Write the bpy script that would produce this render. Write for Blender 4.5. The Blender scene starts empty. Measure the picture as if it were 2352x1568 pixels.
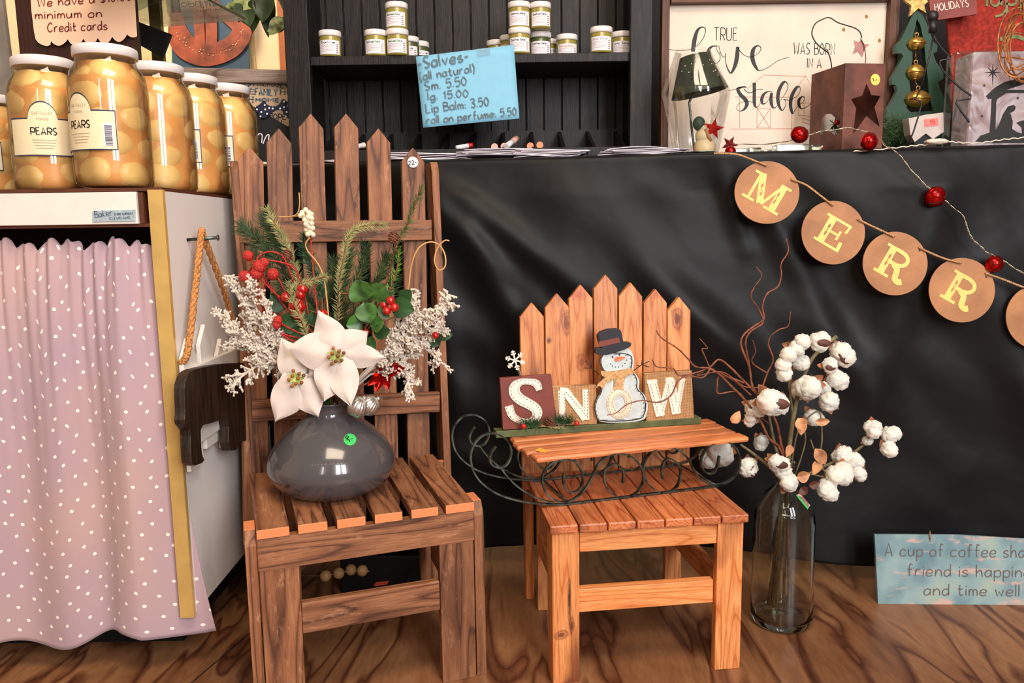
import bpy, bmesh, math, random
from mathutils import Vector as V, Matrix as M4, noise
from math import sin, cos, pi, radians, tan, atan2, sqrt
S = bpy.context.scene
COL = S.collection
# ---------------------------------------------------------------- camera (2352x1568, f = 1800 px)
FPX, PITCH, ROLL, EYE = 1800.0, radians(8.0), radians(0.8), 0.796
CW = V((0, cos(PITCH), -sin(PITCH))); _u = V((0, sin(PITCH), cos(PITCH))); _x = V((1, 0, 0))
CR = _x*cos(ROLL) - _u*sin(ROLL); CU = _u*cos(ROLL) + _x*sin(ROLL); CO = V((0, 0, EYE))
cam_d = bpy.data.cameras.new('camera'); cam = bpy.data.objects.new('camera', cam_d); COL.objects.link(cam)
cam_d.sensor_width = 36.0; cam_d.lens = FPX/2352*36.0; cam_d.clip_start = 0.02
cm = M4((CR, CU, -CW)).transposed().to_4x4(); cm.translation = CO; cam.matrix_world = cm
S.camera = cam
# ---------------------------------------------------------------- world, lights, exposure
S.view_settings.view_transform = 'Standard'; S.view_settings.look = 'None'
S.view_settings.gamma = 1.0; S.view_settings.use_curve_mapping = False
S.view_settings.exposure = 0.30
wd = bpy.data.worlds.new('room_air'); S.world = wd; wd.use_nodes = True
wd.node_tree.nodes['Background'].inputs[0].default_value = (1.0, 0.86, 0.72, 1)
wd.node_tree.nodes['Background'].inputs[1].default_value = 0.24
def area(name, loc, target, sx, sy, power, col):
    d = bpy.data.lights.new(name, 'AREA'); d.shape = 'RECTANGLE'; d.size = sx; d.size_y = sy; d.energy = power; d.color = col
    o = bpy.data.objects.new(name, d); COL.objects.link(o); o.location = loc
    o.rotation_euler = (V(target)-V(loc)).to_track_quat('-Z', 'Y').to_euler(); return o
# tall shop windows on the camera's side of the room, lamps under the ceiling, lamps in the room behind
area('window_light', (0.95, -1.5, 1.75), (0.1, 1.6, 0.5), 0.42, 1.7, 42, (0.95, 0.97, 1.0))
area('window_light', (1.55, -1.35, 1.75), (0.1, 1.6, 0.5), 0.42, 1.7, 42, (0.95, 0.97, 1.0))
area('window_light', (-0.55, -1.7, 1.8), (-0.1, 1.6, 0.6), 0.16, 1.3, 8, (1.0, 0.95, 0.9))
area('ceiling_lamp_light', (0.2, 0.2, 2.6), (0.1, 1.5, 0.4), 1.2, 0.8, 32, (1.0, 0.80, 0.60))
area('ceiling_lamp_light', (-1.6, 2.6, 2.6), (-1.0, 3.1, 1.2), 0.8, 0.5, 27, (1.0, 0.82, 0.60))
for i in range(9):   # the little warm bulbs strung across the shop
    pd = bpy.data.lights.new('string_bulb_light', 'POINT'); pd.energy = 0.9; pd.shadow_soft_size = 0.02; pd.color = (1.0, 0.62, 0.3)
    po = bpy.data.objects.new('string_bulb_light', pd); COL.objects.link(po); po.location = (-1.5+i*0.3, -0.9+0.05*i, 2.25-0.1*sin(i*pi/8))
# ---------------------------------------------------------------- rays through the photograph
def ray(px, py): return CW + CR*((px-1176)/FPX) - CU*((py-784)/FPX)
def P(px, py, D): d = ray(px, py); return CO + d*(D/d.y)
def PZ(px, py, z): d = ray(px, py); return CO + d*((z-EYE)/d.z)
def PX(px, py, X): d = ray(px, py); return CO + d*(X/d.x)
def PL(px, py, pl): d = ray(px, py); return CO + d*((pl[0]-CO).dot(pl[1])/d.dot(pl[1]))
def vplane(a, b):   # vertical plane through two world points, normal towards the camera
    e = V((b[0]-a[0], b[1]-a[1], 0)).normalized(); n = V((e.y, -e.x, 0)); return (V(a), n)
def yplane(D): return (V((0, D, 0)), V((0, -1, 0)))
def conv(ox, oy, s): return lambda L: [(ox+a/s, oy+b/s) for a, b in L]
# ---------------------------------------------------------------- mesh builder
class MB:
    def __init__(s): s.v = []; s.f = []; s.sm = []; s.uv = None
    def add(s, vs, fs, sm=False):
        n = len(s.v); s.v += [V(a) for a in vs]; s.f += [tuple(n+i for i in f) for f in fs]; s.sm += [sm]*len(fs); return s
    def box(s, c, d, R=None):
        c = V(c); pts = []
        for z in (-.5, .5):
            for y in (-.5, .5):
                for x in (-.5, .5):
                    p = V((x*d[0], y*d[1], z*d[2])); pts.append(c+(R @ p if R else p))
        return s.add(pts, [(0,2,3,1),(4,5,7,6),(0,1,5,4),(2,6,7,3),(0,4,6,2),(1,3,7,5)])
    def prism(s, pts, off, sm=False):
        n = len(pts); off = V(off); pts = [V(p) for p in pts]
        return s.add(pts+[p+off for p in pts], [tuple(range(n)), tuple(reversed(range(n, 2*n)))]+[(i, n+i, n+(i+1) % n, (i+1) % n) for i in range(n)], sm)
    def tube(s, pts, r, n=8, caps=True, closed=False):
        pts = [V(p) for p in pts]; m = len(pts); vs = []; fs = []
        if m < 2: return s
        rr = r if hasattr(r, '__len__') else [r]*m
        t0 = (pts[1]-pts[0]); a = t0.orthogonal().normalized()
        for i, p in enumerate(pts):
            t = (pts[(i+1) % m]-pts[i-1]) if closed else (pts[min(i+1, m-1)]-pts[max(i-1, 0)])
            if t.length < 1e-9: t = t0
            t.normalize(); a = a-t*a.dot(t)
            if a.length < 1e-6: a = t.orthogonal()
            a.normalize(); b = t.cross(a)
            for k in range(n):
                an = 2*pi*k/n; vs.append(p+(a*cos(an)+b*sin(an))*rr[i])
        for i in range(m if closed else m-1):
            for k in range(n):
                j = (i+1) % m; fs.append((i*n+k, i*n+(k+1) % n, j*n+(k+1) % n, j*n+k))
        s.add(vs, fs, n > 4)
        if caps and not closed:
            b0 = len(s.v)-len(vs)
            s.f += [tuple(b0+k for k in reversed(range(n))), tuple(b0+(m-1)*n+k for k in range(n))]; s.sm += [False, False]
        return s
    def band(s, pts, nrm, w, t):   # flat bar: w along nrm, t in the plane of the path
        pts = [V(p) for p in pts]; m = len(pts); nrm = V(nrm).normalized(); vs = []; fs = []
        for i, p in enumerate(pts):
            tg = (pts[min(i+1, m-1)]-pts[max(i-1, 0)]).normalized(); q = tg.cross(nrm).normalized()
            for a, b in ((-1, -1), (1, -1), (1, 1), (-1, 1)): vs.append(p+q*(a*t/2)+nrm*(b*w/2))
        for i in range(m-1):
            for k in range(4): fs.append((i*4+k, i*4+(k+1) % 4, i*4+4+(k+1) % 4, i*4+4+k))
        fs += [(3, 2, 1, 0), tuple((m-1)*4+k for k in range(4))]
        return s.add(vs, fs)
    def lathe(s, prof, c=(0, 0, 0), n=32, Mx=None):
        c = V(c); vs = []; fs = []; m = len(prof)
        for r, z in prof:
            for k in range(n):
                p = V((r*cos(2*pi*k/n), r*sin(2*pi*k/n), z)); vs.append(c+(Mx @ p if Mx else p))
        for i in range(m-1):
            for k in range(n): fs.append((i*n+k, i*n+(k+1) % n, (i+1)*n+(k+1) % n, (i+1)*n+k))
        return s.add(vs, fs, True)
    def ball(s, c, r, seg=12, rings=8, R=None, f=None):
        c = V(c); r = r if hasattr(r, '__len__') else (r, r, r); vs = []; fs = []
        for i in range(rings+1):
            th = pi*i/rings
            for k in range(seg):
                d = V((sin(th)*cos(2*pi*k/seg), sin(th)*sin(2*pi*k/seg), cos(th))); q = f(d) if f else 1.0
                p = V((d.x*r[0]*q, d.y*r[1]*q, d.z*r[2]*q)); vs.append(c+(R @ p if R else p))
        for i in range(rings):
            for k in range(seg): fs.append((i*seg+k, i*seg+(k+1) % seg, (i+1)*seg+(k+1) % seg, (i+1)*seg+k))
        return s.add(vs, fs, True)
    def sheet(s, fn, nu, nv, uv=None, sm=True):
        vs = [fn(i/nu, j/nv) for j in range(nv+1) for i in range(nu+1)]
        fs = [(j*(nu+1)+i, j*(nu+1)+i+1, (j+1)*(nu+1)+i+1, (j+1)*(nu+1)+i) for j in range(nv) for i in range(nu)]
        return s.add(vs, fs, sm)
    # flat shapes traced in photograph pixels, laid on a real plane with real thickness
    def ppoly(s, px, pl, t, lift=0):
        n = pl[1]; return s.prism([PL(a, b, pl)+n*(t+lift) for a, b in px], n*(-t))
    def pstroke(s, px, w, pl, t=0.0006, lift=0):
        m = len(px); n = pl[1]; ww = w if hasattr(w, '__len__') else [w]*m; L = []; R = []
        if m < 2: return s
        for i in range(m):
            a = V(px[max(i-1, 0)]); b = V(px[min(i+1, m-1)]); d = (b-a)
            if d.length < 1e-6: d = V((1, 0))
            d.normalize(); q = V((-d.y, d.x))*(ww[i]/2); p = V(px[i]); L.append(p+q); R.append(p-q)
        vs = []
        for h in (lift+t, lift):
            for a, b in zip(L, R): vs += [PL(a.x, a.y, pl)+n*h, PL(b.x, b.y, pl)+n*h]
        fs = []
        for i in range(m-1):
            a = 2*i; k = 2*m; fs += [(a, a+2, a+3, a+1), (k+a, a+k+1, a+k+3, a+k+2), (a, a+k, a+k+2, a+2), (a+1, a+3, a+k+3, a+k+1)]
        fs += [(0, 1, 2*m+1, 2*m), (2*m-2, 4*m-2, 4*m-1, 2*m-1)]
        return s.add(vs, fs)
def smooth(pts, it=2, closed=False):
    pts = [tuple(p) for p in pts]
    for _ in range(it):
        out = []; m = len(pts)
        rng = range(m) if closed else range(m-1)
        if not closed: out.append(pts[0])
        for i in rng:
            a = pts[i]; b = pts[(i+1) % m]
            out.append(tuple(x*.75+y*.25 for x, y in zip(a, b))); out.append(tuple(x*.25+y*.75 for x, y in zip(a, b)))
        if not closed: out.append(pts[-1])
        pts = out
    return pts
def spline(pts, n=8, closed=False):   # Catmull-Rom through the points
    pts = [tuple(p) for p in pts]; m = len(pts); out = []
    rng = range(m) if closed else range(m-1)
    for i in rng:
        g = (lambda k: pts[k % m]) if closed else (lambda k: pts[min(max(k, 0), m-1)])
        a, b, c, d = g(i-1), g(i), g(i+1), g(i+2)
        for k in range(n):
            t = k/n; out.append(tuple(.5*((2*B)+(-A+C)*t+(2*A-5*B+4*C-D)*t*t+(-A+3*B-3*C+D)*t**3) for A, B, C, D in zip(a, b, c, d)))
    if not closed: out.append(pts[-1])
    return out
# ---------------------------------------------------------------- objects
def root(name, label, cat, loc=(0, 0, 0), rz=0, group=None):
    o = bpy.data.objects.new(name, None); o.empty_display_size = 0.02; COL.objects.link(o)
    o.location = loc; o.rotation_euler = (0, 0, rz)
    o['label'] = label; o['category'] = cat
    if group: o['group'] = group
    o.matrix_basis = M4.Translation(V(loc)) @ M4.Rotation(rz, 4, 'Z')
    return o
def wmat(o):
    m = o.matrix_basis.copy(); p = o.parent
    while p: m = p.matrix_basis @ m; p = p.parent
    return m
def obj(name, mb, mat, parent=None, local=False, bevel=0, solid=0, sub=0, mtx=None):
    me = bpy.data.meshes.new(name); vs = mb.v
    o = bpy.data.objects.new(name, me)
    if parent:
        if not local:
            inv = wmat(parent).inverted(); vs = [inv @ v for v in vs]
    elif not local:
        xs = [v.x for v in vs]; ys = [v.y for v in vs]; zs = [v.z for v in vs]
        c = V(((min(xs)+max(xs))/2, (min(ys)+max(ys))/2, min(zs))); vs = [v-c for v in vs]; o.location = c
        o.matrix_basis = M4.Translation(c)
    me.from_pydata([tuple(v) for v in vs], [], mb.f); me.update()
    for p, s in zip(me.polygons, mb.sm): p.use_smooth = s
    if mb.uv:
        ul = me.uv_layers.new(name='uv')
        for l in me.loops: ul.data[l.index].uv = mb.uv[l.vertex_index]
    if mat: me.materials.append(mat)
    COL.objects.link(o)
    if parent: o.parent = parent
    if mtx: o.matrix_basis = mtx
    if bevel:
        b = o.modifiers.new('b', 'BEVEL'); b.width = bevel; b.segments = 2; b.limit_method = 'ANGLE'
    if solid: m = o.modifiers.new('s', 'SOLIDIFY'); m.thickness = solid; m.offset = 0
    if sub: m = o.modifiers.new('u', 'SUBSURF'); m.levels = m.render_levels = sub
    return o
def thing(name, mb, mat, label, cat, group=None, **k):
    o = obj(name, mb, mat, **k); o['label'] = label; o['category'] = cat
    if group: o['group'] = group
    return o
def struct(name, mb, mat, **k):
    o = obj(name, mb, mat, **k); o['kind'] = 'structure'; return o
def frame(o, x, z):   # matrix at o with local z along z and local x near x
    z = V(z).normalized(); x = V(x); x = (x-z*x.dot(z)).normalized(); y = z.cross(x)
    m = M4((x, y, z)).transposed().to_4x4(); m.translation = V(o); return m
def board(name, parent, mtx, W, T, L, mat, tip=0, bevel=.0012, world=False, cut=0):
    # wooden board, grain along its own z; tip = height of a picket point; cut = clipped front corner
    mb = MB(); w = W/2
    if tip: pts = [(-w, 0), (w, 0), (w, L-tip), (0, L), (-w, L-tip)]
    elif cut: pts = [(-w, 0), (w, 0), (w, L), (-w+cut, L), (-w, L-cut*1.6)]
    else: pts = [(-w, 0), (w, 0), (w, L), (-w, L)]
    mb.prism([V((a, -T/2, b)) for a, b in pts], (0, T, 0))
    if world: mtx = wmat(parent).inverted() @ mtx
    return obj(name, mb, mat, parent, local=True, bevel=bevel, mtx=mtx)
def bar(name, parent, a, b, side, W, T, mat, world=True, **k):   # board from a to b; side = direction of its width
    a = V(a); b = V(b); return board(name, parent, frame(a, side, b-a), W, T, (b-a).length, mat, world=world, **k)
# ---------------------------------------------------------------- materials
def nodes(name):
    m = bpy.data.materials.new(name); m.use_nodes = True; nt = m.node_tree; b = nt.nodes['Principled BSDF']; return m, nt, b
def setp(b, **k):
    names = dict(base='Base Color', rough='Roughness', metal='Metallic', coat='Coat Weight', coatr='Coat Roughness', sheen='Sheen Weight', trans='Transmission Weight', ior='IOR', spec='Specular IOR Level', sss='Subsurface Weight', alpha='Alpha')
    for a, v in k.items():
        i = b.inputs[names[a]]; i.default_value = (*v, 1) if a == 'base' else v
def N(nt, t, **k):
    n = nt.nodes.new(t)
    for a, v in k.items(): setattr(n, a, v)
    return n
def ramp(nt, src, stops, interp='LINEAR'):
    r = N(nt, 'ShaderNodeValToRGB'); cr = r.color_ramp; cr.interpolation = interp
    while len(cr.elements) < len(stops): cr.elements.new(0.5)
    for e, (p, c) in zip(cr.elements, stops): e.position = p; e.color = (*c, 1) if len(c) == 3 else c
    nt.links.new(src, r.inputs[0]); return r.outputs[0]
def srgb(r, g, b):
    f = lambda c: (c/255/12.92) if c/255 <= .04045 else ((c/255+.055)/1.055)**2.4
    return (f(r), f(g), f(b))
def plain(name, c, rough=.6, var=.08, scale=30, bump=0, bscale=200, **k):
    m, nt, b = nodes(name); setp(b, rough=rough, **k); c = srgb(*c)
    tc = N(nt, 'ShaderNodeTexCoord'); no = N(nt, 'ShaderNodeTexNoise'); no.inputs['Scale'].default_value = scale; no.inputs['Detail'].default_value = 4
    nt.links.new(tc.outputs['Object'], no.inputs['Vector'])
    lo = tuple(max(0, x*(1-2*var)) for x in c); hi = tuple(min(1, x*(1+2*var)) for x in c)
    nt.links.new(ramp(nt, no.outputs['Fac'], [(.3, lo), (.7, hi)]), b.inputs['Base Color'])
    if bump:
        n2 = N(nt, 'ShaderNodeTexNoise'); n2.inputs['Scale'].default_value = bscale; nt.links.new(tc.outputs['Object'], n2.inputs['Vector'])
        bp = N(nt, 'ShaderNodeBump'); bp.inputs['Strength'].default_value = bump; bp.inputs['Distance'].default_value = .002
        nt.links.new(n2.outputs['Fac'], bp.inputs['Height']); nt.links.new(bp.outputs[0], b.inputs['Normal'])
    return m
def wood(name, dark, mid, light, end=None, scratch=0, knots=.3, rough=.6, grain=1.0, bump=.3, knotc=(70, 30, 14), spots=()):
    # grain runs along each board's own z; every board gets its own offset
    m, nt, b = nodes(name); dark, mid, light = srgb(*dark), srgb(*mid), srgb(*light); lk = nt.links.new; setp(b, rough=rough)
    tc = N(nt, 'ShaderNodeTexCoord'); oi = N(nt, 'ShaderNodeObjectInfo'); mul = N(nt, 'ShaderNodeVectorMath', operation='SCALE'); mul.inputs[3].default_value = 17.0
    cb = N(nt, 'ShaderNodeCombineXYZ'); lk(oi.outputs['Random'], cb.inputs[0]); lk(oi.outputs['Random'], cb.inputs[1]); lk(oi.outputs['Random'], cb.inputs[2]); lk(cb.outputs[0], mul.inputs[0])
    ad = N(nt, 'ShaderNodeVectorMath', operation='ADD'); lk(tc.outputs['Object'], ad.inputs[0]); lk(mul.outputs[0], ad.inputs[1])
    mp = N(nt, 'ShaderNodeMapping'); mp.inputs['Scale'].default_value = (1, 1, .07); lk(ad.outputs[0], mp.inputs[0])
    # slow warp of the rings
    wn = N(nt, 'ShaderNodeTexNoise'); wn.inputs['Scale'].default_value = 22; wn.inputs['Detail'].default_value = 1; lk(mp.outputs[0], wn.inputs['Vector'])
    rg = N(nt, 'ShaderNodeMath', operation='MULTIPLY'); rg.inputs[1].default_value = 9*grain; lk(wn.outputs['Fac'], rg.inputs[0])
    fr = N(nt, 'ShaderNodeMath', operation='FRACT'); lk(rg.outputs[0], fr.inputs[0])
    rc = ramp(nt, fr.outputs[0], [(0, dark), (.12, mid), (.6, light), (.92, mid), (1, dark)])
    fn = N(nt, 'ShaderNodeTexNoise'); fn.inputs['Scale'].default_value = 420; fn.inputs['Detail'].default_value = 3; lk(mp.outputs[0], fn.inputs['Vector'])
    mx = N(nt, 'ShaderNodeMix', data_type='RGBA', blend_type='MULTIPLY'); mx.inputs[0].default_value = .55
    lk(rc, mx.inputs[6]); lk(ramp(nt, fn.outputs['Fac'], [(.35, (.5, .45, .4)), (.6, (1, 1, 1))]), mx.inputs[7])
    col = mx.outputs[2]
    if knots:
        vo = N(nt, 'ShaderNodeTexNoise'); vo.inputs['Scale'].default_value = 14; vo.inputs['Detail'].default_value = 2; m2 = N(nt, 'ShaderNodeMapping'); m2.inputs['Scale'].default_value = (1, 1, .35); lk(ad.outputs[0], m2.inputs[0]); lk(m2.outputs[0], vo.inputs['Vector'])
        mk = N(nt, 'ShaderNodeMix', data_type='RGBA'); lk(ramp(nt, vo.outputs['Fac'], [(.56, (0, 0, 0)), (.70, (min(1, knots*2.4),)*3)]), mk.inputs[0]); lk(col, mk.inputs[6]); mk.inputs[7].default_value = (*srgb(*knotc), 1); col = mk.outputs[2]
    if scratch:
        sc = N(nt, 'ShaderNodeTexNoise'); sc.inputs['Scale'].default_value = 55; sc.inputs['Detail'].default_value = 6; sc.inputs['Roughness'].default_value = .75; m3 = N(nt, 'ShaderNodeMapping'); m3.inputs['Scale'].default_value = (1, 1, .35); m3.inputs['Rotation'].default_value = (0, .5, 0); lk(ad.outputs[0], m3.inputs[0]); lk(m3.outputs[0], sc.inputs['Vector'])
        ms = N(nt, 'ShaderNodeMix', data_type='RGBA'); lk(ramp(nt, sc.outputs['Fac'], [(.56, (0, 0, 0)), (.72, (scratch,)*3)]), ms.inputs[0]); lk(col, ms.inputs[6]); ms.inputs[7].default_value = (*srgb(196, 142, 104), 1); col = ms.outputs[2]
    for sx, sz, rx, rz, sc_ in [(a_, b_, c_*1.5, d_*1.5, e_) for a_, b_, c_, d_, e_ in spots]:   # single knots at a fixed place on the board
        mq = N(nt, 'ShaderNodeMapping'); mq.inputs['Location'].default_value = (-sx/rx, 0, -sz/rz); mq.inputs['Scale'].default_value = (1/rx, 0, 1/rz); lk(tc.outputs['Object'], mq.inputs[0])
        nz = N(nt, 'ShaderNodeTexNoise'); nz.inputs['Scale'].default_value = 60; nz.inputs['Detail'].default_value = 3; lk(tc.outputs['Object'], nz.inputs['Vector'])
        le = N(nt, 'ShaderNodeVectorMath', operation='LENGTH'); lk(mq.outputs[0], le.inputs[0]); av = N(nt, 'ShaderNodeMath', operation='MULTIPLY_ADD'); lk(nz.outputs['Fac'], av.inputs[0]); av.inputs[1].default_value = .7; lk(le.outputs['Value'], av.inputs[2])
        mk2 = N(nt, 'ShaderNodeMix', data_type='RGBA'); lk(ramp(nt, av.outputs[0], [(.30, (1, 1, 1)), (.62, (.80,)*3), (.72, (.3,)*3), (.82, (.62,)*3), (1.0, (0, 0, 0))]), mk2.inputs[0]); lk(col, mk2.inputs[6]); mk2.inputs[7].default_value = (*srgb(*sc_), 1); col = mk2.outputs[2]
    # each board a little lighter or darker
    hs = N(nt, 'ShaderNodeHueSaturation'); mr = N(nt, 'ShaderNodeMapRange'); mr.inputs[3].default_value = .78; mr.inputs[4].default_value = 1.18; lk(oi.outputs['Random'], mr.inputs[0]); lk(mr.outputs[0], hs.inputs['Value']); lk(col, hs.inputs['Color']); col = hs.outputs[0]
    if end:
        sp = N(nt, 'ShaderNodeSeparateXYZ'); lk(tc.outputs['Normal'], sp.inputs[0]); ab = N(nt, 'ShaderNodeMath', operation='ABSOLUTE'); lk(sp.outputs[2], ab.inputs[0]); gt = N(nt, 'ShaderNodeMath', operation='GREATER_THAN'); gt.inputs[1].default_value = .8; lk(ab.outputs[0], gt.inputs[0])
        me = N(nt, 'ShaderNodeMix', data_type='RGBA'); lk(gt.outputs[0], me.inputs[0]); lk(col, me.inputs[6]); me.inputs[7].default_value = (*srgb(*end), 1); col = me.outputs[2]
    lk(col, b.inputs['Base Color'])
    if bump:
        bp = N(nt, 'ShaderNodeBump'); bp.inputs['Strength'].default_value = bump; bp.inputs['Distance'].default_value = .0015; lk(fn.outputs['Fac'], bp.inputs['Height']); lk(bp.outputs[0], b.inputs['Normal'])
    return m
def glass(name, tint=(1, 1, 1), rough=.02, edge=.5, base=.04):   # thin clear sheet: see-through with fresnel shine
    m, nt, b = nodes(name); out = nt.nodes['Material Output']; nt.nodes.remove(b)
    tr = N(nt, 'ShaderNodeBsdfTransparent'); tr.inputs[0].default_value = (*tint, 1); gl = N(nt, 'ShaderNodeBsdfGlossy'); gl.inputs['Roughness'].default_value = rough
    lw = N(nt, 'ShaderNodeLayerWeight'); lw.inputs[0].default_value = .35; mr = N(nt, 'ShaderNodeMapRange'); mr.inputs[3].default_value = base; mr.inputs[4].default_value = edge
    mx = N(nt, 'ShaderNodeMixShader'); nt.links.new(lw.outputs['Fresnel'], mr.inputs[0]); nt.links.new(mr.outputs[0], mx.inputs[0]); nt.links.new(tr.outputs[0], mx.inputs[1]); nt.links.new(gl.outputs[0], mx.inputs[2]); nt.links.new(mx.outputs[0], out.inputs[0]); return m
W_OLD = wood('weathered_pallet_wood', (80, 44, 26), (136, 84, 52), (164, 108, 72), end=(228, 136, 84), scratch=.7, knots=.2, rough=.62, grain=.8, bump=.5)
PINE_ARGS = dict(dark=(196, 108, 52), mid=(222, 138, 78), light=(234, 156, 96), knots=.38, rough=.42, grain=1.1, knotc=(96, 36, 14), bump=.12)
W_PINE = wood('varnished_pine', **PINE_ARGS)
W_SEAT = wood('red_cedar_seat', (168, 78, 42), (206, 116, 70), (220, 132, 82), knots=.25, rough=.4, grain=1.7, knotc=(80, 28, 12), bump=.2)
W_SLED = wood('orange_stained_pine', (186, 98, 54), (214, 128, 78), (224, 140, 88), knots=.15, rough=.42, grain=.6, bump=.1)
W_FRAME = wood('brown_frame_wood', (52, 26, 14), (88, 50, 28), (112, 68, 42), knots=.2, rough=.6)
W_GREY = wood('grey_barn_wood', (92, 76, 66), (138, 118, 106), (160, 142, 130), knots=.1, rough=.8, knotc=(80, 64, 54))
W_BLACKP = wood('black_painted_wood', (16, 13, 13), (26, 22, 22), (34, 29, 29), knots=0, rough=.5, bump=.4, scratch=.05)
W_BLACKP.node_tree.nodes['Principled BSDF'].inputs['Specular IOR Level'].default_value = .28
W_POST = wood('dark_brown_board', (34, 12, 6), (52, 20, 10), (60, 24, 13), knots=0, rough=.45)
M_BLACK = plain('black_paint', (20, 19, 20), .5, .2, spec=.3)
M_WHITE = plain('white_paint', (236, 226, 216), .5, .02)
M_LID = plain('white_lid', (234, 226, 224), .32, .01)
M_PAPER = plain('white_paper', (232, 224, 232), .75, .03)
M_CREAM = plain('cream_letter_paint', (252, 232, 216), .55, .02)
M_INK = plain('black_ink', (24, 20, 18), .6, .02)
M_IRON = plain('dark_green_iron', (84, 96, 90), .30, .45, 60, metal=.8)
M_GREEN = plain('green_leaf', (46, 88, 36), .42, .3, 60)
M_DKGREEN = plain('dark_pine_needle', (58, 82, 46), .55, .35, 40)
M_MIDGREEN = plain('garland_green', (28, 92, 60), .5, .3, 40)
M_PALEGREEN = plain('pale_fir_needle', (160, 162, 104), .6, .2, 40)
M_TWIG = plain('reddish_twig_bark', (122, 66, 42), .6, .3, 80)
M_STEM = plain('olive_stem', (104, 92, 60), .65, .25, 70)
M_RED = plain('glossy_red', (178, 22, 20), .16, .1, 40, coat=.6)
M_REDMET = plain('red_metal_bell', (190, 20, 18), .15, .05, metal=.85)
M_REDGLIT = plain('red_glitter', (214, 40, 34), .35, .45, 500, bump=.8, bscale=900)
M_TWINE = plain('jute_twine', (186, 140, 98), .9, .3, 400, bump=.6, bscale=700)
M_SILVER = plain('silver_ornament', (206, 200, 192), .32, .03, metal=.9)
M_GOLD = plain('brass', (206, 160, 80), .26, .15, metal=.85)
M_CORAL = plain('white_flocked_twig', (226, 212, 196), .85, .06, 200, bump=.7, bscale=600)
M_PETAL = plain('cream_silk_petal', (222, 206, 196), .75, .05, 14, bump=.35, bscale=60, sss=.05)
M_GLASS = glass('clear_glass'); M_GLASSG = glass('greenish_bottle_glass', (.9, .92, .88), .03, .8, .05)
# ---------------------------------------------------------------- the setting
def floor_mat():
    m, nt, b = nodes('plywood_floor'); lk = nt.links.new; setp(b, rough=.38)
    tc = N(nt, 'ShaderNodeTexCoord'); mp = N(nt, 'ShaderNodeMapping'); mp.inputs['Rotation'].default_value = (0, 0, radians(-6)); mp.inputs['Scale'].default_value = (1, .2, 1); lk(tc.outputs['Object'], mp.inputs[0])
    n1 = N(nt, 'ShaderNodeTexNoise'); n1.inputs['Scale'].default_value = 8.5; n1.inputs['Detail'].default_value = 2.5; n1.inputs['Distortion'].default_value = .9; lk(mp.outputs[0], n1.inputs['Vector'])
    mu = N(nt, 'ShaderNodeMath', operation='MULTIPLY'); mu.inputs[1].default_value = 5; lk(n1.outputs['Fac'], mu.inputs[0]); fr = N(nt, 'ShaderNodeMath', operation='FRACT'); lk(mu.outputs[0], fr.inputs[0])
    c = ramp(nt, fr.outputs[0], [(0, srgb(78, 42, 26)), (.08, srgb(104, 62, 40)), (.25, srgb(140, 94, 62)), (.8, srgb(158, 112, 76)), (.97, srgb(108, 64, 42))])
    n2 = N(nt, 'ShaderNodeTexNoise'); n2.inputs['Scale'].default_value = 160; n2.inputs['Detail'].default_value = 3; lk(mp.outputs[0], n2.inputs['Vector'])
    mx = N(nt, 'ShaderNodeMix', data_type='RGBA', blend_type='MULTIPLY'); mx.inputs[0].default_value = .5; lk(c, mx.inputs[6]); lk(ramp(nt, n2.outputs['Fac'], [(.3, (.6, .55, .5)), (.6, (1, 1, 1))]), mx.inputs[7])
    n3 = N(nt, 'ShaderNodeTexNoise'); n3.inputs['Scale'].default_value = 2.2; n3.inputs['Detail'].default_value = 3; lk(tc.outputs['Object'], n3.inputs['Vector'])
    m2 = N(nt, 'ShaderNodeMix', data_type='RGBA', blend_type='MULTIPLY'); m2.inputs[0].default_value = .8; lk(mx.outputs[2], m2.inputs[6]); lk(ramp(nt, n3.outputs['Fac'], [(.35, (.62, .58, .55)), (.65, (1.12, 1.06, 1))]), m2.inputs[7])
    # pale scuffs and specks
    n4 = N(nt, 'ShaderNodeTexNoise'); n4.inputs['Scale'].default_value = 90; n4.inputs['Detail'].default_value = 4; lk(tc.outputs['Object'], n4.inputs['Vector'])
    m3 = N(nt, 'ShaderNodeMix', data_type='RGBA'); lk(ramp(nt, n4.outputs['Fac'], [(.74, (0, 0, 0)), (.80, (.6,)*3)]), m3.inputs[0]); lk(m2.outputs[2], m3.inputs[6]); m3.inputs[7].default_value = (*srgb(176, 146, 120), 1)
    lk(m3.outputs[2], b.inputs['Base Color']); lk(ramp(nt, n3.outputs['Fac'], [(.3, (.30,)*3), (.7, (.5,)*3)]), b.inputs['Roughness'])
    bp = N(nt, 'ShaderNodeBump'); bp.inputs['Strength'].default_value = .25; bp.inputs['Distance'].default_value = .001; lk(n2.outputs['Fac'], bp.inputs['Height']); lk(bp.outputs[0], b.inputs['Normal'])
    return m
FM = floor_mat()
seam_a = PZ(1180, 1568, 0)
struct('floor', MB().box((0, .7, -.02), (6.4, 7.4, .04)), FM)
a = PZ(440, 1568, 0); b_ = PZ(590, 1440, 0); d = (b_-a).normalized()
mb = MB(); q = d.cross(V((0, 0, 1))); aa = a-d*1.0; bb = b_+d*2.0
mb.prism([aa-q*.0012, bb-q*.0012, bb+q*.0012, aa+q*.0012], (0, 0, .0006)); struct('trim_1', mb, M_INK)
M_WALL = plain('cream_wall_paint', (250, 228, 188), .8, .03, 4)
struct('wall_back', MB().box((0, 3.9, 1.5), (6.4, .1, 3.0)), M_WALL)
struct('wall_left', MB().box((-3.15, 1.4, 1.5), (.1, 5.0, 3.0)), M_WALL)
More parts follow.
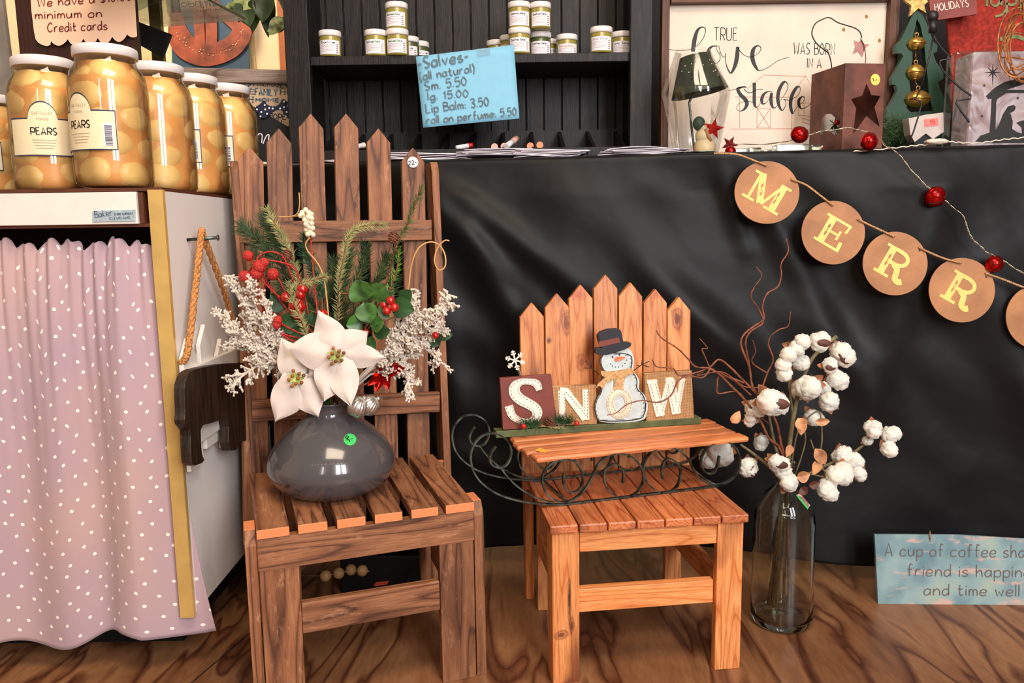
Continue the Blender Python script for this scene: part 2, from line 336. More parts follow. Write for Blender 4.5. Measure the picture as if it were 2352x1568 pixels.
struct('wall_right', MB().box((3.15, 1.4, 1.5), (.1, 5.0, 3.0)), plain('brown_wall', (92, 70, 54), .8, .1, 4))
# panel joints and orange casing of the far wall
mb = MB(); mb.box((-1.20, 3.845, 1.5), (.02, .01, 3.0)); mb.box((-2.35, 3.845, 1.5), (.02, .01, 3.0)); struct('trim_2', mb, plain('wall_batten', (224, 194, 140), .7))
mb = MB(); mb.box((P(660, 130, 3.83).x, 3.83, 1.5), (.06, .05, 3.0)); struct('trim_3', mb, plain('orange_casing', (176, 96, 40), .5))
# ---------------------------------------------------------------- the long display table and its black cloth
TZ = .957
def tabY(x): return 1.80-.13*x
t = root('display_table', 'long wooden display table hidden under the black cloth, carrying the black hutch', 'table', (.4, 1.9, 0))
mb = MB(); x0, x1 = -.56, 1.65
mb.prism([V((x0, tabY(x0)+.02, TZ-.03)), V((x1, tabY(x1)+.02, TZ-.03)), V((x1, 2.42, TZ-.03)), V((x0, 2.42, TZ-.03))], (0, 0, .026)); obj('tabletop', mb, W_FRAME, t)
for lx, ly in ((-.5, 2.0), (-.5, 2.36), (1.55, 1.75), (1.55, 2.36)): obj('leg', MB().box((lx, ly, (TZ-.03)/2), (.06, .06, TZ-.03)), W_FRAME, t)
obj('stretcher', MB().box((.5, 2.02, .16), (2.1, .03, .022)), plain('yellow_pine_bar', (150, 110, 50), .5), t)
RIDGES = [(-.25, .93, .05, .66, .030, .035), (-.2, .95, .20, .62, .026, .030), (-.1, .80, .10, .40, .022, .03), (-.24, .86, -.1, .30, .024, .04), (.02, .62, .42, .52, .020, .035), (.30, .70, .58, .46, .030, .045), (.5, .93, .74, .5, .018, .03), (.62, .6, .98, .25, .015, .05), (.9, .9, .75, .3, .018, .05), (1.0, .7, 1.2, .2, .02, .05), (-.2, .3, .3, .12, .02, .04), (.45, .95, .52, .75, .016, .02)]
def cloth_y(x, z):
    y = tabY(x); k = min(1, max(0, (TZ-z)/.08)); o = 0
    for ax, az, bx, bz, A, w in RIDGES:
        px, pz = x-ax, z-az; ex, ez = bx-ax, bz-az; L2 = ex*ex+ez*ez; tt = max(0, min(1, (px*ex+pz*ez)/L2)); dd = sqrt((px-ex*tt)**2+(pz-ez*tt)**2)
        o -= A*math.exp(-(dd/w)**2)*(.35+.65*sin(pi*min(1, tt+.1)))
    o += .028*noise.noise(V((x*3.1, z*2.3, 4)))+.010*noise.noise(V((x*9+z*6, z*7, 1)))+.012*sin(7*x+5*z)
    return y-.012+k*o*(.9)
def cloth_f(u, v):
    x = -.60+u*2.3
    if v < .12: return V((x, tabY(x)+.2*(1-v/.12)-.012*(v/.12), TZ+.0025))
    if v < .14: s = (v-.12)/.02; return V((x, tabY(x)-.012*sin(s*pi/2)-.0, TZ+.0025-.008*s))
    s = (v-.14)/.86; zb = .05+.015*sin(x*5)-.02*(x > .8)*0; z = TZ-.006-(TZ-.006-zb)*s
    return V((x, cloth_y(x, z), z))
def cloth_mat():
    m, nt, b = nodes('black_satin_cloth'); lk = nt.links.new; setp(b, base=(.006, .0054, .0058), rough=.5, sheen=.05, spec=.22)
    b.inputs['Sheen Tint'].default_value = (.9, .8, .75, 1); b.inputs['Sheen Roughness'].default_value = .4
    tc = N(nt, 'ShaderNodeTexCoord'); n = N(nt, 'ShaderNodeTexNoise'); n.inputs['Scale'].default_value = 5; n.inputs['Detail'].default_value = 3; lk(tc.outputs['Object'], n.inputs['Vector']); bp = N(nt, 'ShaderNodeBump'); bp.inputs['Strength'].default_value = .25; bp.inputs['Distance'].default_value = .03; lk(n.outputs['Fac'], bp.inputs['Height']); lk(bp.outputs[0], b.inputs['Normal'])
    return m
mb = MB().sheet(cloth_f, 230, 150)
thing('black_tablecloth', mb, cloth_mat(), 'creased black cloth hanging from the display table down almost to the floor', 'cloth', solid=.0015)
# dark backdrop behind the gift display on the right
thing('backdrop_board', MB().box((1.04, 2.34, 1.46), (1.44, .02, 1.0)), plain('backdrop_black', (22, 18, 20), .8), 'tall black backdrop board standing on the table behind the green wooden tree', 'board')
# ---------------------------------------------------------------- hutch
t = root('hutch', 'black painted shelf hutch with beadboard back standing on the cloth-covered table', 'shelf', (-.09, 2.04, TZ))
HT = 1.72; HD = 1.93
for xa, xb in ((-.527, -.470), (.289, .342)):
    mb = MB().box(((xa+xb)/2, HD+.012, (TZ+HT)/2+.004), (xb-xa, .024, HT-TZ-.008)); obj('face_frame', mb, W_BLACKP, t, bevel=.002)
    xs = xa+.03 if xa < 0 else xb-.03
    obj('side_panel', MB().box((xs, HD+.125, (TZ+HT)/2+.004), (.018, .2, HT-TZ-.008)), W_BLACKP, t)
zs = P(1000, 123, HD).z
obj('shelf_board', MB().box((-.09, HD+.11, zs-.010), (.778, .19, .021)), W_BLACKP, t, bevel=.0015)
obj('shelf_board', MB().box((-.09, HD+.115, TZ+.012), (.778, .19, .018)), W_BLACKP, t)
obj('top_board', MB().box((-.09, HD+.12, HT-.012), (.84, .25, .024)), W_BLACKP, t)
mb = MB()
for i in range(18):
    xx = -.50+i*.0475; mb.box((xx, HD+.222, (TZ+HT)/2), (.0435, .008, HT-TZ-.03)); mb.box((xx+.0237, HD+.223, (TZ+HT)/2), (.0016, .007, HT-TZ-.03))
mb.box((-.09, HD+.229, (TZ+HT)/2), (.84, .004, HT-TZ-.03)); obj('beadboard_back', mb, W_BLACKP, t, bevel=.001)
# compartment tray
t = root('divided_tray', 'low black wooden tray with slanted dividers inside the bottom of the hutch', 'tray', (-.09, 2.0, TZ+.022))
z0 = TZ+.0225; tx0, tx1 = -.462, .285
obj('front_rail', MB().box(((tx0+tx1)/2, HD-.005, TZ+.0195), (tx1-tx0, .012, .033)), W_BLACKP, t, bevel=.001)
obj('tray_bottom', MB().box(((tx0+tx1)/2, HD+.105, z0+.004), (tx1-tx0, .2, .006)), W_BLACKP, t)
obj('back_rail', MB().box(((tx0+tx1)/2, HD+.207, z0+.041), (tx1-tx0, .008, .078)), W_BLACKP, t)
for i in range(11):
    xx = tx0+.004+i*(tx1-tx0-.008)/10
    mb = MB().prism([V((xx-.004, HD+.004, z0+.006)), V((xx-.004, HD+.202, z0+.006)), V((xx-.004, HD+.202, z0+.076)), V((xx-.004, HD+.004, z0+.012))], (.008, 0, 0))
    obj('divider', mb, W_BLACKP, t)
# lip balms and small sticks in the tray
k = 0
for px, c, lab, tip in ((1085, M_PAPER, 'red-tipped white lip balm tube lying in the tray below the blue sign', M_RED), (830, M_PAPER, 'small white lip balm tube lying in the tray behind the tall pickets', M_WHITE)):
    a = P(px-38 if k == 0 else px-18, 340 if k == 0 else 338, HD+.02); b_ = P(px if k == 0 else px+8, 333 if k == 0 else 333, HD+.035)
    t = root('lip_balm', lab, 'lip balm', a, 0, 'lip balms in the black tray'); obj('tube', MB().tube([a, a+(b_-a)*.75], .006, 12), c, t); obj('cap', MB().tube([a+(b_-a)*.75, b_], .0066, 12), tip, t); k += 1
M_PINKCAP = plain('pinkish_cap', (226, 168, 150), .4); M_ORCAP = plain('orange_cap', (226, 130, 84), .4)
for px, py, m_, lab in ((1136, 337, M_PINKCAP, 'round pink lip balm end, leftmost beside the slanting tube'), (1158, 336, M_PINKCAP, 'round pink lip balm end just left of the slanting white tube'), (1218, 335, M_ORCAP, 'orange lip balm end, left one of the orange pair'), (1240, 333, M_ORCAP, 'orange lip balm end, right one of the orange pair')):
    a = P(px, py, HD+.03); t = root('lip_balm', lab, 'lip balm', a, 0, 'lip balms in the black tray'); obj('cap', MB().tube([a, a+V((0, .012, -.001))], .0085, 14), m_, t); obj('tube', MB().tube([a+V((0, .012, 0)), a+V((.0, .055, -.001))], .0075, 12), M_PAPER, t)
a = P(1163, 336, HD+.02); b_ = P(1186, 318, HD+.06)
t = root('lip_balm', 'white lip balm tube with pink end propped up slanting in the tray', 'lip balm', a, 0, 'lip balms in the black tray'); obj('tube', MB().tube([a, a+(b_-a)*.6], .007, 12), M_PAPER, t); obj('cap', MB().tube([a+(b_-a)*.6, b_], .0075, 12), M_PINKCAP, t)
# ---------------------------------------------------------------- tall weathered chair
CO1 = PZ(590, 1215, .33); CO2 = PZ(1085, 1150, .33); ang = atan2(CO2.y-CO1.y, CO2.x-CO1.x); mid = (CO1+CO2)/2
t = root('picket_chair', 'tall weathered brown wooden chair with picket fence back, holding the grey vase', 'chair', (mid.x, mid.y, 0), ang)
CW2 = .181; Dp = .325
I3 = M4.Identity(4)
def B(name, a, b, side, W, T, **k): return bar(name, t, a, b, side, W, T, W_OLD, world=False, **k)
for i in range(6):
    x = -CW2+.0255+i*(2*CW2-.051)/5; B('seat_slat', (x, -.006, .322), (x*1.03, Dp-.012, .322), (1, 0, 0), .047+.004*(i in (0, 5)), .016)
B('apron', (-CW2, .006, .286), (CW2, .006, .286), (0, 0, 1), .054, .018)
for s in (-1, 1):
    B('leg', (s*(CW2-.032), .008, 0), (s*(CW2-.032), .008, .258), (1, 0, 0), .062, .017)
    board('leg_side', t, frame((s*(CW2+.010), .030, 0), (0, 1, 0), (0, 0, 1)), .060, .018, .325, W_OLD, cut=.014)
    B('side_apron', (s*(CW2-.010), .02, .286), (s*(CW2-.004), Dp-.02, .286), (0, 0, 1), .054, .016)
    B('side_stretcher', (s*(CW2-.010), .03, .13), (s*(CW2-.004), Dp-.03, .13), (0, 0, 1), .05, .014)
B('stretcher', (-CW2+.064, .010, .165), (CW2-.064, .010, .165), (0, 0, 1), .053, .016)
B('rear_apron', (-CW2, Dp-.02, .165), (CW2, Dp-.02, .165), (0, 0, 1), .05, .016)
tops = [(573, 338), (640, 296), (713, 262), (794, 262), (868, 296), (947, 340)]
yb = Dp+.012; back = M4.Translation(V((0, 0, 0)))
pw = t.matrix_basis; pn = pw.to_3x3() @ V((0, -1, 0)); bpl = (pw @ V((0, yb+.035, 0)), pn)
bpl = (bpl[0], (pn+V((0, 0, .07))).normalized())   # the back rakes a few degrees
inv = pw.inverted()
for i, (px, py) in enumerate(tops):
    top = inv @ PL(px, py, bpl); x = -.158+i*.316/5+.002; bot = V((x, 0, .16)); zt = inv @ PL(px*.0+[583, 655, 733, 808, 884, 958][i], 900, bpl)
    dr = (top-zt).normalized(); bot = zt+dr*((.16-zt.z)/dr.z)
    B('picket', bot, top, (1, 0, 0), .0495+.003*(i == 0), .016, tip=.030)
def bp_at(px, py, fwd=0): v = inv @ PL(px, py, bpl); v.y -= fwd; return v
B('back_rail', bp_at(549, 533, .017), bp_at(986, 528, .017), (0, 0, 1), .043, .016)
B('back_rail', bp_at(578, 938, .017), bp_at(1004, 918, .017), (0, 0, 1), .044, .016)
for s, (pa, pb) in ((-1, ((537, 372), (590, 1095))), (1, ((994, 374), (1022, 1040)))):
    a = bp_at(*pa, .0); b_ = bp_at(*pb, .0); dr = (b_-a).normalized(); e = a+dr*((0-a.z)/dr.z)
    e.y += .01; a.y += .008; board('back_stile', t, frame(e, (0, 1, 0), a-e), .058, .016, (a-e).length, W_OLD, cut=.012)
    B('rear_leg', (e.x-s*.042, yb+.02, 0), (e.x-s*.042, yb+.02, .30), (1, 0, 0), .06, .016)
c = PL(946, 374, bpl)+bpl[1]*.010
def disc_at(name, mat, parent, pt, n, r, th=.0006, up=V((0, 0, 1))):
    n = V(n).normalized(); e1 = n.orthogonal().normalized(); e2 = n.cross(e1)
    return obj(name, MB().prism([pt+(e1*cos(2*pi*i/28)+e2*sin(2*pi*i/28))*r for i in range(28)], n*th), mat, parent)
stk = disc_at('price_sticker', M_PAPER, t, c, bpl[1], .0118); stk['label'] = 'round white price sticker reading 22'
CHAIR1 = t; BPL = bpl
# ---------------------------------------------------------------- lettering: pen strokes on a 16-unit grid (y: 0 descender, 4 baseline, a x-height, f cap)
GL = {'a':'~69 3a 08 05 34 67|6a 64','b':'0f 04|~07 3a 69 65 34 05','c':'~69 3a 08 05 34 65','d':'~69 3a 08 05 34 67|6f 64','e':'~07 57 69 3a 08 05 34 65','f':'~5e 3f 2c 24|0a 5a','g':'~69 3a 08 05 34 66|~6a 62 30 01','h':'0f 04|~07 3a 59 64','i':'0a 04|0d 0c','k':'0f 04|4a 07 54','l':'0f 04','m':'0a 04|~07 2a 48 44|~48 6a 88 84','n':'0a 04|~07 3a 68 64','o':'~3a 08 05 34 65 69 3a','p':'0a 00|~08 3a 69 65 34 05','r':'0a 04|~07 2a 5a','s':'~59 3a 08 37 56 55 24 05','t':'~2e 26 34 55|0a 5a','u':'~0a 06 24 56 6a|6a 64','v':'0a 34 6a','w':'0a 24 48 64 8a','y':'0a 35|6a 20',
'(':'~2f 0b 07 21',')':'~0f 2b 27 01',':':'09 08|05 04','.':'04 05','-':'08 48','$':'~6d 3f 0d 3a 66 34 05|3f 33','A':'04 4f 84|17 67','B':'04 0f|~0f 6e 5a 0a|~0a 79 75 04','C':'~7d 4f 0b 07 34 76','D':'04 0f|~0f 7d 76 04','E':'6f 0f 04 64|0a 5a','F':'6f 0f 04|0a 5a','H':'0f 04|7f 74|0a 7a','I':'0f 04','K':'0f 04|6f 09 64','L':'0f 04 64','M':'04 0f 49 8f 84','N':'04 0f 74 7f','O':'~4f 0b 07 44 87 8b 4f','P':'04 0f|~0f 7e 78 09','R':'04 0f|~0f 7e 79 09|39 74','S':'~6e 3f 0c 39 67 34 05','T':'0f 8f|4f 44','U':'~0f 06 44 86 8f','V':'0f 44 8f','W':'0f 24 5c 84 af','Y':'0f 4a 8f|4a 44','V':'0f 44 8f',
'0':'~3f 0b 07 34 68 6b 3f','1':'0c 2f 24','2':'~0d 3f 6c 48 04|04 64','3':'~0e 4f 6c 2a|~2a 68 54 05','5':'6f 1f 0a|~0a 5b 67 34 05','6':'~5f 17 14 54 58 19','8':'~3a 0d 3f 6d 3a 06 34 66 3a'}
def layout(text, gap=3.2, space=6):
    x = 0; out = []
    for ch in text:
        if ch == ' ': x += space; continue
        g = GL.get(ch)
        if not g: continue
        mxx = 0
        for st in g.split('|'):
            sm = st[0] == '~'; pts = [(int(q[0], 16), int(q[1], 16)) for q in st.lstrip('~').split()]; mxx = max([mxx]+[p[0] for p in pts])
            if sm: pts = spline(pts, 6)
            out.append([(x+a, b-4) for a, b in pts])
        x += mxx+gap
    return out, max(1, x-gap)
def write(mb, text, p0, p1, cap, pl, w, lift=.0004, t=.0003, jit=0, gap=3.2, space=6, serif=False, seed=1):
    # baseline from photo point p0 to p1; cap = height of a capital in photo pixels; w = pen width in pixels
    st, adv = layout(text, gap, space); p0 = V(p0); p1 = V(p1); ex = (p1-p0)/adv; L = ex.normalized(); ey = V((L.y, -L.x))*(cap/11.0); rnd = random.Random(seed)
    for s in st:
        dx, dy = rnd.uniform(-jit, jit), rnd.uniform(-jit, jit)
        q = [tuple(p0+ex*(a+dx)+ey*(b+dy)) for a, b in s]
        mb.pstroke(q, w, pl, t, lift)
        if serif and len(s) < 5:
            for e in (s[0], s[-1]):
                c = p0+ex*e[0]+ey*e[1]; mb.pstroke([tuple(c-L*w*1.3), tuple(c+L*w*1.3)], w*.6, pl, t, lift)
    return mb
mb = write(MB(), '22-', (938.5, 379), (957, 376), 9, (BPL[0]+BPL[1]*.0106, BPL[1]), 1.6); obj('price_lettering', mb, M_INK, stk)
# ---------------------------------------------------------------- small pine chair
A1 = PZ(1262, 1209, .296); A2 = PZ(1722, 1181, .296); ang = atan2(A2.y-A1.y, A2.x-A1.x); mid = (A1+A2)/2; w2 = (A2-A1).length/2
t = root('picket_chair', 'small orange varnished pine chair with picket fence back, under the scrolled sled', 'chair', (mid.x, mid.y, 0), ang)
CHAIR2 = t; inv = t.matrix_basis.inverted()
def B(name, a, b, side, W, T, mat=W_PINE, **k): return bar(name, t, a, b, side, W, T, mat, world=False, **k)
sw = 2*w2/7; dep = .300
for i in range(7):
    x = -w2+sw*(i+.5); B('seat_board', (x, .0, .2885), (x, dep, .2885), (1, 0, 0), sw-.0022, .0155, W_SEAT, bevel=.0025)
lg = .048; yf = .010
for s in (-1, 1):
    xo = s*(w2-.006)
    B('leg', (xo-s*lg/2, yf+.009, 0), (xo-s*lg/2, yf+.009, .2805), (1, 0, 0), lg, .018, wood('split_pine', **PINE_ARGS, spots=[(.006, .155, .0035, .055, (26, 14, 10)), (-.008, .092, .016, .012, (104, 46, 28)), (.010, .105, .006, .02, (90, 40, 26))]) if s < 0 else W_PINE)
    B('leg_side', (xo-s*.009, yf+.0185+.016, 0), (xo-s*.009, yf+.0185+.016, .2805), (0, 1, 0), .032, .018)
    B('rear_leg', (xo-s*.009, dep+.055, 0), (xo-s*.009, dep+.055, .56 if s < 0 else .48), (0, 1, 0), .036, .018)
    B('rear_leg_face', (xo-s*(.018+.017), dep-.010, 0), (xo-s*(.018+.017), dep-.010, .2805), (1, 0, 0), .036, .016)
    B('side_apron', (xo-s*.03, yf+.06, .262), (xo-s*.03, dep-.02, .262), (0, 0, 1), .036, .016)
    B('side_stretcher', (xo-s*.028, yf+.052, .15), (xo-s*.028, dep-.02, .15), (0, 0, 1), .042, .018)
B('apron', (-w2+.055, yf+.010, .2605), (w2-.055, yf+.010, .2605), (0, 0, 1), .0375, .018)
B('stretcher', (-w2+.055, yf+.020, .147), (w2-.055, yf+.020, .147), (0, 0, 1), .043, .018)
pw = t.matrix_basis; pn = (pw.to_3x3() @ V((0, -1, 0))+V((0, 0, .06))).normalized(); bpl2 = (pw @ V((0, dep+.025, .30)), pn)
for i, (px, py) in enumerate([(1220, 694), (1278, 673), (1332, 653), (1389, 630), (1446, 648), (1503, 663), (1557, 681)]):
    top = inv @ PL(px, py, bpl2); q = inv @ PL([1224, 1280, 1334, 1390, 1446, 1501, 1556][i], 960, bpl2); dr = (top-q).normalized(); bot = q+dr*((.255-q.z)/dr.z)
    Lp = (top-bot).length; KN = {1: [(.019, Lp-.062, .013, .032, (120, 50, 24)), (-.018, Lp-.098, .006, .009, (70, 26, 14))], 2: [(-.004, Lp-.022, .020, .016, (176, 84, 44)), (0, Lp-.165, .016, .022, (160, 72, 36))], 6: [(-.004, Lp-.046, .015, .028, (96, 36, 18))], 5: [(0, Lp-.012, .014, .012, (186, 96, 52))]}.get(i)
    B('picket', bot, top, (1, 0, 0), .0505, .017, wood('knotty_pine', **PINE_ARGS, spots=KN) if KN else W_PINE, tip=.030, bevel=.0015)
for py in (800, 1035): B('back_rail', inv @ PL(1200, py, (bpl2[0]-bpl2[1]*.018, bpl2[1])), inv @ PL(1582, py-8, (bpl2[0]-bpl2[1]*.018, bpl2[1])), (0, 0, 1), .045, .016)
# ---------------------------------------------------------------- white cabinet with gold corner trim
cz0, cz1 = .108, .872; cx = -.590; cy0 = 1.35; cy1 = 1.98; cl = -1.40
t = root('display_cabinet', 'white laminate cabinet with gold corner trim, carrying the jars of pears', 'cabinet', (-1.0, 1.65, 0))
def cab_white():
    m, nt, b = nodes('chipped_white_laminate'); lk = nt.links.new; setp(b, rough=.4); tc = N(nt, 'ShaderNodeTexCoord'); n = N(nt, 'ShaderNodeTexNoise'); n.inputs['Scale'].default_value = 60; n.inputs['Detail'].default_value = 6; n.inputs['Roughness'].default_value = .7; lk(tc.outputs['Object'], n.inputs['Vector'])
    sp = N(nt, 'ShaderNodeSeparateXYZ'); lk(tc.outputs['Object'], sp.inputs[0])
    # worn patch near the lower front corner: local distance mask
    vd = N(nt, 'ShaderNodeVectorMath', operation='DISTANCE'); lk(tc.outputs['Object'], vd.inputs[0]); vd.inputs[1].default_value = (.3, -.265, .07); ms = ramp(nt, vd.outputs['Value'], [(.02, (1, 1, 1)), (.16, (0, 0, 0))])
    ml = N(nt, 'ShaderNodeMath', operation='MULTIPLY'); lk(ms, ml.inputs[0]); lk(ramp(nt, n.outputs['Fac'], [(.5, (0, 0, 0)), (.56, (1, 1, 1))]), ml.inputs[1])
    mx = N(nt, 'ShaderNodeMix', data_type='RGBA'); lk(ml.outputs[0], mx.inputs[0]); mx.inputs[6].default_value = (*srgb(238, 230, 226), 1); mx.inputs[7].default_value = (*srgb(150, 116, 84), 1); lk(mx.outputs[2], b.inputs['Base Color']); return m
CWM = cab_white()
M_GOLDT = plain('brushed_gold_trim', (226, 186, 110), .34, .05, 20, metal=.35)
M_BRN = plain('brown_edge', (88, 44, 26), .5)
obj('side_panel', MB().box((cx-.010, (cy0+cy1)/2+.003, (cz0+cz1)/2), (.02, cy1-cy0-.006, cz1-cz0)), CWM, t)
obj('side_panel', MB().box((cl+.01, (cy0+cy1)/2, (cz0+cz1)/2), (.02, cy1-cy0, cz1-cz0)), CWM, t)
mb = MB().box((cx-.0105, cy0-.001, (cz0+cz1)/2), (.024, .003, cz1-cz0+.004)); mb.box((cx+.001, cy0+.004, (cz0+cz1)/2), (.002, .010, cz1-cz0+.004)); obj('corner_trim', mb, M_GOLDT, t)
obj('cabinet_top', MB().box(((cx+cl)/2, (cy0+cy1)/2+.002, cz1+.003), (cx-cl, cy1-cy0, .006)), M_BRN, t)
hz0 = P(200, 517, cy0).z; hx1 = P(314, 460, cy0).x
obj('header_panel', MB().box(((cl+hx1)/2, cy0+.004, (hz0+cz1)/2), (hx1-cl, .012, cz1-hz0-.002)), M_WHITE, t, bevel=.001)
mb = MB().box(((cl+cx)/2, cy0+.03, hz0-.001), (cx-cl-.03, .05, .006)); mb.box((hx1+.006, cy0+.012, (hz0+cz1)/2), (.008, .02, cz1-hz0-.004)); obj('header_edge', mb, M_BRN, t)
obj('back_panel', MB().box(((cx+cl)/2, cy1-.005, (cz0+cz1)/2), (cx-cl-.04, .01, cz1-cz0-.01)), M_BRN, t)
obj('bottom_panel', MB().box(((cx+cl)/2, (cy0+cy1)/2+.05, cz0+.012), (cx-cl-.04, cy1-cy0-.12, .02)), M_BRN, t)
obj('plinth', MB().box(((cx+cl)/2-.02, (cy0+cy1)/2+.03, cz0/2), (cx-cl-.10, cy1-cy0-.16, cz0)), M_BLACK, t)
npl = (V((0, cy0-.003, 0)), V((0, -1, 0)))
bd = obj('nameplate', MB().ppoly([(213, 484), (312, 481), (312, 508), (213, 510)], npl, .0012), plain('pale_blue_plate', (196, 212, 222), .3, .1, 300, metal=.4), t, bevel=.0005)
mb = write(MB(), 'Baker', (219, 500), (258, 494), 15, (V((0, cy0-.0042, 0)), V((0, -1, 0))), 1.2); write(mb, 'STORE EQUIPMENT', (262, 494), (306, 492), 4, (V((0, cy0-.0042, 0)), V((0, -1, 0))), .7); write(mb, 'CLEVELAND', (252, 504), (298, 502), 5, (V((0, cy0-.0042, 0)), V((0, -1, 0))), .8)
obj('plate_lettering', mb, plain('plate_ink', (60, 74, 92), .5), bd)
# polka dot curtain
def curt_mat():
    m, nt, b = nodes('pink_polka_cotton'); lk = nt.links.new; setp(b, rough=.85, sheen=.2)
    tc = N(nt, 'ShaderNodeTexCoord'); sp = N(nt, 'ShaderNodeSeparateXYZ'); lk(tc.outputs['UV'], sp.inputs[0])
    def mth(op, a, b2=None, **k):
        n = N(nt, 'ShaderNodeMath', operation=op)
        for i, q in enumerate((a, b2)):
            if q is None: continue
            if isinstance(q, (int, float)): n.inputs[i].default_value = q
            else: lk(q, n.inputs[i])
        return n.outputs[0]
    row = mth('MULTIPLY', sp.outputs[1], 1/.0235); ri = mth('FLOOR', row); fy = mth('SUBTRACT', mth('FRACT', row), .5)
    od = mth('MULTIPLY', mth('MODULO', ri, 2), .5); wob = N(nt, 'ShaderNodeTexWhiteNoise', noise_dimensions='1D'); lk(ri, wob.inputs['W'])
    col = mth('ADD', mth('ADD', mth('MULTIPLY', sp.outputs[0], 1/.038), od), mth('MULTIPLY', wob.outputs['Value'], .25)); fx = mth('SUBTRACT', mth('FRACT', col), .5)
    ci = mth('FLOOR', col); cb = N(nt, 'ShaderNodeCombineXYZ'); lk(ci, cb.inputs[0]); lk(ri, cb.inputs[1]); wn = N(nt, 'ShaderNodeTexWhiteNoise', noise_dimensions='2D'); lk(cb.outputs[0], wn.inputs['Vector']); sc = N(nt, 'ShaderNodeSeparateColor'); lk(wn.outputs['Color'], sc.inputs[0])
    dx = mth('MULTIPLY', mth('SUBTRACT', fx, mth('MULTIPLY', mth('SUBTRACT', sc.outputs[0], .5), .3)), .038); dy = mth('MULTIPLY', mth('SUBTRACT', fy, mth('MULTIPLY', mth('SUBTRACT', sc.outputs[1], .5), .3)), .0235)
    d2 = mth('SQRT', mth('ADD', mth('MULTIPLY', dx, dx), mth('MULTIPLY', dy, dy))); msk = mth('LESS_THAN', d2, .0031)
    n = N(nt, 'ShaderNodeTexNoise'); n.inputs['Scale'].default_value = 3; lk(tc.outputs['UV'], n.inputs['Vector'])
    mx = N(nt, 'ShaderNodeMix', data_type='RGBA'); lk(msk, mx.inputs[0]); lk(ramp(nt, n.outputs['Fac'], [(.35, srgb(178, 150, 162)), (.65, srgb(192, 158, 154))]), mx.inputs[6]); mx.inputs[7].default_value = (*srgb(252, 240, 226), 1); lk(mx.outputs[2], b.inputs['Base Color'])
    w = N(nt, 'ShaderNodeTexNoise'); w.inputs['Scale'].default_value = 900; lk(tc.outputs['UV'], w.inputs['Vector']); bp = N(nt, 'ShaderNodeBump'); bp.inputs['Strength'].default_value = .2; bp.inputs['Distance'].default_value = .001; lk(w.outputs['Fac'], bp.inputs['Height']); lk(bp.outputs[0], b.inputs['Normal']); return m
cxl, cxr = -1.36, -.612; ctz = P(150, 558, cy0+.02).z
def cf(u, v):
    x = cxl+(cxr-cxl)*u; top = math.exp(-v*9); dp = .0
    ph = u*34+.9*sin(u*7.3); big = sin(ph*.95+.8*v)*.5+.35*sin(ph*.47+2.1+v*.7)
    fine = sin(u*150+2*sin(u*31))*.5+.4*sin(u*233)
    y = cy0+.012+.018*top-.004+big*(.007+.015*min(1, v*2.2))+fine*.011*math.exp(-v*6)
    y -= .012*v
    zb = .062+.014*sin(u*23+1)+.008*sin(u*9)+(.016 if u > .9 else 0)*(u-.9)*10
    hem = ctz+.005*sin(u*120)+.004*sin(u*233+1)-.005*sin(u*47); z = hem+(zb-hem)*v
    x += .006*sin(v*5+u*20)*v+(.055*max(0, u-.86)/.14)*v*v
    y = min(y, cy0+.035) if u < .97 else y
    if u > .9: y = y*(1-(u-.9)*6)+(cy0+.030)*((u-.9)*6)
    return V((x, y, z))
nu, nv = 260, 90; mb = MB().sheet(cf, nu, nv)
L = [0]
for i in range(nu): L.append(L[-1]+(cf((i+1)/nu, .6)-cf(i/nu, .6)).length)
mb.uv = [(L[i], j/nv*.76) for j in range(nv+1) for i in range(nu+1)]
thing('polka_dot_curtain', mb, curt_mat(), 'gathered lilac pink curtain with white polka dots hanging on the cabinet front', 'curtain', solid=.001)
thing('curtain_rod', MB().tube([(cl+.03, cy0+.048, ctz-.02), (cx-.024, cy0+.048, ctz-.02)], .005), M_IRON, 'thin rod threaded through the gathered top of the polka dot curtain', 'rod')
# ---------------------------------------------------------------- jars of pears
M_PEAR = plain('pear_flesh', (246, 204, 134), .4, .08, 22, sss=.15); M_PEAR.node_tree.nodes['Principled BSDF'].inputs['Subsurface Radius'].default_value = (.03, .02, .01)
M_SYR = plain('amber_syrup', (232, 168, 100), .4, .12, 14)
M_JARG = glass('jar_glass', (1.0, .97, .9), .015, .75, .05); M_LABEL = plain('cream_label', (240, 222, 182), .5, .02); M_LEDGE = plain('navy_label_edge', (44, 54, 80), .5)
M_BAR = plain('barcode_black', (34, 30, 40), .5)
def cyl_patch(mb, r, c, a0, a1, z0, z1, n=16, prof=None):   # curved rectangle on a cylinder wall, angles from -Y towards +X
    vs = []; fs = []
    for i in range(n+1):
        u = i/n; an = a0+(a1-a0)*u; zt = z1+(prof(an) if prof else 0)
        for z in (z0, zt): vs.append(V((c[0]+r*sin(an), c[1]-r*cos(an), c[2]+z)))
    for i in range(n): fs.append((2*i, 2*i+2, 2*i+3, 2*i+1))
    mb.add(vs, fs, True); return mb
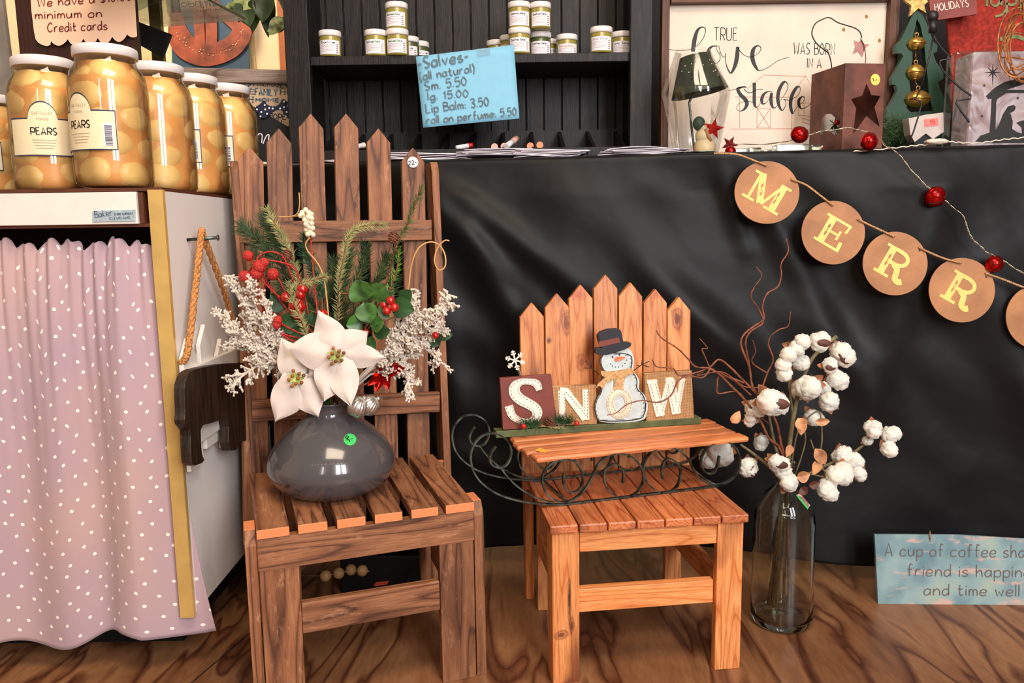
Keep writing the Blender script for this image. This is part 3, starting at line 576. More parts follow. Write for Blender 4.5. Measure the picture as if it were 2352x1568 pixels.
def jar(loc, R, Hh, a_lab, label, seed=0):
    # a_lab: heading of the label's centre as seen from the camera side
    t = root('pear_jar', label, 'jar', loc, 0, 'jars of pears on the cabinet'); rnd = random.Random(seed); k = Hh/.25; h = Hh
    prof = [(R*.0, .002), (R*.86, .002), (R*.97, .010), (R, .03*k), (R, .178*k), (R*.985, .190*k), (R*.92, .205*k), (R*.80, .216*k), (R*.76, .221*k), (R*.76, h-.004)]
    g = obj('glass_body', MB().lathe(prof, (0, 0, 0), 48), M_JARG, t, local=True)
    pi_ = [(0, .006), (R*.80, .006), (R*.93, .014), (R*.945, .03*k), (R*.945, .176*k), (R*.90, .194*k), (R*.74, .210*k), (R*.70, .222*k), (0, .222*k)]
    # contents: one lumpy body of pear halves pressed against the glass
    bodies = MB(); ny = 0
    syr = [(r*.955, z) for r, z in pi_]; obj('syrup', MB().lathe(syr, (0, 0, 0), 32), M_SYR, t, local=True)
    for lv, zz in enumerate((.034, .078, .122, .166, .196)):
        nn = 5; rr = R*(.48 if lv < 4 else .34); off = rnd.uniform(0, 6)
        for i in range(nn):
            an = off+2*pi*i/nn+rnd.uniform(-.2, .2); c = V((rr*cos(an), rr*sin(an), zz*k+rnd.uniform(-.007, .007)))
            Rm = M4.Rotation(rnd.uniform(-.6, .6), 3, 'X') @ M4.Rotation(rnd.uniform(-.5, .5), 3, 'Y')
            mbp = MB().ball(c, (R*.57, R*.57, .036*k), 20, 14, Rm, f=lambda d: 1-.16*max(0, d.z)+.03*sin(5*d.x))
            for v in mbp.v:
                q = sqrt(v.x*v.x+v.y*v.y); lim = R*.955
                if q > lim: v.x *= lim/q; v.y *= lim/q
                v.z = max(.006, min(.223*k, v.z))
                lim2 = R*.955 if v.z < .185*k else R*(.955-(v.z-.185*k)/(.036*k)*.24)
                q = sqrt(v.x*v.x+v.y*v.y)
                if q > lim2: v.x *= lim2/q; v.y *= lim2/q
            obj('pear_half', mbp, M_PEAR, t, local=True)
    lr = R*.80; mb = MB().lathe([(0, h), (lr*.93, h), (lr, h-.002), (lr*1.01, h-.006), (lr*1.01, h-.017), (lr*.97, h-.018), (lr*.9, h-.016), (0, h-.016)], (0, 0, 0), 48); obj('lid', mb, M_LID, t, local=True)
    cc = (0, 0, 0); hw = .62; z0, z1 = .068*k, .132*k
    bump = lambda an: .030*k*max(0, 1-((an-a_lab)/.36)**2)**.5 if abs(an-a_lab) < .36 else 0
    lb = obj('label', cyl_patch(MB(), R+.0010, cc, a_lab-hw-.3, a_lab+hw+.3, z0, z1, 60, bump), M_LABEL, t, local=True)
    mb = MB(); e = .0016*k
    cyl_patch(mb, R+.0014, cc, a_lab-hw-.3, a_lab+hw+.3, z0-.002, z0)
    cyl_patch(mb, R+.0014, cc, a_lab-hw-.3-.02, a_lab-hw-.3, z0-.002, z1+.002); cyl_patch(mb, R+.0014, cc, a_lab+hw+.3, a_lab+hw+.325, z0-.002, z1+.002)
    n = 90; vs = []; fs = []
    for i in range(n+1):
        an = a_lab-hw-.3+(2*hw+.6)*i/n
        for dz in (-.0002, .0022): vs.append(V((R+.0014, 0, 0))*0+V(((R+.0014)*sin(an), -(R+.0014)*cos(an), z1+bump(an)+dz)))
    for i in range(n): fs.append((2*i, 2*i+2, 2*i+3, 2*i+1))
    mb.add(vs, fs, True); obj('label_border', mb, M_LEDGE, lb, local=True)
    mb = MB(); ink(mb, 'PEARS', a_lab, R+.0018, z0+.036*k, .0125*k, .62, .0019); obj('label_lettering', mb, M_INK, lb, local=True)
    mb = MB(); ink(mb, 'OAK VALLEY', a_lab, R+.0018, z1+.008*k, .005*k, .50, .0006); ink(mb, 'FOODS', a_lab, R+.0018, z1-.002*k, .0035*k, .28, .0005)
    for q in range(4): cyl_patch(mb, R+.0018, cc, a_lab-.3+.03*q, a_lab+.3-.03*q, z0+(.026-.005*q)*k, z0+(.0268-.005*q)*k)
    obj('small_print', mb, plain('brown_print', (170, 148, 120), .6) if 'brown_print' not in bpy.data.materials else bpy.data.materials['brown_print'], lb, local=True)
    mb = MB(); cyl_patch(mb, R+.0016, cc, a_lab+.62, a_lab+.86, z0+.004, z0+.044*k); obj('barcode_field', mb, M_PAPER, lb, local=True)
    mb = MB(); zz = z0+.006
    while zz < z0+.040*k: hh = rnd.choice((.0006, .0012, .0018)); cyl_patch(mb, R+.0019, cc, a_lab+.66, a_lab+.83, zz, zz+hh, 4); zz += hh+rnd.choice((.0008, .0014))
    obj('barcode', mb, M_BAR, lb, local=True)
    return t
def ink(mb, text, a, r, z, hh, width, pen):
    st, adv = layout(text); pen2 = pen/r/2
    for s in st:
        q = [V((a-width/2+width*x/adv, z+hh*y/11)) for x, y in s]
        vs = []
        for i, p in enumerate(q):
            d = q[min(i+1, len(q)-1)]-q[max(i-1, 0)]; d = V((d.x*r, d.y)); d = d.normalized() if d.length > 0 else V((1, 0)); nn = V((-d.y, d.x))*(pen/2)
            for sg in (1, -1): an = p.x+sg*nn.x/r; vs.append(V((r*sin(an), -r*cos(an), p.y+sg*nn.y)))
        mb.add(vs, [(2*i, 2*i+2, 2*i+3, 2*i+1) for i in range(len(q)-1)])
jz = cz1+.0065
jh = .246
def jx(px, D): return P(px, 300, D).x
JR = .0655
jar((jx(118, 1.52)-.004, 1.52, jz), JR, jh, .38, 'left full jar of pears, its label with PEARS facing forward, in front row', 1)
jar((jx(256, 1.44), 1.44, jz), JR, jh, -.36, 'nearest and tallest-looking jar of pears, label wrapped round its left side', 2)
jar((jx(366, 1.585), 1.585, jz), JR, jh, -.86, 'jar of pears just behind the nearest one, third lid from the right', 3)
jar((jx(446, 1.70), 1.70, jz), JR, jh, -.40, 'second jar of pears from the right, barcode facing forward', 4)
jar((jx(522, 1.81), 1.81, jz), JR, jh, -.44, 'rightmost jar of pears, beside the tall picket chair', 5)
jar((jx(-20, 1.70), 1.70, jz), JR, .212, -.15, 'jar of pears cut off by the left edge of the photo', 6)
jar((jx(52, 1.86), 1.86, jz), JR, .225, 2.2, 'farthest jar of pears, peeking out between the two leftmost jars', 7)
# ---------------------------------------------------------------- salve jars on the hutch shelf
M_SALVE = plain('olive_salve', (150, 138, 62), .35, .08, 30, coat=.5); M_DKSALVE = plain('dark_green_salve', (74, 84, 40), .35, .08, 30, coat=.5)
M_PGREEN = plain('green_print', (60, 120, 60), .6); M_PORANGE = plain('orange_print', (226, 130, 70), .6); M_GREYP = plain('grey_print', (150, 140, 130), .6)
def salve(px, D, z, hh, label, title='Comfrey Salve', dark=False, pr=None, r=.0268, turn=0):
    x = P(px, 90, D).x; t = root('salve_jar', label, 'jar', (x, D, z), 0, 'salve jars on the hutch shelf'); b0 = hh-.013
    obj('jar_body', MB().lathe([(0, .0), (r*.9, .0), (r*.97, .003), (r*.97, b0-.006), (r*.88, b0), (r*.88, hh-.003), (0, hh-.003)], n=32), M_DKSALVE if dark else M_SALVE, t, local=True)
    mb = MB().lathe([(0, hh), (r*.96, hh), (r, hh-.0015), (r, hh-.0125), (r*.93, hh-.0135), (0, hh-.0135)], n=36)
    for i in range(3): mb.lathe([(r*1.0, hh-.003-.003*i), (r*1.012, hh-.0037-.003*i), (r*1.0, hh-.0045-.003*i)], n=36)
    obj('lid', mb, M_LID, t, local=True)
    lb = obj('label', cyl_patch(MB(), r*.975+.0003, (0, 0, 0), turn-1.05, turn+1.05, .004, b0-.011, 20), M_PAPER, t, local=True)
    mb = MB(); ink(mb, title, turn-.15, r*.975+.0006, b0-.0185, .0048, 1.35, .0009); obj('label_lettering', mb, pr or M_PGREEN, lb, local=True)
    mb = MB(); zz = b0-.023
    while zz > .007: cyl_patch(mb, r*.975+.0006, (0, 0, 0), turn-.85, turn+.45, zz, zz+.0006, 6); zz -= .0034
    for k in range(5): cyl_patch(mb, r*.975+.0006, (0, 0, 0), turn+.62, turn+.86, .007+k*.0045, .0088+k*.0045, 3)
    obj('small_print', mb, M_GREYP, lb, local=True); return t
SH = .060; zt = zs+.0008
salve(758, 1.965, zt, SH, 'leftmost salve jar, standing alone on the shelf', 'Salve', turn=.1, pr=M_INK)
salve(863, 1.965, zt, SH, 'salve jar just left of the two-high stack on the left', 'Chickweed Salve')
salve(913, 1.960, zt, SH, 'lower salve jar of the left two-high stack', 'Chickweed Salve')
salve(913, 1.960, zt+SH+.0004, SH, 'upper salve jar of the left two-high stack', 'Chickweed Salve', turn=-.1)
salve(938, 2.035, zt, SH, 'dark salve jar behind the right side of the left stack', 'Salve', True)
salve(961, 2.085, zt, SH, 'farthest small-looking salve jar right of the left stack', 'Salve', True, turn=.5)
salve(1141, 2.085, zt, SH, 'salve jar half hidden behind the top edge of the blue sign', 'Salve')
salve(1172, 2.035, zt, SH, 'salve jar peeking out left behind the comfrey stack', 'Comfrey Salve', turn=-.4)
salve(1193, 1.965, zt, SH, 'lower front salve jar of the left comfrey stack', 'Comfrey Salve', pr=M_INK)
salve(1193, 1.969, zt+SH+.0004, SH, 'upper salve jar of the left comfrey stack', 'Comfrey Salve', pr=M_INK)
salve(1241, 2.005, zt, SH, 'darker lower salve jar of the right comfrey stack', 'Comfrey Salve', True, pr=M_INK)
salve(1242, 1.975, zt+SH+.0004, SH, 'upper salve jar of the right comfrey stack', 'Comfrey Salve', pr=M_INK, r=.0255)
salve(1256, 2.08, zt, SH, 'salve jar mostly hidden behind the right comfrey stack', 'Comfrey Salve', turn=.5)
salve(1302, 2.035, zt, SH, 'salve jar with orange lettering standing alone right of the comfrey stacks', 'Drawing Salve', pr=M_PORANGE)
salve(1381, 1.965, zt, SH, 'salve jar standing second from the right end of the shelf', 'Garlic Salve', pr=M_GREYP, turn=-.1)
salve(1397, 2.045, zt, SH, 'salve jar half hidden behind the second one from the right', 'Salve', turn=.9)
salve(1428, 2.015, zt, SH, 'rightmost salve jar, against the right side of the hutch', 'Garlic Salve', pr=M_INK)
# blue price sign
sp_ = yplane(1.922)
t = root('price_sign', 'pale blue handwritten paper sign listing salve prices, taped to the hutch shelf', 'sign', P(1075, 292, 1.922))
mb = MB(); cor = [P(955, 130, 1.9225), P(1180, 103, 1.9225), P(1193, 272, 1.919), P(972, 293, 1.919)]
mb.sheet(lambda u, v: (cor[0]*(1-u)+cor[1]*u)*(1-v)+(cor[3]*(1-u)+cor[2]*u)*v+V((0, -.0016*sin(pi*v)*sin(pi*u), 0)), 12, 10)
obj('paper', mb, plain('blue_paper', (128, 188, 216), .7, .02), t, solid=.0004)
pl = (cor[3]+V((0, -.0028, 0)), V((0, -1, .012)).normalized()); mb = MB()
write(mb, '-Salves-', (962, 158), (1077, 139), 27, pl, 3.2, jit=.2); write(mb, '(all natural)', (966, 184), (1090, 164), 19, pl, 2.6, jit=.2); write(mb, 'Sm. 5.50', (978, 207), (1072, 195), 20, pl, 2.7, jit=.2); write(mb, 'lg. 15.00', (984, 229), (1075, 222), 17, pl, 2.7, jit=.2)
write(mb, 'Lip Balm: 3.50', (980, 259), (1123, 242), 20, pl, 2.7, jit=.2); write(mb, 'roll on perfume: 5.50', (981, 284), (1187, 264), 18, pl, 2.7, jit=.2)
obj('handwriting', mb, plain('grey_marker', (92, 110, 118), .6), t)
obj('tape', MB().ppoly([(1095, 112), (1125, 109), (1126, 126), (1096, 130)], pl, .0002), glass('clear_tape', (.97, .98, 1), .15, .3, .12), t)
# papers on the table edge in front of the hutch
rnd = random.Random(5)
for k, (xa, xb, ya, yb_, n, lab) in enumerate(((690, 800, 378, 374, 4, 'thin pile of white papers seen between the tall chair pickets'), (870, 1088, 374, 372, 8, 'loose pile of white papers right behind the tall chair top'), (1060, 1215, 366, 358, 7, 'raised pile of white papers under the blue sign'), (1180, 1345, 372, 366, 8, 'fanned pile of white papers in the middle of the table edge'), (1378, 1555, 372, 362, 7, 'rightmost pile of white papers, beside the framed love sign'))):
    a = P(xa, ya, 1.85); b_ = P(xb, yb_, 1.85 if k != 2 else 1.86); t = root('paper_stack', lab, 'paper', (a+b_)/2, 0, 'piles of white papers on the black cloth'); W = (b_.x-a.x); zz = TZ+.0035+(.007 if k == 2 else 0)
    for i in range(n):
        cx_ = (a.x+b_.x)/2+rnd.uniform(-.012, .012); wd_ = W*rnd.uniform(.86, 1.0); ro = rnd.uniform(-.10, .10); cv = rnd.uniform(.0, .004); R = M4.Rotation(ro, 3, 'Z')
        yf_ = tabY(cx_)+.004
        mb = MB().sheet(lambda u, v: V((cx_, yf_+.045, zz+i*.0021))+R @ V(((u-.5)*wd_, (v-.5)*.085, cv*sin(pi*u*1.3+i))), 10, 2, sm=False); obj('paper_sheet', mb, M_PAPER, t, solid=.0011)
# ---------------------------------------------------------------- things behind the pears
t = root('side_table', 'small table behind the cabinet, hidden by it, carrying the framed word sign', 'table', (-.98, 2.25, 0))
obj('tabletop', MB().box((-.98, 2.25, TZ-.012), (.78, .40, .024)), W_FRAME, t)
for lx, ly in ((-1.33, 2.08), (-.63, 2.08), (-1.33, 2.42), (-.63, 2.42)): obj('leg', MB().box((lx, ly, (TZ-.024)/2), (.04, .04, TZ-.024)), W_FRAME, t)
t = root('register_board', 'tall dark brown wooden board standing on the cabinet behind the credit card note', 'board', (-.98, 1.66, cz1+.0065))
q0 = PL(42, 100, yplane(1.66)).x; q1 = PL(309, 100, yplane(1.66)).x
mb = MB().box(((q0+q1)/2, 1.675, (cz1+1.5)/2+.0035), (q1-q0, .026, 1.5-cz1-.006)); obj('board_panel', mb, W_POST, t)
for xx in (q0+.03, q1-.03): obj('foot', MB().box((xx, 1.70, cz1+.010), (.03, .07, .006)), W_POST, t)
t = root('credit_card_note', 'peach paper note about a credit card minimum with scalloped lower edge', 'note', P(190, 100, 1.652))
pl = (P(190, 60, 1.652), V((0, -1, 0))); e = [(66, -60), (310, -60), (313, 20), (316, 85)]
def scal(x0, y0, x1, y1, dep): return [(x0+(x1-x0)*u, y0+(y1-y0)*u+dep*sin(pi*u)**.8) for u in (0, .12, .28, .45, .62, .8, .92)]
pts = [(68, -60), (308, -60), (311, 20), (315, 83)]
for a, b_, dd in (((315, 83), (292, 79), 5), ((292, 79), (258, 84), 15), ((258, 84), (225, 87), 16), ((225, 87), (192, 89), 15), ((192, 89), (156, 90), 16), ((156, 90), (117, 94), 13)): pts += scal(*a, *b_, dd)
pts += [(117, 94), (116, 103), (108, 106), (97, 103), (88, 98), (82, 90), (78, 70), (72, 20)]
obj('paper', MB().ppoly(pts, pl, .0005), plain('peach_paper', (255, 206, 172), .7, .02), t)
pl2 = (pl[0]+pl[1]*.0006, pl[1]); mb = MB(); write(mb, 'We have a $10.00', (88, 16), (302, 1), 20, pl2, 2.6, jit=.2); write(mb, 'minimum on', (82, 44), (233, 39), 20, pl2, 2.6, jit=.2); write(mb, 'Credit cards', (111, 74), (246, 68), 21, pl2, 2.6, jit=.2)
obj('handwriting', mb, plain('maroon_marker', (126, 52, 44), .6), t)
# glass display rack with its posts, dark bracket and a bowl
t = root('glass_rack', 'glass shelf on a brushed metal post standing behind the jars', 'rack', (-.80, 1.87, cz1+.0065))
gp = yplane(1.92); x0 = PL(348, 120, gp).x; x1 = PL(376, 120, gp).x
obj('post', MB().box(((x0+x1)/2, 1.925, (cz1+1.5)/2+.0035), (x1-x0, .012, 1.5-cz1-.007)), plain('brass_green_metal', (98, 88, 56), .3, .1, metal=.7), t, bevel=.001)
zg = 1.275; g = [PZ(378, 62, zg), PZ(562, 47, zg), PZ(455, 0, zg), PZ(300, -95, zg), PZ(120, -80, zg), PZ(312, 52, zg)]
obj('glass_shelf', MB().prism([g[0], g[1], g[3], g[4], g[5]], (0, 0, .006)), glass('pale_shelf_glass', (.86, .95, .88), .03, .8, .35), t)
obj('shelf_edge', MB().tube([g[1]+V((0, 0, .003)), g[3]+V((0, 0, .003))], .0035, 6), plain('dark_glass_edge', (16, 54, 34), .15), t)
bp_ = [PL(a, b, yplane(1.80)) for a, b in ((305, 45), (392, 78), (372, 132), (300, 92))]; obj('bracket', MB().prism(bp_, (0, .01, 0)), M_BLACK, t)
bo = PZ(405, 6, zg+.006); thing('glass_bowl', MB().lathe([(0, .002), (.045, .002), (.052, .008), (.058, .05), (.056, .05), (.05, .01), (0, .006)], bo+V((0, 0, .001)), 32), M_GLASS, 'round clear glass bowl standing on the glass shelf, cut by the top edge', 'bowl')
thing('grey_board', MB().prism([PL(a, b, yplane(1.9)) for a, b in ((-40, -40), (0, -40), (38, 260), (38, 430), (-40, 430))], (0, .012, 0)), plain('grey_laminate', (150, 142, 132), .5), 'leaning grey board at the left edge behind the pear jars', 'board')
# pretzel poster on the far wall
pp = yplane(3.81); t = root('pretzel_poster', 'poster of a salted soft pretzel on a dark blue ground, behind the jars', 'poster', PL(485, 165, pp))
fr = obj('poster_sheet', MB().ppoly([(392, -70), (568, -70), (574, 164), (398, 168)], pp, .01), plain('poster_blue', (52, 84, 110), .6, .15, 3), t)
M_PRET = plain('pretzel_brown', (150, 70, 44), .5, .3, 14)
def ring(pts, w, lift): obj('pretzel_band', MB().pstroke(spline(pts, 8), w, pp, .012, lift), M_PRET, t)
ring([(412, 40), (408, 85), (425, 118), (462, 136), (500, 134), (540, 116), (562, 85), (566, 45), (558, 0)], 34, .011)
ring([(404, 30), (430, 80), (462, 118), (480, 128)], 20, .012); ring([(488, 125), (490, 70), (486, 0)], 26, .013); ring([(464, 120), (462, 60), (456, 0)], 24, .0135); ring([(500, 112), (530, 98), (548, 70), (520, 40), (495, 10)], 22, .0125)
mb = MB(); rnd = random.Random(3)
for i in range(26): a_ = rnd.uniform(0, 3.1); qx = 487+rnd.uniform(62, 78)*cos(a_); qy = 70+rnd.uniform(48, 62)*sin(a_); mb.ppoly([(qx-1.1, qy-1), (qx+1, qy-1.2), (qx+1.1, qy+1), (qx-1, qy+1)], pp, .004, .023)
so = obj('salt', mb, plain('salt', (240, 200, 170), .6), t)
so['kind'] = 'stuff'
thing('small_picture', MB().ppoly([(312, 96), (362, 110), (368, 166), (320, 168)], pp, .012), plain('pale_print', (226, 200, 150), .6, .3, 6), 'small pale picture with a red edge on the far wall left of the pretzel', 'picture')
# framed word sign
fp = yplane(2.12); t = root('word_sign', 'grey-framed sign with words like LOVE, FAMILY and HOPE on beige', 'sign', P(540, 390, 2.13))
obj('panel', MB().ppoly([(408, 184), (706, 191), (706, 393), (415, 390)], fp, .008), plain('beige_print_board', (214, 182, 150), .7), t)
bar('frame_rail', t, PL(404, 172, (V((0, 2.105, 0)), fp[1])), PL(706, 179, (V((0, 2.105, 0)), fp[1])), (0, 0, 1), .034, .022, W_GREY)
bar('frame_stile', t, PL(416, 388, (V((0, 2.108, 0)), fp[1])), PL(412, 182, (V((0, 2.108, 0)), fp[1])), (1, 0, 0), .03, .02, W_GREY)
M_NAVY = plain('navy_print', (48, 62, 84), .6); M_NAVY2 = plain('grey_navy_print', (92, 112, 124), .6)
wp = (V((0, 2.1115, 0)), fp[1]); m1 = MB(); m2 = MB()
for ox in (0, 119): write(m1, 'FRIENDS', (464+ox, 197), (521+ox, 199), 12, wp, 1.7)
for ox in (0, 118): write(m2, 'LOVE', (526+ox, 202), (579+ox, 204), 17, wp, 3.6)
for ox in (-112, 0): write(m2, 'FAMILY', (586+ox, 218), (637+ox, 220), 15, wp, 3.2); write(m1, 'HOPE', (528+ox+(115 if ox else 0)*0, 214), (583+ox, 216), 10, wp, 1.6, serif=True)
write(m1, 'HOPE', (644, 216), (699, 218), 10, wp, 1.6, serif=True)
for ox in (-115, 0): write(m1, 'FAITH', (530+ox, 234), (581+ox, 235), 13, wp, 2, serif=True); write(m2, 'HOME', (588+ox, 233), (640+ox, 234), 8, wp, 3.0)
for ox in (0,): write(m1, 'HOPE', (618+ox, 272), (655+ox, 274), 12, wp, 1.8, serif=True); write(m1, 'FAITH', (606+ox, 287), (646+ox, 288), 12, wp, 2)
obj('lettering', m1, M_NAVY, t); obj('bold_lettering', m2, M_NAVY2, t)
# black chalkboard house with dotted bow
hp = yplane(2.03); t = root('chalkboard_house', 'black house-shaped chalkboard with white chalk writing and a dotted bow', 'chalkboard', P(600, 392, 2.04))
obj('board', MB().ppoly([(555, 243), (566, 221), (580, 243), (660, 290), (680, 292), (680, 388), (520, 388), (545, 250)], hp, .008), plain('chalkboard_black', (22, 22, 24), .8, .15, 12), t)
mb = MB(); hp2 = (hp[0]+hp[1]*.0085, hp[1])
for s_ in ([(562, 318), (568, 332), (575, 318), (580, 334), (588, 322), (594, 308), (602, 310), (601, 328)], [(604, 330), (612, 312), (618, 310), (617, 322), (625, 322), (634, 312)], [(567, 298), (571, 296), (570, 301)]): mb.pstroke(spline(s_, 6), 2.4, hp2, .0003)
obj('chalk_writing', mb, M_PAPER, t)
obj('ledge', MB().ppoly([(595, 372), (680, 376), (680, 383), (595, 379)], hp, .014), M_WHITE, t)
bw = obj('bow', MB().ppoly(smooth([(587, 246), (600, 240), (607, 228), (614, 242), (632, 246), (644, 240), (650, 226), (664, 236), (668, 262), (664, 274), (656, 268), (648, 252), (630, 254), (618, 268), (604, 274), (594, 262)], 1, True), hp2, .006), plain('navy_cotton', (24, 32, 56), .8), t)
mb = MB()
for a, b_ in ((592, 252), (602, 258), (611, 252), (610, 242), (600, 268), (615, 262), (620, 249), (628, 250), (645, 250), (654, 247), (654, 234), (660, 258), (658, 268), (664, 244)): mb.ppoly([(a+2.3*cos(k*.785), b_+2.3*sin(k*.785)) for k in range(8)], hp2, .0004, .006)
obj('dots', mb, M_PAPER, bw)
# plant at the top
def leaf(mb, base, tip, w, bend=.2, fold=.15, nrm=V((0, -1, 0)), n=8, notch=0, prof=None, wv=0, sd=0):
    base = V(base); tip = V(tip); ax = tip-base; L = ax.length; ax.normalize(); nrm = (nrm-ax*nrm.dot(ax)).normalized(); sdv = ax.cross(nrm)
    def f(u, v):
        s = (u-.5)*2; ww = (prof(v) if prof else sin(pi*min(1, v**.75))**.8)*w
        wav = .06*sin(v*9+s*2)*w+(wv*w*2.2*noise.noise(V((s*1.3, v*3.0, sd*1.7)))*min(1, v*3) if wv else 0)
        return base+ax*(L*v)+sdv*(s*ww)+nrm*(-bend*L*v*v+bend*L*.3*v+fold*abs(s)*ww+wav*(1 if wv else abs(s)))
    return mb.sheet(f, 6, n)
rnd = random.Random(8)
t = root('potted_plant', 'leafy green plant with striped leaves hanging down beside the hutch', 'plant', P(600, 5, 2.25))
M_PL = plain('dark_plant_leaf', (48, 66, 30), .4, .4, 20); M_PL2 = plain('striped_leaf', (140, 150, 90), .4, .45, 60)
pc = P(590, -150, 2.25); obj('pot', MB().lathe([(0, -.02), (.07, -.02), (.10, .10), (.105, .12), (.09, .12), (.085, .10), (0, .10)], pc+V((0, .03, .03)), 28), plain('clay_pot', (150, 90, 60), .7), t)
for i in range(16):
    bx = 600+rnd.uniform(-70, 55); by = -30+rnd.uniform(-10, 25); l = rnd.uniform(45, 95); a_ = rnd.uniform(.7, 2.6); D = 2.25+rnd.uniform(-.08, .06)
    obj('leaf', leaf(MB(), P(bx, by, D), P(bx+l*cos(a_)*.8, min(80, by+l*sin(a_)), D-.02), .022, .25), M_PL if i % 4 else M_PL2, t, sub=1)
for a, b_, w_ in (((652, 40), (617, 78), .02), ((655, 62), (612, 70), .012), ((630, -10), (500, 20), .02), ((560, -10), (570, 58), .03), ((610, -20), (600, 48), .03)): obj('leaf', leaf(MB(), P(*a, 2.16), P(*b_, 2.14), w_, .2), M_PL2 if w_ < .025 else M_PL, t, sub=1)
# ---------------------------------------------------------------- wooden sheep on a white picket plaque, hung on the cabinet side
xs = cx+.006; sx = (V((xs, 0, 0)), V((1, 0, 0)))
t = root('picket_plaque', 'brown wooden sheep cutout on white picket boards hung by a rope from a nail', 'plaque', (xs, 1.6, .4))
def XY(px, py): return PL(px, py, (V((xs+.004, 0, 0)), V((1, 0, 0))))
zt_, zb_ = XY(430, 800).z, XY(430, 1085).z
ys = [XY(a, 900).y for a in (414, 445)]; pwid = .060; y = XY(413, 850).y
for i, tip in enumerate((775, 745, 778, 765, 760)):
    yy = y+.032+i*.078; top = XY((427, 461, 499, 531, 556)[i], tip).z+.0
    board('white_picket', t, frame((xs+.006, yy, zb_+.02*(i % 2)), (0, 1, 0), (0, 0, 1)), pwid, .008, top-zb_-.02*(i % 2), M_WHITE, tip=.035, world=True)
for zz in (zb_+.06, zb_+.17): board('white_rail', t, frame((xs+.014, y-.005, zz), (0, 0, 1), (0, 1, 0)), .03, .008, .36, M_WHITE, world=True)
SX = (V((xs+.036, 0, 0)), V((1, 0, 0))); c3 = conv(380, 720, 4.125)
sh = c3([(700, 465), (500, 480), (300, 520), (240, 545), (205, 600), (180, 680), (182, 800), (190, 930), (180, 1030), (215, 1080), (240, 1110), (240, 1290), (255, 1450), (380, 1405), (350, 1340), (340, 1240), (335, 1060), (430, 1040), (540, 1000), (600, 990), (598, 1300), (690, 1290), (700, 1200), (1000, 1200), (1000, 465)])
mb = MB().ppoly(smooth(sh, 1, True), SX, .0, 0); mb = MB().prism([PL(a, b_, SX) for a, b_ in smooth(sh, 1, True)], (-.018, 0, 0)); obj('sheep_cutout', mb, wood('dark_burnt_wood', (20, 12, 8), (42, 26, 16), (64, 42, 26), knots=0, rough=.5), t, bevel=.001)
M_ROPE = plain('orange_jute_rope', (196, 132, 74), .9, .3, 300, bump=.8, bscale=500)
na = PL(464, 541, (V((xs+.022, 0, 0)), V((1, 0, 0))))
h1 = PL(431, 806, (V((xs+.016, 0, 0)), V((1, 0, 0)))); h2 = h1+V((0, .30, .0)); h2 = PL(545, 790, (V((xs+.016, 0, 0)), V((1, 0, 0))))
def twist(mb, pts, r, turns):
    pts = [V(p) for p in spline(pts, 14)]; 
    for k in range(3):
        q = []
        for i, p in enumerate(pts):
            tg = (pts[min(i+1, len(pts)-1)]-pts[max(i-1, 0)]).normalized(); a = tg.orthogonal().normalized(); b_ = tg.cross(a); an = turns*2*pi*i/len(pts)+k*2.094; q.append(p+(a*cos(an)+b_*sin(an))*r*.55)
        mb.tube(q, r*.62, 6)
    return mb
mb = MB(); twist(mb, [h1+V((-.012, -.004, -.02)), h1, h1*.5+na*.5, na+V((0, -.006, -.005)), na+V((0, .002, .008)), na+V((0, .010, -.006)), na*.45+h2*.55+V((0, .02, 0)), h2, h2+V((-.012, 0, -.02))], .006, 22); obj('rope', mb, M_ROPE, t)
thing('nail', MB().tube([(cx+.0005, na.y, na.z-.007), (cx+.055, na.y+.002, na.z-.004)], .003, 10).tube([(cx+.055, na.y+.002, na.z-.004), (cx+.057, na.y+.002, na.z-.004)], .0055, 12), M_IRON, 'dark nail in the white cabinet side, carrying the rope', 'nail')
# ---------------------------------------------------------------- grey vase
vx, vy = -.333, 1.392
t = root('vase', 'squat glossy slate-grey vase with a round green sticker, on the tall chair seat', 'vase', (vx, vy, .3312))
def vase_mat():
    m, nt, b = nodes('slate_glaze'); lk = nt.links.new; setp(b, rough=.16, coat=.5); tc = N(nt, 'ShaderNodeTexCoord'); n = N(nt, 'ShaderNodeTexNoise'); n.inputs['Scale'].default_value = 60; n.inputs['Detail'].default_value = 2; lk(tc.outputs['Object'], n.inputs['Vector'])
    vd = N(nt, 'ShaderNodeVectorMath', operation='DISTANCE'); lk(tc.outputs['Object'], vd.inputs[0]); vd.inputs[1].default_value = (-.055, -.10, .040); ms = ramp(nt, vd.outputs['Value'], [(.02, (1, 1, 1)), (.04, (0, 0, 0))]); ml = N(nt, 'ShaderNodeMath', operation='MULTIPLY'); lk(ms, ml.inputs[0]); lk(ramp(nt, n.outputs['Fac'], [(.6, (0, 0, 0)), (.63, (1, 1, 1))]), ml.inputs[1])
    mx = N(nt, 'ShaderNodeMix', data_type='RGBA'); lk(ml.outputs[0], mx.inputs[0]); mx.inputs[6].default_value = (*srgb(80, 76, 78), 1); mx.inputs[7].default_value = (*srgb(20, 18, 18), 1); lk(mx.outputs[2], b.inputs['Base Color']); return m
vp = [(0, .002), (.062, 0), (.084, .006), (.102, .020), (.113, .040), (.1145, .052), (.111, .068), (.100, .088), (.082, .108), (.063, .124), (.047, .136), (.040, .145), (.040, .157), (.046, .166), (.042, .166), (.036, .157), (.036, .147), (.05, .13), (.09, .09), (.10, .05), (.08, .02), (0, .012)]
obj('vase_body', MB().lathe(spline(vp, 3), (0, 0, 0), 56), vase_mat(), t, local=True)
_s = [q for q in spline(vp, 3)][3:37]; VPS = list(zip(_s, _s[1:]))
M_STG = plain('green_sticker', (60, 196, 96), .6, .02)
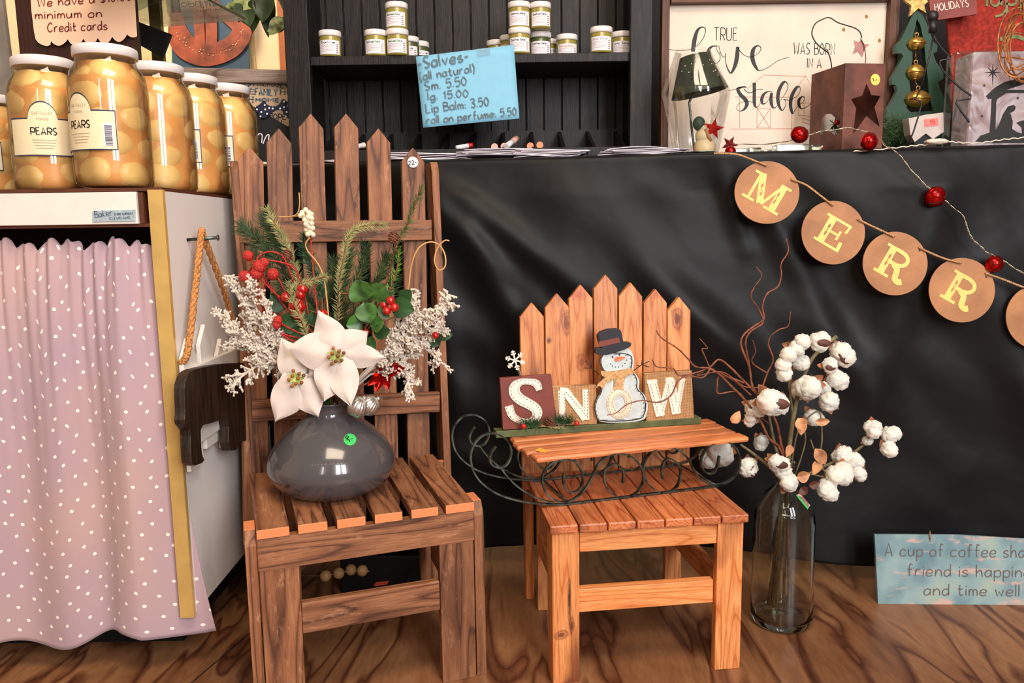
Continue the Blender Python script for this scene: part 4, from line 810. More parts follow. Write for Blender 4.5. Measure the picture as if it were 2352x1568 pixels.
def on_vase(px, py):   # point on the vase surface seen at px,py
    d = ray(px, py).normalized(); s_ = 1.0
    for k in range(2600):
        p = CO+d*s_; z = p.z-.3312; r = sqrt((p.x-vx)**2+(p.y-vy)**2); rr = 0
        for (ra, za), (rb, zb2) in VPS:
            if za <= z <= zb2: rr = ra+(rb-ra)*(z-za)/max(1e-6, zb2-za)
        if rr and r <= rr: return p
        s_ += .0005
    return p
sc_ = on_vase(804, 1009); nn = (on_vase(814, 1009)-on_vase(794, 1009)).cross(on_vase(804, 1019)-on_vase(804, 999)).normalized()
if nn.y > 0: nn = -nn
mb = MB(); R0 = 14.5; n_ = 20; rings = [0, .35, .7, 1]; vs = []; 
for rr in rings:
    for k in range(n_): vs.append(on_vase(804+R0*rr*cos(2*pi*k/n_), 1009+R0*rr*sin(2*pi*k/n_)*.95)-ray(804, 1009)*.0012)
mb.add(vs, [(i*n_+k, i*n_+(k+1) % n_, (i+1)*n_+(k+1) % n_, (i+1)*n_+k) for i in range(3) for k in range(n_)], True)
st = obj('price_sticker', mb, M_STG, t); st['label'] = 'round green price sticker reading 8'
mb = write(MB(), '8-', (797, 1016), (812, 1012), 15, (sc_+V((0, -1, .25)).normalized()*.0042, V((0, -1, .25)).normalized()), 1.8); obj('price_lettering', mb, M_INK, st)
# ---------------------------------------------------------------- bouquet in the vase
G1 = 'Christmas stems standing in the grey vase'
neck = V((vx, vy, .3312+.15))
def px3(pts, D0, D1=None): D1 = D0 if D1 is None else D1; n = len(pts); return [P(a, b_, D0+(D1-D0)*i/(n-1)) for i, (a, b_) in enumerate(pts)]
def sprig(name, label, cat, pts, D, nl, col, stemc=M_TWIG, dens=1.0, r=.0018, seed=0, spread=.75, tot=None, nw=.0010, D1=None, side=None):
    rnd = random.Random(seed); path = [V(p) for p in spline(px3(pts, D, D1), 10)]
    if side: path = path
    t = root(name, label, cat, neck, 0, G1)
    full = [neck+V((0, .0, -.10)), neck+V((rnd.uniform(-.02, .02), rnd.uniform(-.01, .01), .012))]+[p for p in path]
    obj('stem', MB().tube(spline(full[:3], 6)[:-1]+full[2:], [r]*len(spline(full[:3], 6)[:-1]+full[2:]), 6), stemc, t)
    mb = MB(); L = sum((b_-a).length for a, b_ in zip(path, path[1:])); cnt = int(L/.00055*dens)
    for i in range(cnt):
        u = i/cnt*(len(path)-1); k = int(u); k = min(k, len(path)-2); p = path[k].lerp(path[k+1], u-k); tg = (path[k+1]-path[k]).normalized(); an = rnd.uniform(0, 2*pi); a = tg.orthogonal().normalized(); b_ = tg.cross(a); o = a*cos(an)+b_*sin(an)
        o.y *= .6; dr = (o*spread+tg*rnd.uniform(.45, 1.0)).normalized(); l = nl*rnd.uniform(.65, 1.1)*(1 if i < cnt*.9 else .8); e = p+dr*l+V((0, 0, -.1*l)); sd = dr.cross(V((0, 1, .1))).normalized()*nw
        up = dr.cross(sd).normalized()*nw*.8; mb.add([p+sd, p-sd, p+up, e], [(0, 1, 3), (1, 2, 3), (2, 0, 3)])
    obj('needles', mb, col, t); return t
sprig('fir_sprig', 'pale green fir sprig pointing up at the upper left of the bouquet', 'sprig', [(700, 760), (688, 700), (684, 640), (665, 580), (640, 530), (612, 480)], 1.42, .020, M_PALEGREEN, seed=1)
for k, (pts, lab) in enumerate((([(735, 740), (670, 640), (600, 560), (560, 520)], 'long-needled dark pine sprig reaching far left behind the pale fir'), ([(720, 730), (660, 600), (625, 545), (610, 500)], 'dark pine sprig behind the pale upper left fir'), ([(740, 740), (690, 680), (640, 640), (580, 580)], 'lower dark pine sprig behind the red balls'))):
    sprig('pine_sprig', lab, 'sprig', pts, 1.47, .042, M_DKGREEN, seed=10+k, dens=.9, spread=.6)
sprig('garland_sprig', 'bright green tinsel-like garland sprig left of the bouquet centre', 'sprig', [(700, 540), (705, 590), (725, 640), (740, 690)][::-1], 1.43, .024, M_MIDGREEN, seed=4, dens=1.5, spread=1.0)
sprig('fir_sprig', 'short pale fir sprig pointing right over the green garland', 'sprig', [(680, 690), (684, 655), (715, 645), (748, 634)], 1.37, .015, M_PALEGREEN, seed=5)
sprig('fir_sprig', 'drooping pale fir sprig over the red berries on the left', 'sprig', [(705, 770), (690, 730), (672, 690), (662, 650)], 1.365, .018, M_PALEGREEN, seed=6)
sprig('fir_sprig', 'pale fir sprig bending right above the bouquet centre', 'sprig', [(775, 740), (778, 650), (790, 590), (800, 545), (830, 520), (884, 516)], 1.43, .017, M_PALEGREEN, seed=7)
for k, (pts, lab) in enumerate((([(770, 760), (780, 680), (795, 620), (800, 580)], 'dark pine sprig rising straight up from the bouquet centre'), ([(775, 760), (800, 690), (830, 620), (838, 565)], 'dark pine sprig leaning slightly right at the bouquet centre'), ([(780, 760), (830, 700), (870, 640), (888, 590)], 'dark pine sprig leaning right above the holly leaves'), ([(765, 770), (745, 710), (760, 640), (765, 600)], 'dark pine sprig filling the middle behind the poinsettia'), ([(780, 770), (835, 730), (880, 690), (905, 640)], 'lowest dark pine sprig on the right, behind the holly'))):
    sprig('pine_sprig', lab, 'sprig', pts, 1.46, .034, M_DKGREEN, seed=20+k, dens=1.1, spread=.55)
sprig('slim_sprig', 'slim green sprig reaching highest at the upper right of the bouquet', 'sprig', [(860, 720), (895, 620), (912, 560), (935, 515), (955, 465), (966, 430)], 1.44, .016, plain('fresh_green_needle', (76, 108, 50), .5, .3), seed=8, dens=.55)
sprig('slim_sprig', 'short bright green tuft beside the small cone on the right', 'sprig', [(880, 700), (905, 640), (915, 600), (914, 575)], 1.43, .016, plain('bright_green_needle', (84, 150, 44), .5, .2), seed=9, dens=.45)
def cone(px, py, D, s_, lab):
    c = P(px, py, D); t = root('pine_cone', lab, 'pine cone', c, 0, G1); mb = MB(); m_ = plain('cone_brown', (112, 66, 46), .7, .3) if 'cone_brown' not in bpy.data.materials else bpy.data.materials['cone_brown']
    mb.ball(c, (s_*.6, s_*.6, s_*.85), 10, 8)
    for i in range(44):
        a = i*2.4; z = -1+2*(i+.5)/44; rr = sqrt(1-z*z); d = V((rr*cos(a), rr*sin(a), z)); p = c+V((d.x*s_*.7, d.y*s_*.7, d.z*s_*.9)); mb.ball(p, (s_*.22, s_*.22, s_*.12), 6, 4)
    obj('scales', mb, m_, t); obj('stem', MB().tube([c+V((0, 0, -s_*.8)), c+V((.005, .01, -s_*2.5))], .0012, 6), M_TWIG, t)
cone(660, 586, 1.40, .011, 'small brown pine cone at the left among the pine needles'); cone(904, 545, 1.41, .012, 'small reddish pine cone at the upper right of the bouquet')
# red glitter balls and curls
t = root('glitter_spray', 'red glittered spray of curled wires with round balls at the left of the bouquet', 'spray', neck, 0, G1)
mb = MB()
CURL = [[(735, 770), (700, 720), (665, 690), (640, 680), (600, 640), (578, 600), (570, 587)], [(710, 750), (690, 690), (672, 640), (650, 590), (618, 578), (592, 592), (590, 618)], [(712, 745), (700, 680), (680, 620), (655, 605), (612, 598), (596, 612)], [(715, 760), (660, 710), (615, 650), (590, 610), (562, 634)], [(705, 780), (640, 760), (600, 700), (592, 660), (598, 620)], [(690, 790), (650, 770), (615, 730), (604, 690), (612, 645), (630, 632)], [(700, 740), (670, 700), (652, 665), (640, 640), (627, 630)], [(700, 770), (650, 745), (620, 715), (600, 720), (640, 760)], [(735, 775), (722, 650), (715, 560), (706, 520), (694, 495)]]
for i, cpts in enumerate(CURL): mb.tube(spline(px3(cpts, 1.395-.003*i, 1.36+.006*i), 10), .0016, 6)
mb.tube([neck+V((0, 0, -.08)), neck, P(735, 775, 1.39)], .002, 6); obj('wires', mb, M_REDGLIT, t)
for a, b_, r in ((570, 587, .0095), (562, 635, .0105), (596, 612, .012), (590, 628, .011), (627, 629, .0105), (606, 603, .009), (638, 735, .008), (636, 745, .0075)): obj('glitter_ball', MB().ball(P(a, b_, 1.365), r, 16, 10), M_REDGLIT, t)
def berries(name, label, D, pos, stempts, r, mat, lab2='berries'):
    t = root(name, label, lab2, neck, 0, G1); mb = MB(); m3 = P(*stempts[-1], D)
    mb.tube(spline([neck+V((0, 0, -.05)), neck+V((0, 0, .02))]+px3(stempts, D+.01), 8), .0014, 6)
    for a, b_ in pos: mb.tube([m3, P(a, b_, D)], .0009, 5)
    obj('stem', mb, M_TWIG, t)
    for a, b_ in pos: obj('berry', MB().ball(P(a, b_, D+random.Random(a).uniform(-.004, .004)), r, 14, 9), mat, t)
berries('berry_pick', 'cluster of glossy red berries left of the white flower', 1.375, [(695, 664), (686, 690), (689, 705), (674, 700), (684, 722), (657, 682), (741, 722), (690, 676)], [(735, 770), (700, 740), (685, 705)], .0095, M_RED)
berries('holly_berries', 'three red holly berries among the green leaves on the right', 1.37, [(882, 700), (888, 714), (906, 706), (897, 690)], [(790, 770), (850, 735), (893, 690)], .0078, M_RED)
berries('holly_berries', 'dark red berries half hidden under the right holly leaves', 1.40, [(840, 762), (832, 792), (826, 780), (870, 742), (915, 720), (1000, 770)], [(790, 790), (850, 760)], .0065, M_RED)
WB = [(694, 488), (702, 482), (709, 488), (698, 496), (708, 498), (715, 492), (700, 505), (711, 507), (716, 513), (703, 515), (710, 521), (718, 524), (704, 527), (713, 533), (719, 539), (707, 538), (690, 495), (716, 502)]
berries('white_berry_pick', 'bunch of small white berries at the top of the bouquet', 1.385, WB, [(745, 760), (745, 640), (714, 590), (706, 550), (702, 510)], .0048, plain('white_berry', (236, 218, 190), .35, .06))
# holly leaves
t = root('holly_branch', 'green holly-like leaf branch on the right side of the bouquet', 'branch', neck, 0, G1)
mb = MB(); mb.tube(spline([neck+V((0, 0, -.06)), neck+V((.01, -.01, .03))]+px3([(800, 780), (840, 730), (870, 700), (900, 690)], 1.39), 8), .0018, 6); mb.tube(spline(px3([(784, 674), (812, 678), (826, 700)], 1.385), 6), .0018, 6); mb.tube(spline(px3([(826, 681), (880, 683), (905, 690)], 1.385), 6), .0012, 6); obj('stem', mb, M_TWIG, t)
M_HOLLY = plain('holly_leaf_green', (62, 102, 42), .4, .4, 40); M_HOLLY2 = plain('deep_holly_green', (38, 72, 34), .45, .3, 30)
hprof = lambda v: (sin(pi*min(1, v**.8))**.6)*(1+.18*abs(sin(v*pi*3.5)))
for i, (a, b_, w_) in enumerate((((842, 690), (815, 645), .021), ((858, 688), (886, 655), .019), ((836, 695), (850, 742), .018), ((832, 742), (796, 748), .016), ((850, 745), (880, 738), .015), ((900, 700), (950, 712), .017), ((920, 690), (944, 668), .012), ((888, 712), (870, 725), .013), ((858, 765), (895, 758), .012), ((840, 780), (862, 800), .012))):
    obj('leaf', leaf(MB(), P(*a, 1.375), P(*b_, 1.362), w_, .12, .2, prof=hprof), M_HOLLY if i < 5 else M_HOLLY2, t, sub=1)
t = root('holly_branch', 'deep green holly leaves on the left below the red balls', 'branch', neck, 0, G1)
obj('stem', MB().tube(spline([neck+V((0, 0, -.06)), neck+V((-.01, -.01, .03))]+px3([(720, 780), (690, 740), (665, 700), (650, 690)], 1.40), 8), .0016, 6), M_TWIG, t)
for a, b_, w_ in (((662, 706), (620, 676), .018), ((690, 745), (640, 735), .018), ((712, 740), (700, 690), .012), ((700, 760), (660, 770), .012), ((720, 760), (728, 706), .013)): obj('leaf', leaf(MB(), P(*a, 1.39), P(*b_, 1.385), w_, .1, .2, prof=hprof), M_HOLLY2, t, sub=1)
t = root('holly_branch', 'small dark green holly leaves sticking out at the far right', 'branch', neck, 0, G1)
obj('stem', MB().tube(spline([neck+V((0, 0, -.04)), neck+V((.02, 0, .02))]+px3([(900, 820), (960, 790), (1000, 775)], 1.43), 8), .0014, 6), M_TWIG, t)
for a, b_, w_ in (((1000, 772), (1040, 768), .009), ((995, 778), (1008, 795), .011), ((985, 785), (1000, 790), .008)): obj('leaf', leaf(MB(), P(*a, 1.42), P(*b_, 1.415), w_, .1, .2, prof=hprof), M_HOLLY2, t, sub=1)
# curled golden twigs
t = root('curly_twig', 'thin golden twig curling in a loop beyond the right side of the chair', 'twig', neck, 0, G1)
obj('twig', MB().tube([neck+V((0, 0, -.05))]+[V(p) for p in spline(px3([(800, 850), (870, 780), (925, 690), (938, 660), (945, 610), (960, 572), (985, 556), (1008, 562), (1022, 585), (1022, 612), (1008, 620), (998, 600), (1004, 572), (1020, 553), (1032, 553)], 1.40, 1.38), 8)], .0014, 6), plain('gold_twig', (204, 158, 96), .4, .1), t)
obj('bud', leaf(MB(), P(917, 695, 1.385), P(930, 672, 1.385), .006, .1), plain('dry_bud', (176, 150, 84), .6), t)
t = root('curly_twig', 'thin pale golden twig curving under the white berries', 'twig', neck, 0, G1)
obj('twig', MB().tube([neck+V((0, 0, -.05))]+[V(p) for p in spline(px3([(760, 800), (752, 700), (744, 640), (730, 605), (708, 578), (702, 560), (712, 545)], 1.375), 8)], .0014, 6).tube(spline(px3([(640, 498), (668, 497), (683, 490), (688, 470), (687, 442)], 1.38), 8), .0011, 5).tube(px3([(668, 497), (700, 495)], 1.38), .001, 5), bpy.data.materials['gold_twig'], t)
# white flocked branches
def coral(label, stems, D, seed):
    rnd = random.Random(seed); t = root('flocked_branch', label, 'branch', neck, 0, G1); mb = MB()
    def nub(p, d, l, r, lv):
        e = p+d*l; mb.tube([p, p.lerp(e, .5)+V((rnd.uniform(-1, 1), rnd.uniform(-1, 1), rnd.uniform(-1, 1)))*l*.08, e], [r, r*.9, r*.85], 5); 
        if lv > 0:
            for k in range(3):
                o = V((rnd.uniform(-1, 1), rnd.uniform(-.7, .7), rnd.uniform(-1, 1))); q = p.lerp(e, rnd.choice((.45, .75, 1.0))); nub(q, (d*.7+o*.9).normalized(), l*rnd.uniform(.45, .7), r*.85, lv-1)
        else: mb.ball(e, r*1.2, 5, 4)
    for pts, n in stems:
        path = [V(p) for p in spline(px3(pts, D+rnd.uniform(-.02, .02), D+rnd.uniform(-.04, .0)), 10)]; mb.tube([neck]+path, .0022, 6)
        n = int(n*1.5)
        for i in range(n):
            u = (.12+.88*i/(n-1))*(len(path)-1); k = min(int(u), len(path)-2); p = path[k].lerp(path[k+1], u-k); tg = (path[k+1]-path[k]).normalized()
            o = V((rnd.uniform(-1, 1), rnd.uniform(-.8, .8), rnd.uniform(-1, 1))); nub(p, (tg*.8+o*.8).normalized(), rnd.uniform(.011, .018), .0025, 2)
    obj('flocked_twigs', mb, M_CORAL, t); return t
coral('white flocked coral-like branch spreading to the left of the flowers', [([(700, 850), (640, 800), (575, 720), (530, 655)], 22), ([(690, 850), (620, 760), (585, 700), (578, 660)], 20), ([(690, 855), (600, 800), (550, 760), (520, 735)], 22), ([(700, 860), (640, 820), (590, 790), (540, 790)], 20), ([(700, 865), (630, 830), (580, 800), (575, 745)], 18), ([(690, 860), (640, 840), (600, 835), (535, 880)], 18), ([(690, 850), (650, 800), (625, 760), (612, 710)], 16)], 1.40, 3)
coral('white flocked coral-like branch spreading to the right of the flowers', [([(850, 840), (910, 790), (970, 730), (1025, 695)], 22), ([(850, 845), (900, 790), (940, 740), (955, 690)], 20), ([(850, 850), (920, 810), (980, 770), (1010, 760)], 20), ([(850, 850), (920, 830), (970, 800), (1005, 825)], 18), ([(850, 850), (890, 800), (915, 760), (930, 725)], 14), ([(850, 860), (900, 850), (930, 860), (942, 895)], 14), ([(850, 850), (915, 800), (960, 760), (985, 740)], 16)], 1.42, 4)
# poinsettias
def poin(label, cen, petals, D, seed):
    t = root('poinsettia', label, 'flower', neck, 0, G1); c = P(*cen, D); rnd = random.Random(seed)
    obj('stem', MB().tube(spline([neck+V((0, 0, -.06)), neck+V((0, -.01, .01)), c+V((0, .015, 0))], 6), .003, 8), M_GREEN, t)
    for i, (tip, w_, dd, bend) in enumerate(petals):
        b0 = c+V((0, .0015*i, 0)); tp = P(*tip, D+dd)
        pr = lambda v: (.22+.78*sin(pi*min(1, .12+v*.88)**.95))*(1-v**6) if v < .999 else 0
        obj('petal', leaf(MB(), b0, tp, w_*.92, bend*1.7, -.26, n=18, prof=pr, wv=.05, sd=seed*7+i), M_PETAL, t, sub=1)
    mb = MB()
    for k in range(9): a = k*2.4; rr = .0045*sqrt(k+.5)*1.2; mb.ball(c+V((rr*cos(a), -.010-.002*(k % 3), rr*sin(a))), .0032, 8, 6)
    obj('stamens', mb, plain('rust_stamen', (150, 84, 48), .6, .3), t)
    mb = MB()
    for k in range(7): a = k*.9; leaf(mb, c+V((0, -.006, 0)), c+V((.016*cos(a), -.012, .016*sin(a))), .003, .1, n=4)
    obj('sepals', mb, plain('lime_sepal', (168, 184, 84), .5, .2), t)
poin('large cream poinsettia flower facing forward at the centre of the bouquet', (774, 815), [((741, 924), .034, -.01, .10), ((801, 936), .030, -.02, .14), ((656, 800), .036, -.01, .12), ((728, 714), .030, -.0, .10), ((842, 762), .030, .0, .14), ((883, 824), .024, -.01, .12), ((702, 868), .028, .01, .10)], 1.315, 1)
poin('lower cream poinsettia flower hanging down over the left side of the vase', (683, 866), [((627, 972), .033, -.01, .12), ((728, 962), .031, -.01, .12), ((642, 775), .030, .02, .10), ((640, 900), .022, .0, .10), ((715, 820), .024, .03, .10), ((668, 930), .022, .0, .10)], 1.33, 2)
# red foil flower, silver balls
t = root('foil_flower', 'dark red metallic spiky flower under the right flocked branch', 'flower', neck, 0, G1); c = P(885, 850, 1.43)
for k, tip in enumerate(((845, 885), (862, 900), (892, 895), (910, 860), (915, 835), (870, 830), (930, 845))): obj('foil_petal', leaf(MB(), c, P(*tip, 1.40), .009, .05, .4), M_REDMET, t)
obj('stem', MB().tube([neck, c], .002, 6), M_TWIG, t)
for px, py, D, lab in ((822, 935, 1.335, 'left of the two ribbed silver ornaments by the vase neck'), (848, 931, 1.35, 'right of the two ribbed silver ornaments by the vase neck')):
    c = P(px, py, D); t = root('ornament_ball', lab, 'ornament', c, 0, G1); R = M4.Rotation(.6 if px < 830 else .9, 3, 'Y'); r = .0185
    obj('ball', MB().ball(c, r, 120, 24, R, f=lambda d: 1-.05*abs(sin(10*atan2(d.y, d.x)+2.2*d.z))), M_SILVER, t)
    cp = c+(R @ V((0, 0, r))); obj('cap', MB().tube([cp-V((0, 0, .002)), cp+(R @ V((0, 0, .005)))], .0045, 12), M_SILVER, t); obj('wire_stem', MB().tube([cp, (cp+neck)/2+V((0, -.02, .02)), neck+V((.01, -.0, .012))], .0008, 5), M_SILVER, t)
# ---------------------------------------------------------------- things on the floor under the tall chair
c = PZ(868, 1400, 0); cb_ = V((-.30, 1.74, 0))
t = root('dark_box', 'small black box with an orange sticker on the floor under the tall chair', 'box', cb_)
tp = .085; obj('box_body', MB().box((cb_.x+.02, cb_.y, tp/2), (.22, .16, tp)), M_BLACK, t, bevel=.003)
s1 = PZ(876, 1340, tp+.0004); st = obj('price_sticker', MB().prism([s1+V(q) for q in ((-.014, -.010, 0), (.012, -.004, 0), (.014, .012, 0), (-.012, .006, 0))], (0, 0, .0006)), plain('orange_sticker', (232, 84, 58), .6), t); st['label'] = 'small orange price sticker'
t = root('bead_string', 'string of pale round wooden beads lying on the black box under the tall chair', 'beads', P(780, 1325, 1.7))
M_BEAD = plain('pale_wood_bead', (170, 130, 84), .5)
prev = None
for a, b_ in ((748, 1322), (778, 1316), (806, 1308), (832, 1310)):
    c = PZ(a, b_, tp+.0125); obj('bead', MB().ball(c, .0118, 16, 10), M_BEAD, t)
obj('string', MB().tube([PZ(640, 1312, .02), PZ(700, 1322, .06), PZ(748, 1322, tp+.0125), PZ(806, 1310, tp+.0125), PZ(848, 1312, tp+.0125)], .0009, 5), M_TWINE, t)
# ---------------------------------------------------------------- iron sled shelf on the small chair
cE = conv(1040, 840, 4.357); cF = conv(1280, 980, 5.113); c5 = conv(1030, 600, 2.613)
ra = PZ(1290, 1158, .2990); rb = PZ(1650, 1115, .2990); rpl = vplane(ra, rb); e = (rb-ra); e.z = 0; e.normalize(); bk = V((-e.y, e.x, 0))
t = root('sled_shelf', 'decorative sled with orange slats on scrolled dark iron runners, on the pine chair seat', 'sled', (ra+rb)/2)
RUN = [cE([(430, 805), (385, 870), (370, 940), (400, 995), (470, 1015), (540, 985), (580, 900), (580, 820), (540, 740), (470, 690), (380, 672), (280, 710), (210, 790), (180, 880), (185, 980), (220, 1080), (300, 1180), (450, 1280), (650, 1345), (900, 1380), (1050, 1384)])+[(1292, 1157.8), (1380, 1147.3), (1470, 1136.5), (1560, 1125.8), (1651, 1115)],
 cE([(480, 1020), (540, 1100), (640, 1200), (760, 1280), (900, 1345), (1010, 1365)]),
 cF([(75, 550), (75, 680), (130, 750), (210, 765), (280, 700), (300, 600), (260, 470), (180, 395), (80, 380)])+cE([(1010, 960), (930, 1030), (895, 1110), (905, 1200), (950, 1290), (1040, 1350), (1130, 1362)])+cF([(220, 830), (320, 730), (400, 600), (470, 450), (560, 360), (680, 315), (800, 320), (900, 370), (970, 450), (1010, 560), (1000, 660), (940, 760), (840, 820), (740, 830), (640, 780), (570, 690), (545, 590), (560, 510), (620, 450), (700, 440), (750, 480), (775, 550), (765, 655)]),
 cF([(1235, 610), (1225, 500), (1250, 410), (1310, 372), (1380, 400), (1440, 480), (1440, 600), (1400, 700), (1320, 760), (1230, 775), (1120, 720), (1040, 620), (1010, 500), (1040, 380), (1110, 290), (1220, 245), (1350, 245), (1450, 290), (1540, 380), (1590, 480), (1650, 580), (1740, 650), (1840, 680), (1960, 660), (2070, 590), (2130, 480), (2140, 360), (2090, 240), (1990, 175), (1890, 175), (1780, 230), (1700, 340), (1690, 440), (1720, 510), (1780, 550), (1840, 530), (1880, 450), (1900, 340)])]
for off in (0, .150):
    mb = MB()
    for pts in RUN: mb.band([V((q.x, q.y, max(q.z, .2980)))+bk*off for q in (PL(a, b_, rpl) for a, b_ in spline(pts, 7))], bk, .0070, .0028)
    obj('runner', mb, M_IRON, t)
for u in (.04, .98):
    p = ra.lerp(rb, u); p.z = .3012; obj('crossbar', MB().tube([p, p+bk*.150], .0022, 8), M_IRON, t)
dz = .3855; fa = PZ(1232, 1052, .392); fb = PZ(1722, 1003, .392); ed = (fb-fa); ed.z = 0; LL = ed.length; ed.normalize(); dn = V((-ed.y, ed.x, 0)); SL = []
for i, (sa, sb) in enumerate(((0, 0), (-.006, -.002), (-.010, .0), (-.004, .004))):
    p = V((fa.x, fa.y, dz+.0015))+dn*(.0185+i*.0415)+ed*sa; q = V((fb.x, fb.y, dz+.0015))+dn*(.0185+i*.0415)+ed*sb
    SL.append(bar('slat', t, p, q, dn, .0375, .0115, W_SLED, bevel=.005))
stq = MB().prism([PL(a, b_, (V((0, 0, dz+.0076)), V((0, 0, 1)))) for a, b_ in cE([(820, 845), (870, 822), (965, 850), (915, 870)])], (0, 0, .0005)); o = obj('price_sticker', stq, plain('amber_sticker', (250, 176, 66), .6), t); o['label'] = 'small yellow price sticker'
# ---------------------------------------------------------------- SNOW sign
ga = PZ(1140, 1006, .3930); gb = PZ(1611, 973, .3930); gpl = vplane(ga, gb); ge = (gb-ga); ge.z = 0; gl_ = ge.length; ge.normalize(); gn = gpl[1]; gk = -gn
t = root('snow_sign', 'wooden SNOW letter sign with a snowman on a green base, standing on the sled', 'sign', (ga+gb)/2)
obj('base', MB().prism([V((ga.x, ga.y, .3930)), V((gb.x, gb.y, .3930)), V((gb.x, gb.y, .3930))+gk*.030, V((ga.x, ga.y, .3930))+gk*.030], (0, 0, .0135)), plain('mossy_green_paint', (84, 92, 52), .5, .2, 30), t, bevel=.001)
bpn = (gpl[0]+gk*.014, gn)   # back faces of the blocks lie here + their thickness
def fix(p): return p
M_MAROON = plain('maroon_paint', (122, 58, 48), .5, .06)
def burlap():
    m, nt, b = nodes('burlap'); lk = nt.links.new; setp(b, rough=.9); tc = N(nt, 'ShaderNodeTexCoord'); w1 = N(nt, 'ShaderNodeTexWave', wave_type='BANDS', bands_direction='X'); w2 = N(nt, 'ShaderNodeTexWave', wave_type='BANDS', bands_direction='Z')
    for w in (w1, w2): w.inputs['Scale'].default_value = 130; w.inputs['Distortion'].default_value = 1.0; w.inputs['Detail'].default_value = 1; lk(tc.outputs['Object'], w.inputs['Vector'])
    mu = N(nt, 'ShaderNodeMath', operation='MAXIMUM'); lk(w1.outputs['Fac'], mu.inputs[0]); lk(w2.outputs['Fac'], mu.inputs[1]); lk(ramp(nt, mu.outputs[0], [(.45, srgb(110, 66, 34)), (.9, srgb(214, 166, 116))]), b.inputs['Base Color']); bp = N(nt, 'ShaderNodeBump'); bp.inputs['Strength'].default_value = .6; bp.inputs['Distance'].default_value = .001; lk(mu.outputs[0], bp.inputs['Height']); lk(bp.outputs[0], b.inputs['Normal']); return m
M_BURL = burlap()
bth = .012
sblk = obj('letter_block', MB().ppoly(c5([(302, 695), (608, 672), (640, 980), (320, 1003)]), bpn, bth), M_MAROON, t, bevel=.0008); sblk['label'] = 'maroon block with cream letter S'
nblk = obj('letter_block', MB().ppoly(c5([(612, 745), (875, 735), (880, 968), (645, 978)]), (bpn[0]+gk*.0035, gn), bth), M_BURL, t, bevel=.0008); nblk['label'] = 'burlap block with cream letter N'
wblk = obj('letter_block', MB().ppoly(c5([(1162, 665), (1445, 648), (1460, 938), (1175, 952)]), bpn, bth), M_BURL, t, bevel=.0008); wblk['label'] = 'burlap block with cream letter W'
def letter(parent, strokes, lift, stitch, cv):
    m1 = MB(); m2 = MB(); base = (bpn[0]+gn*lift, gn)
    for k, (pts, w) in enumerate(strokes): m1.pstroke(cv(pts), w, base, .003+.00008*k)
    for pts in stitch:
        q = [V(p) for p in cv(pts)]
        for a, b_ in zip(q, q[1:]):
            L = (b_-a).length; n = max(1, int(L/6.5))
            for i in range(n): m2.pstroke([tuple(a.lerp(b_, (i+.15)/n)), tuple(a.lerp(b_, (i+.72)/n))], .9, base, .0002, .0036)
    l = obj('letter', m1, M_CREAM, parent); obj('stitching', m2, M_INK, l); return l
def sr(pts, ws, sc):
    q = spline([(a, b_, w) for (a, b_), w in zip(pts, ws)], 5); return [(a, b_) for a, b_, w in q], [w/sc for a, b_, w in q]
sp1 = [(862, 240), (835, 178), (770, 157), (680, 160), (622, 205), (618, 270), (670, 330), (760, 380), (820, 420), (842, 470), (815, 530), (750, 553), (660, 540), (590, 490), (558, 400)]
sw1 = [62, 78, 58, 62, 100, 112, 108, 100, 100, 100, 74, 50, 58, 76, 84]
q, w = sr(sp1, sw1, 4.357)
def offs(q, w, k):
    out = []
    for i in range(len(q)):
        a = V(q[max(i-1, 0)]); b_ = V(q[min(i+1, len(q)-1)]); d = (b_-a).normalized(); nn = V((-d.y, d.x)); out.append(tuple(V(q[i])+nn*w[i]*4.357*k))
    return out
letter(sblk, [(q, w)], bth, [offs(q, w, .33)[::2], offs(q, w, -.33)[::2]], cE)
letter(nblk, [([(676, 775), (684, 962)], 15), ([(668, 778), (700, 778), (822, 942)], 19), ([(818, 768), (826, 948)], 13)], bth-.0035, [[(662, 785), (668, 955)], [(694, 790), (700, 955)], [(700, 778), (830, 930)], [(812, 775), (814, 900)], [(830, 775), (832, 940)]], c5)
letter(wblk, [([(1188, 722), (1250, 716)], 7), ([(1300, 706), (1345, 702)], 6), ([(1385, 706), (1414, 700)], 6), ([(1218, 720), (1270, 925)], 21), ([(1268, 925), (1322, 712)], 13), ([(1325, 708), (1366, 912)], 21), ([(1364, 912), (1402, 702)], 12)], bth, [[(1205, 730), (1255, 915)], [(1238, 730), (1275, 860)], [(1280, 900), (1320, 740)], [(1312, 730), (1350, 905)], [(1340, 720), (1366, 850)], [(1374, 900), (1406, 715)]], c5)
# snowman
spn = (bpn[0]+gn*.002, gn); th = .012
sm = obj('snowman', MB().ppoly(smooth(c5([(925, 545), (903, 590), (916, 640), (945, 668), (920, 700), (903, 740), (915, 778), (885, 820), (870, 870), (882, 930), (902, 964), (1158, 956), (1182, 905), (1186, 850), (1168, 795), (1128, 762), (1137, 720), (1122, 680), (1092, 655), (1106, 600), (1095, 550), (1070, 512), (1000, 510)]), 2, True), spn, th), plain('snowman_white', (196, 208, 208), .55, .06, 90), t, bevel=.0008)
fpn = (spn[0]+gn*(th+.0002), gn)
mb = MB()
outl = smooth(c5([(925, 545), (903, 590), (916, 640), (945, 668), (920, 700), (903, 740), (915, 778), (885, 820), (870, 870), (882, 930), (902, 964), (1158, 956), (1182, 905), (1186, 850), (1168, 795), (1128, 762), (1137, 720), (1122, 680), (1092, 655), (1106, 600), (1095, 550)]), 2, True)
ctr = V((sum(p[0] for p in outl)/len(outl), sum(p[1] for p in outl)/len(outl)))
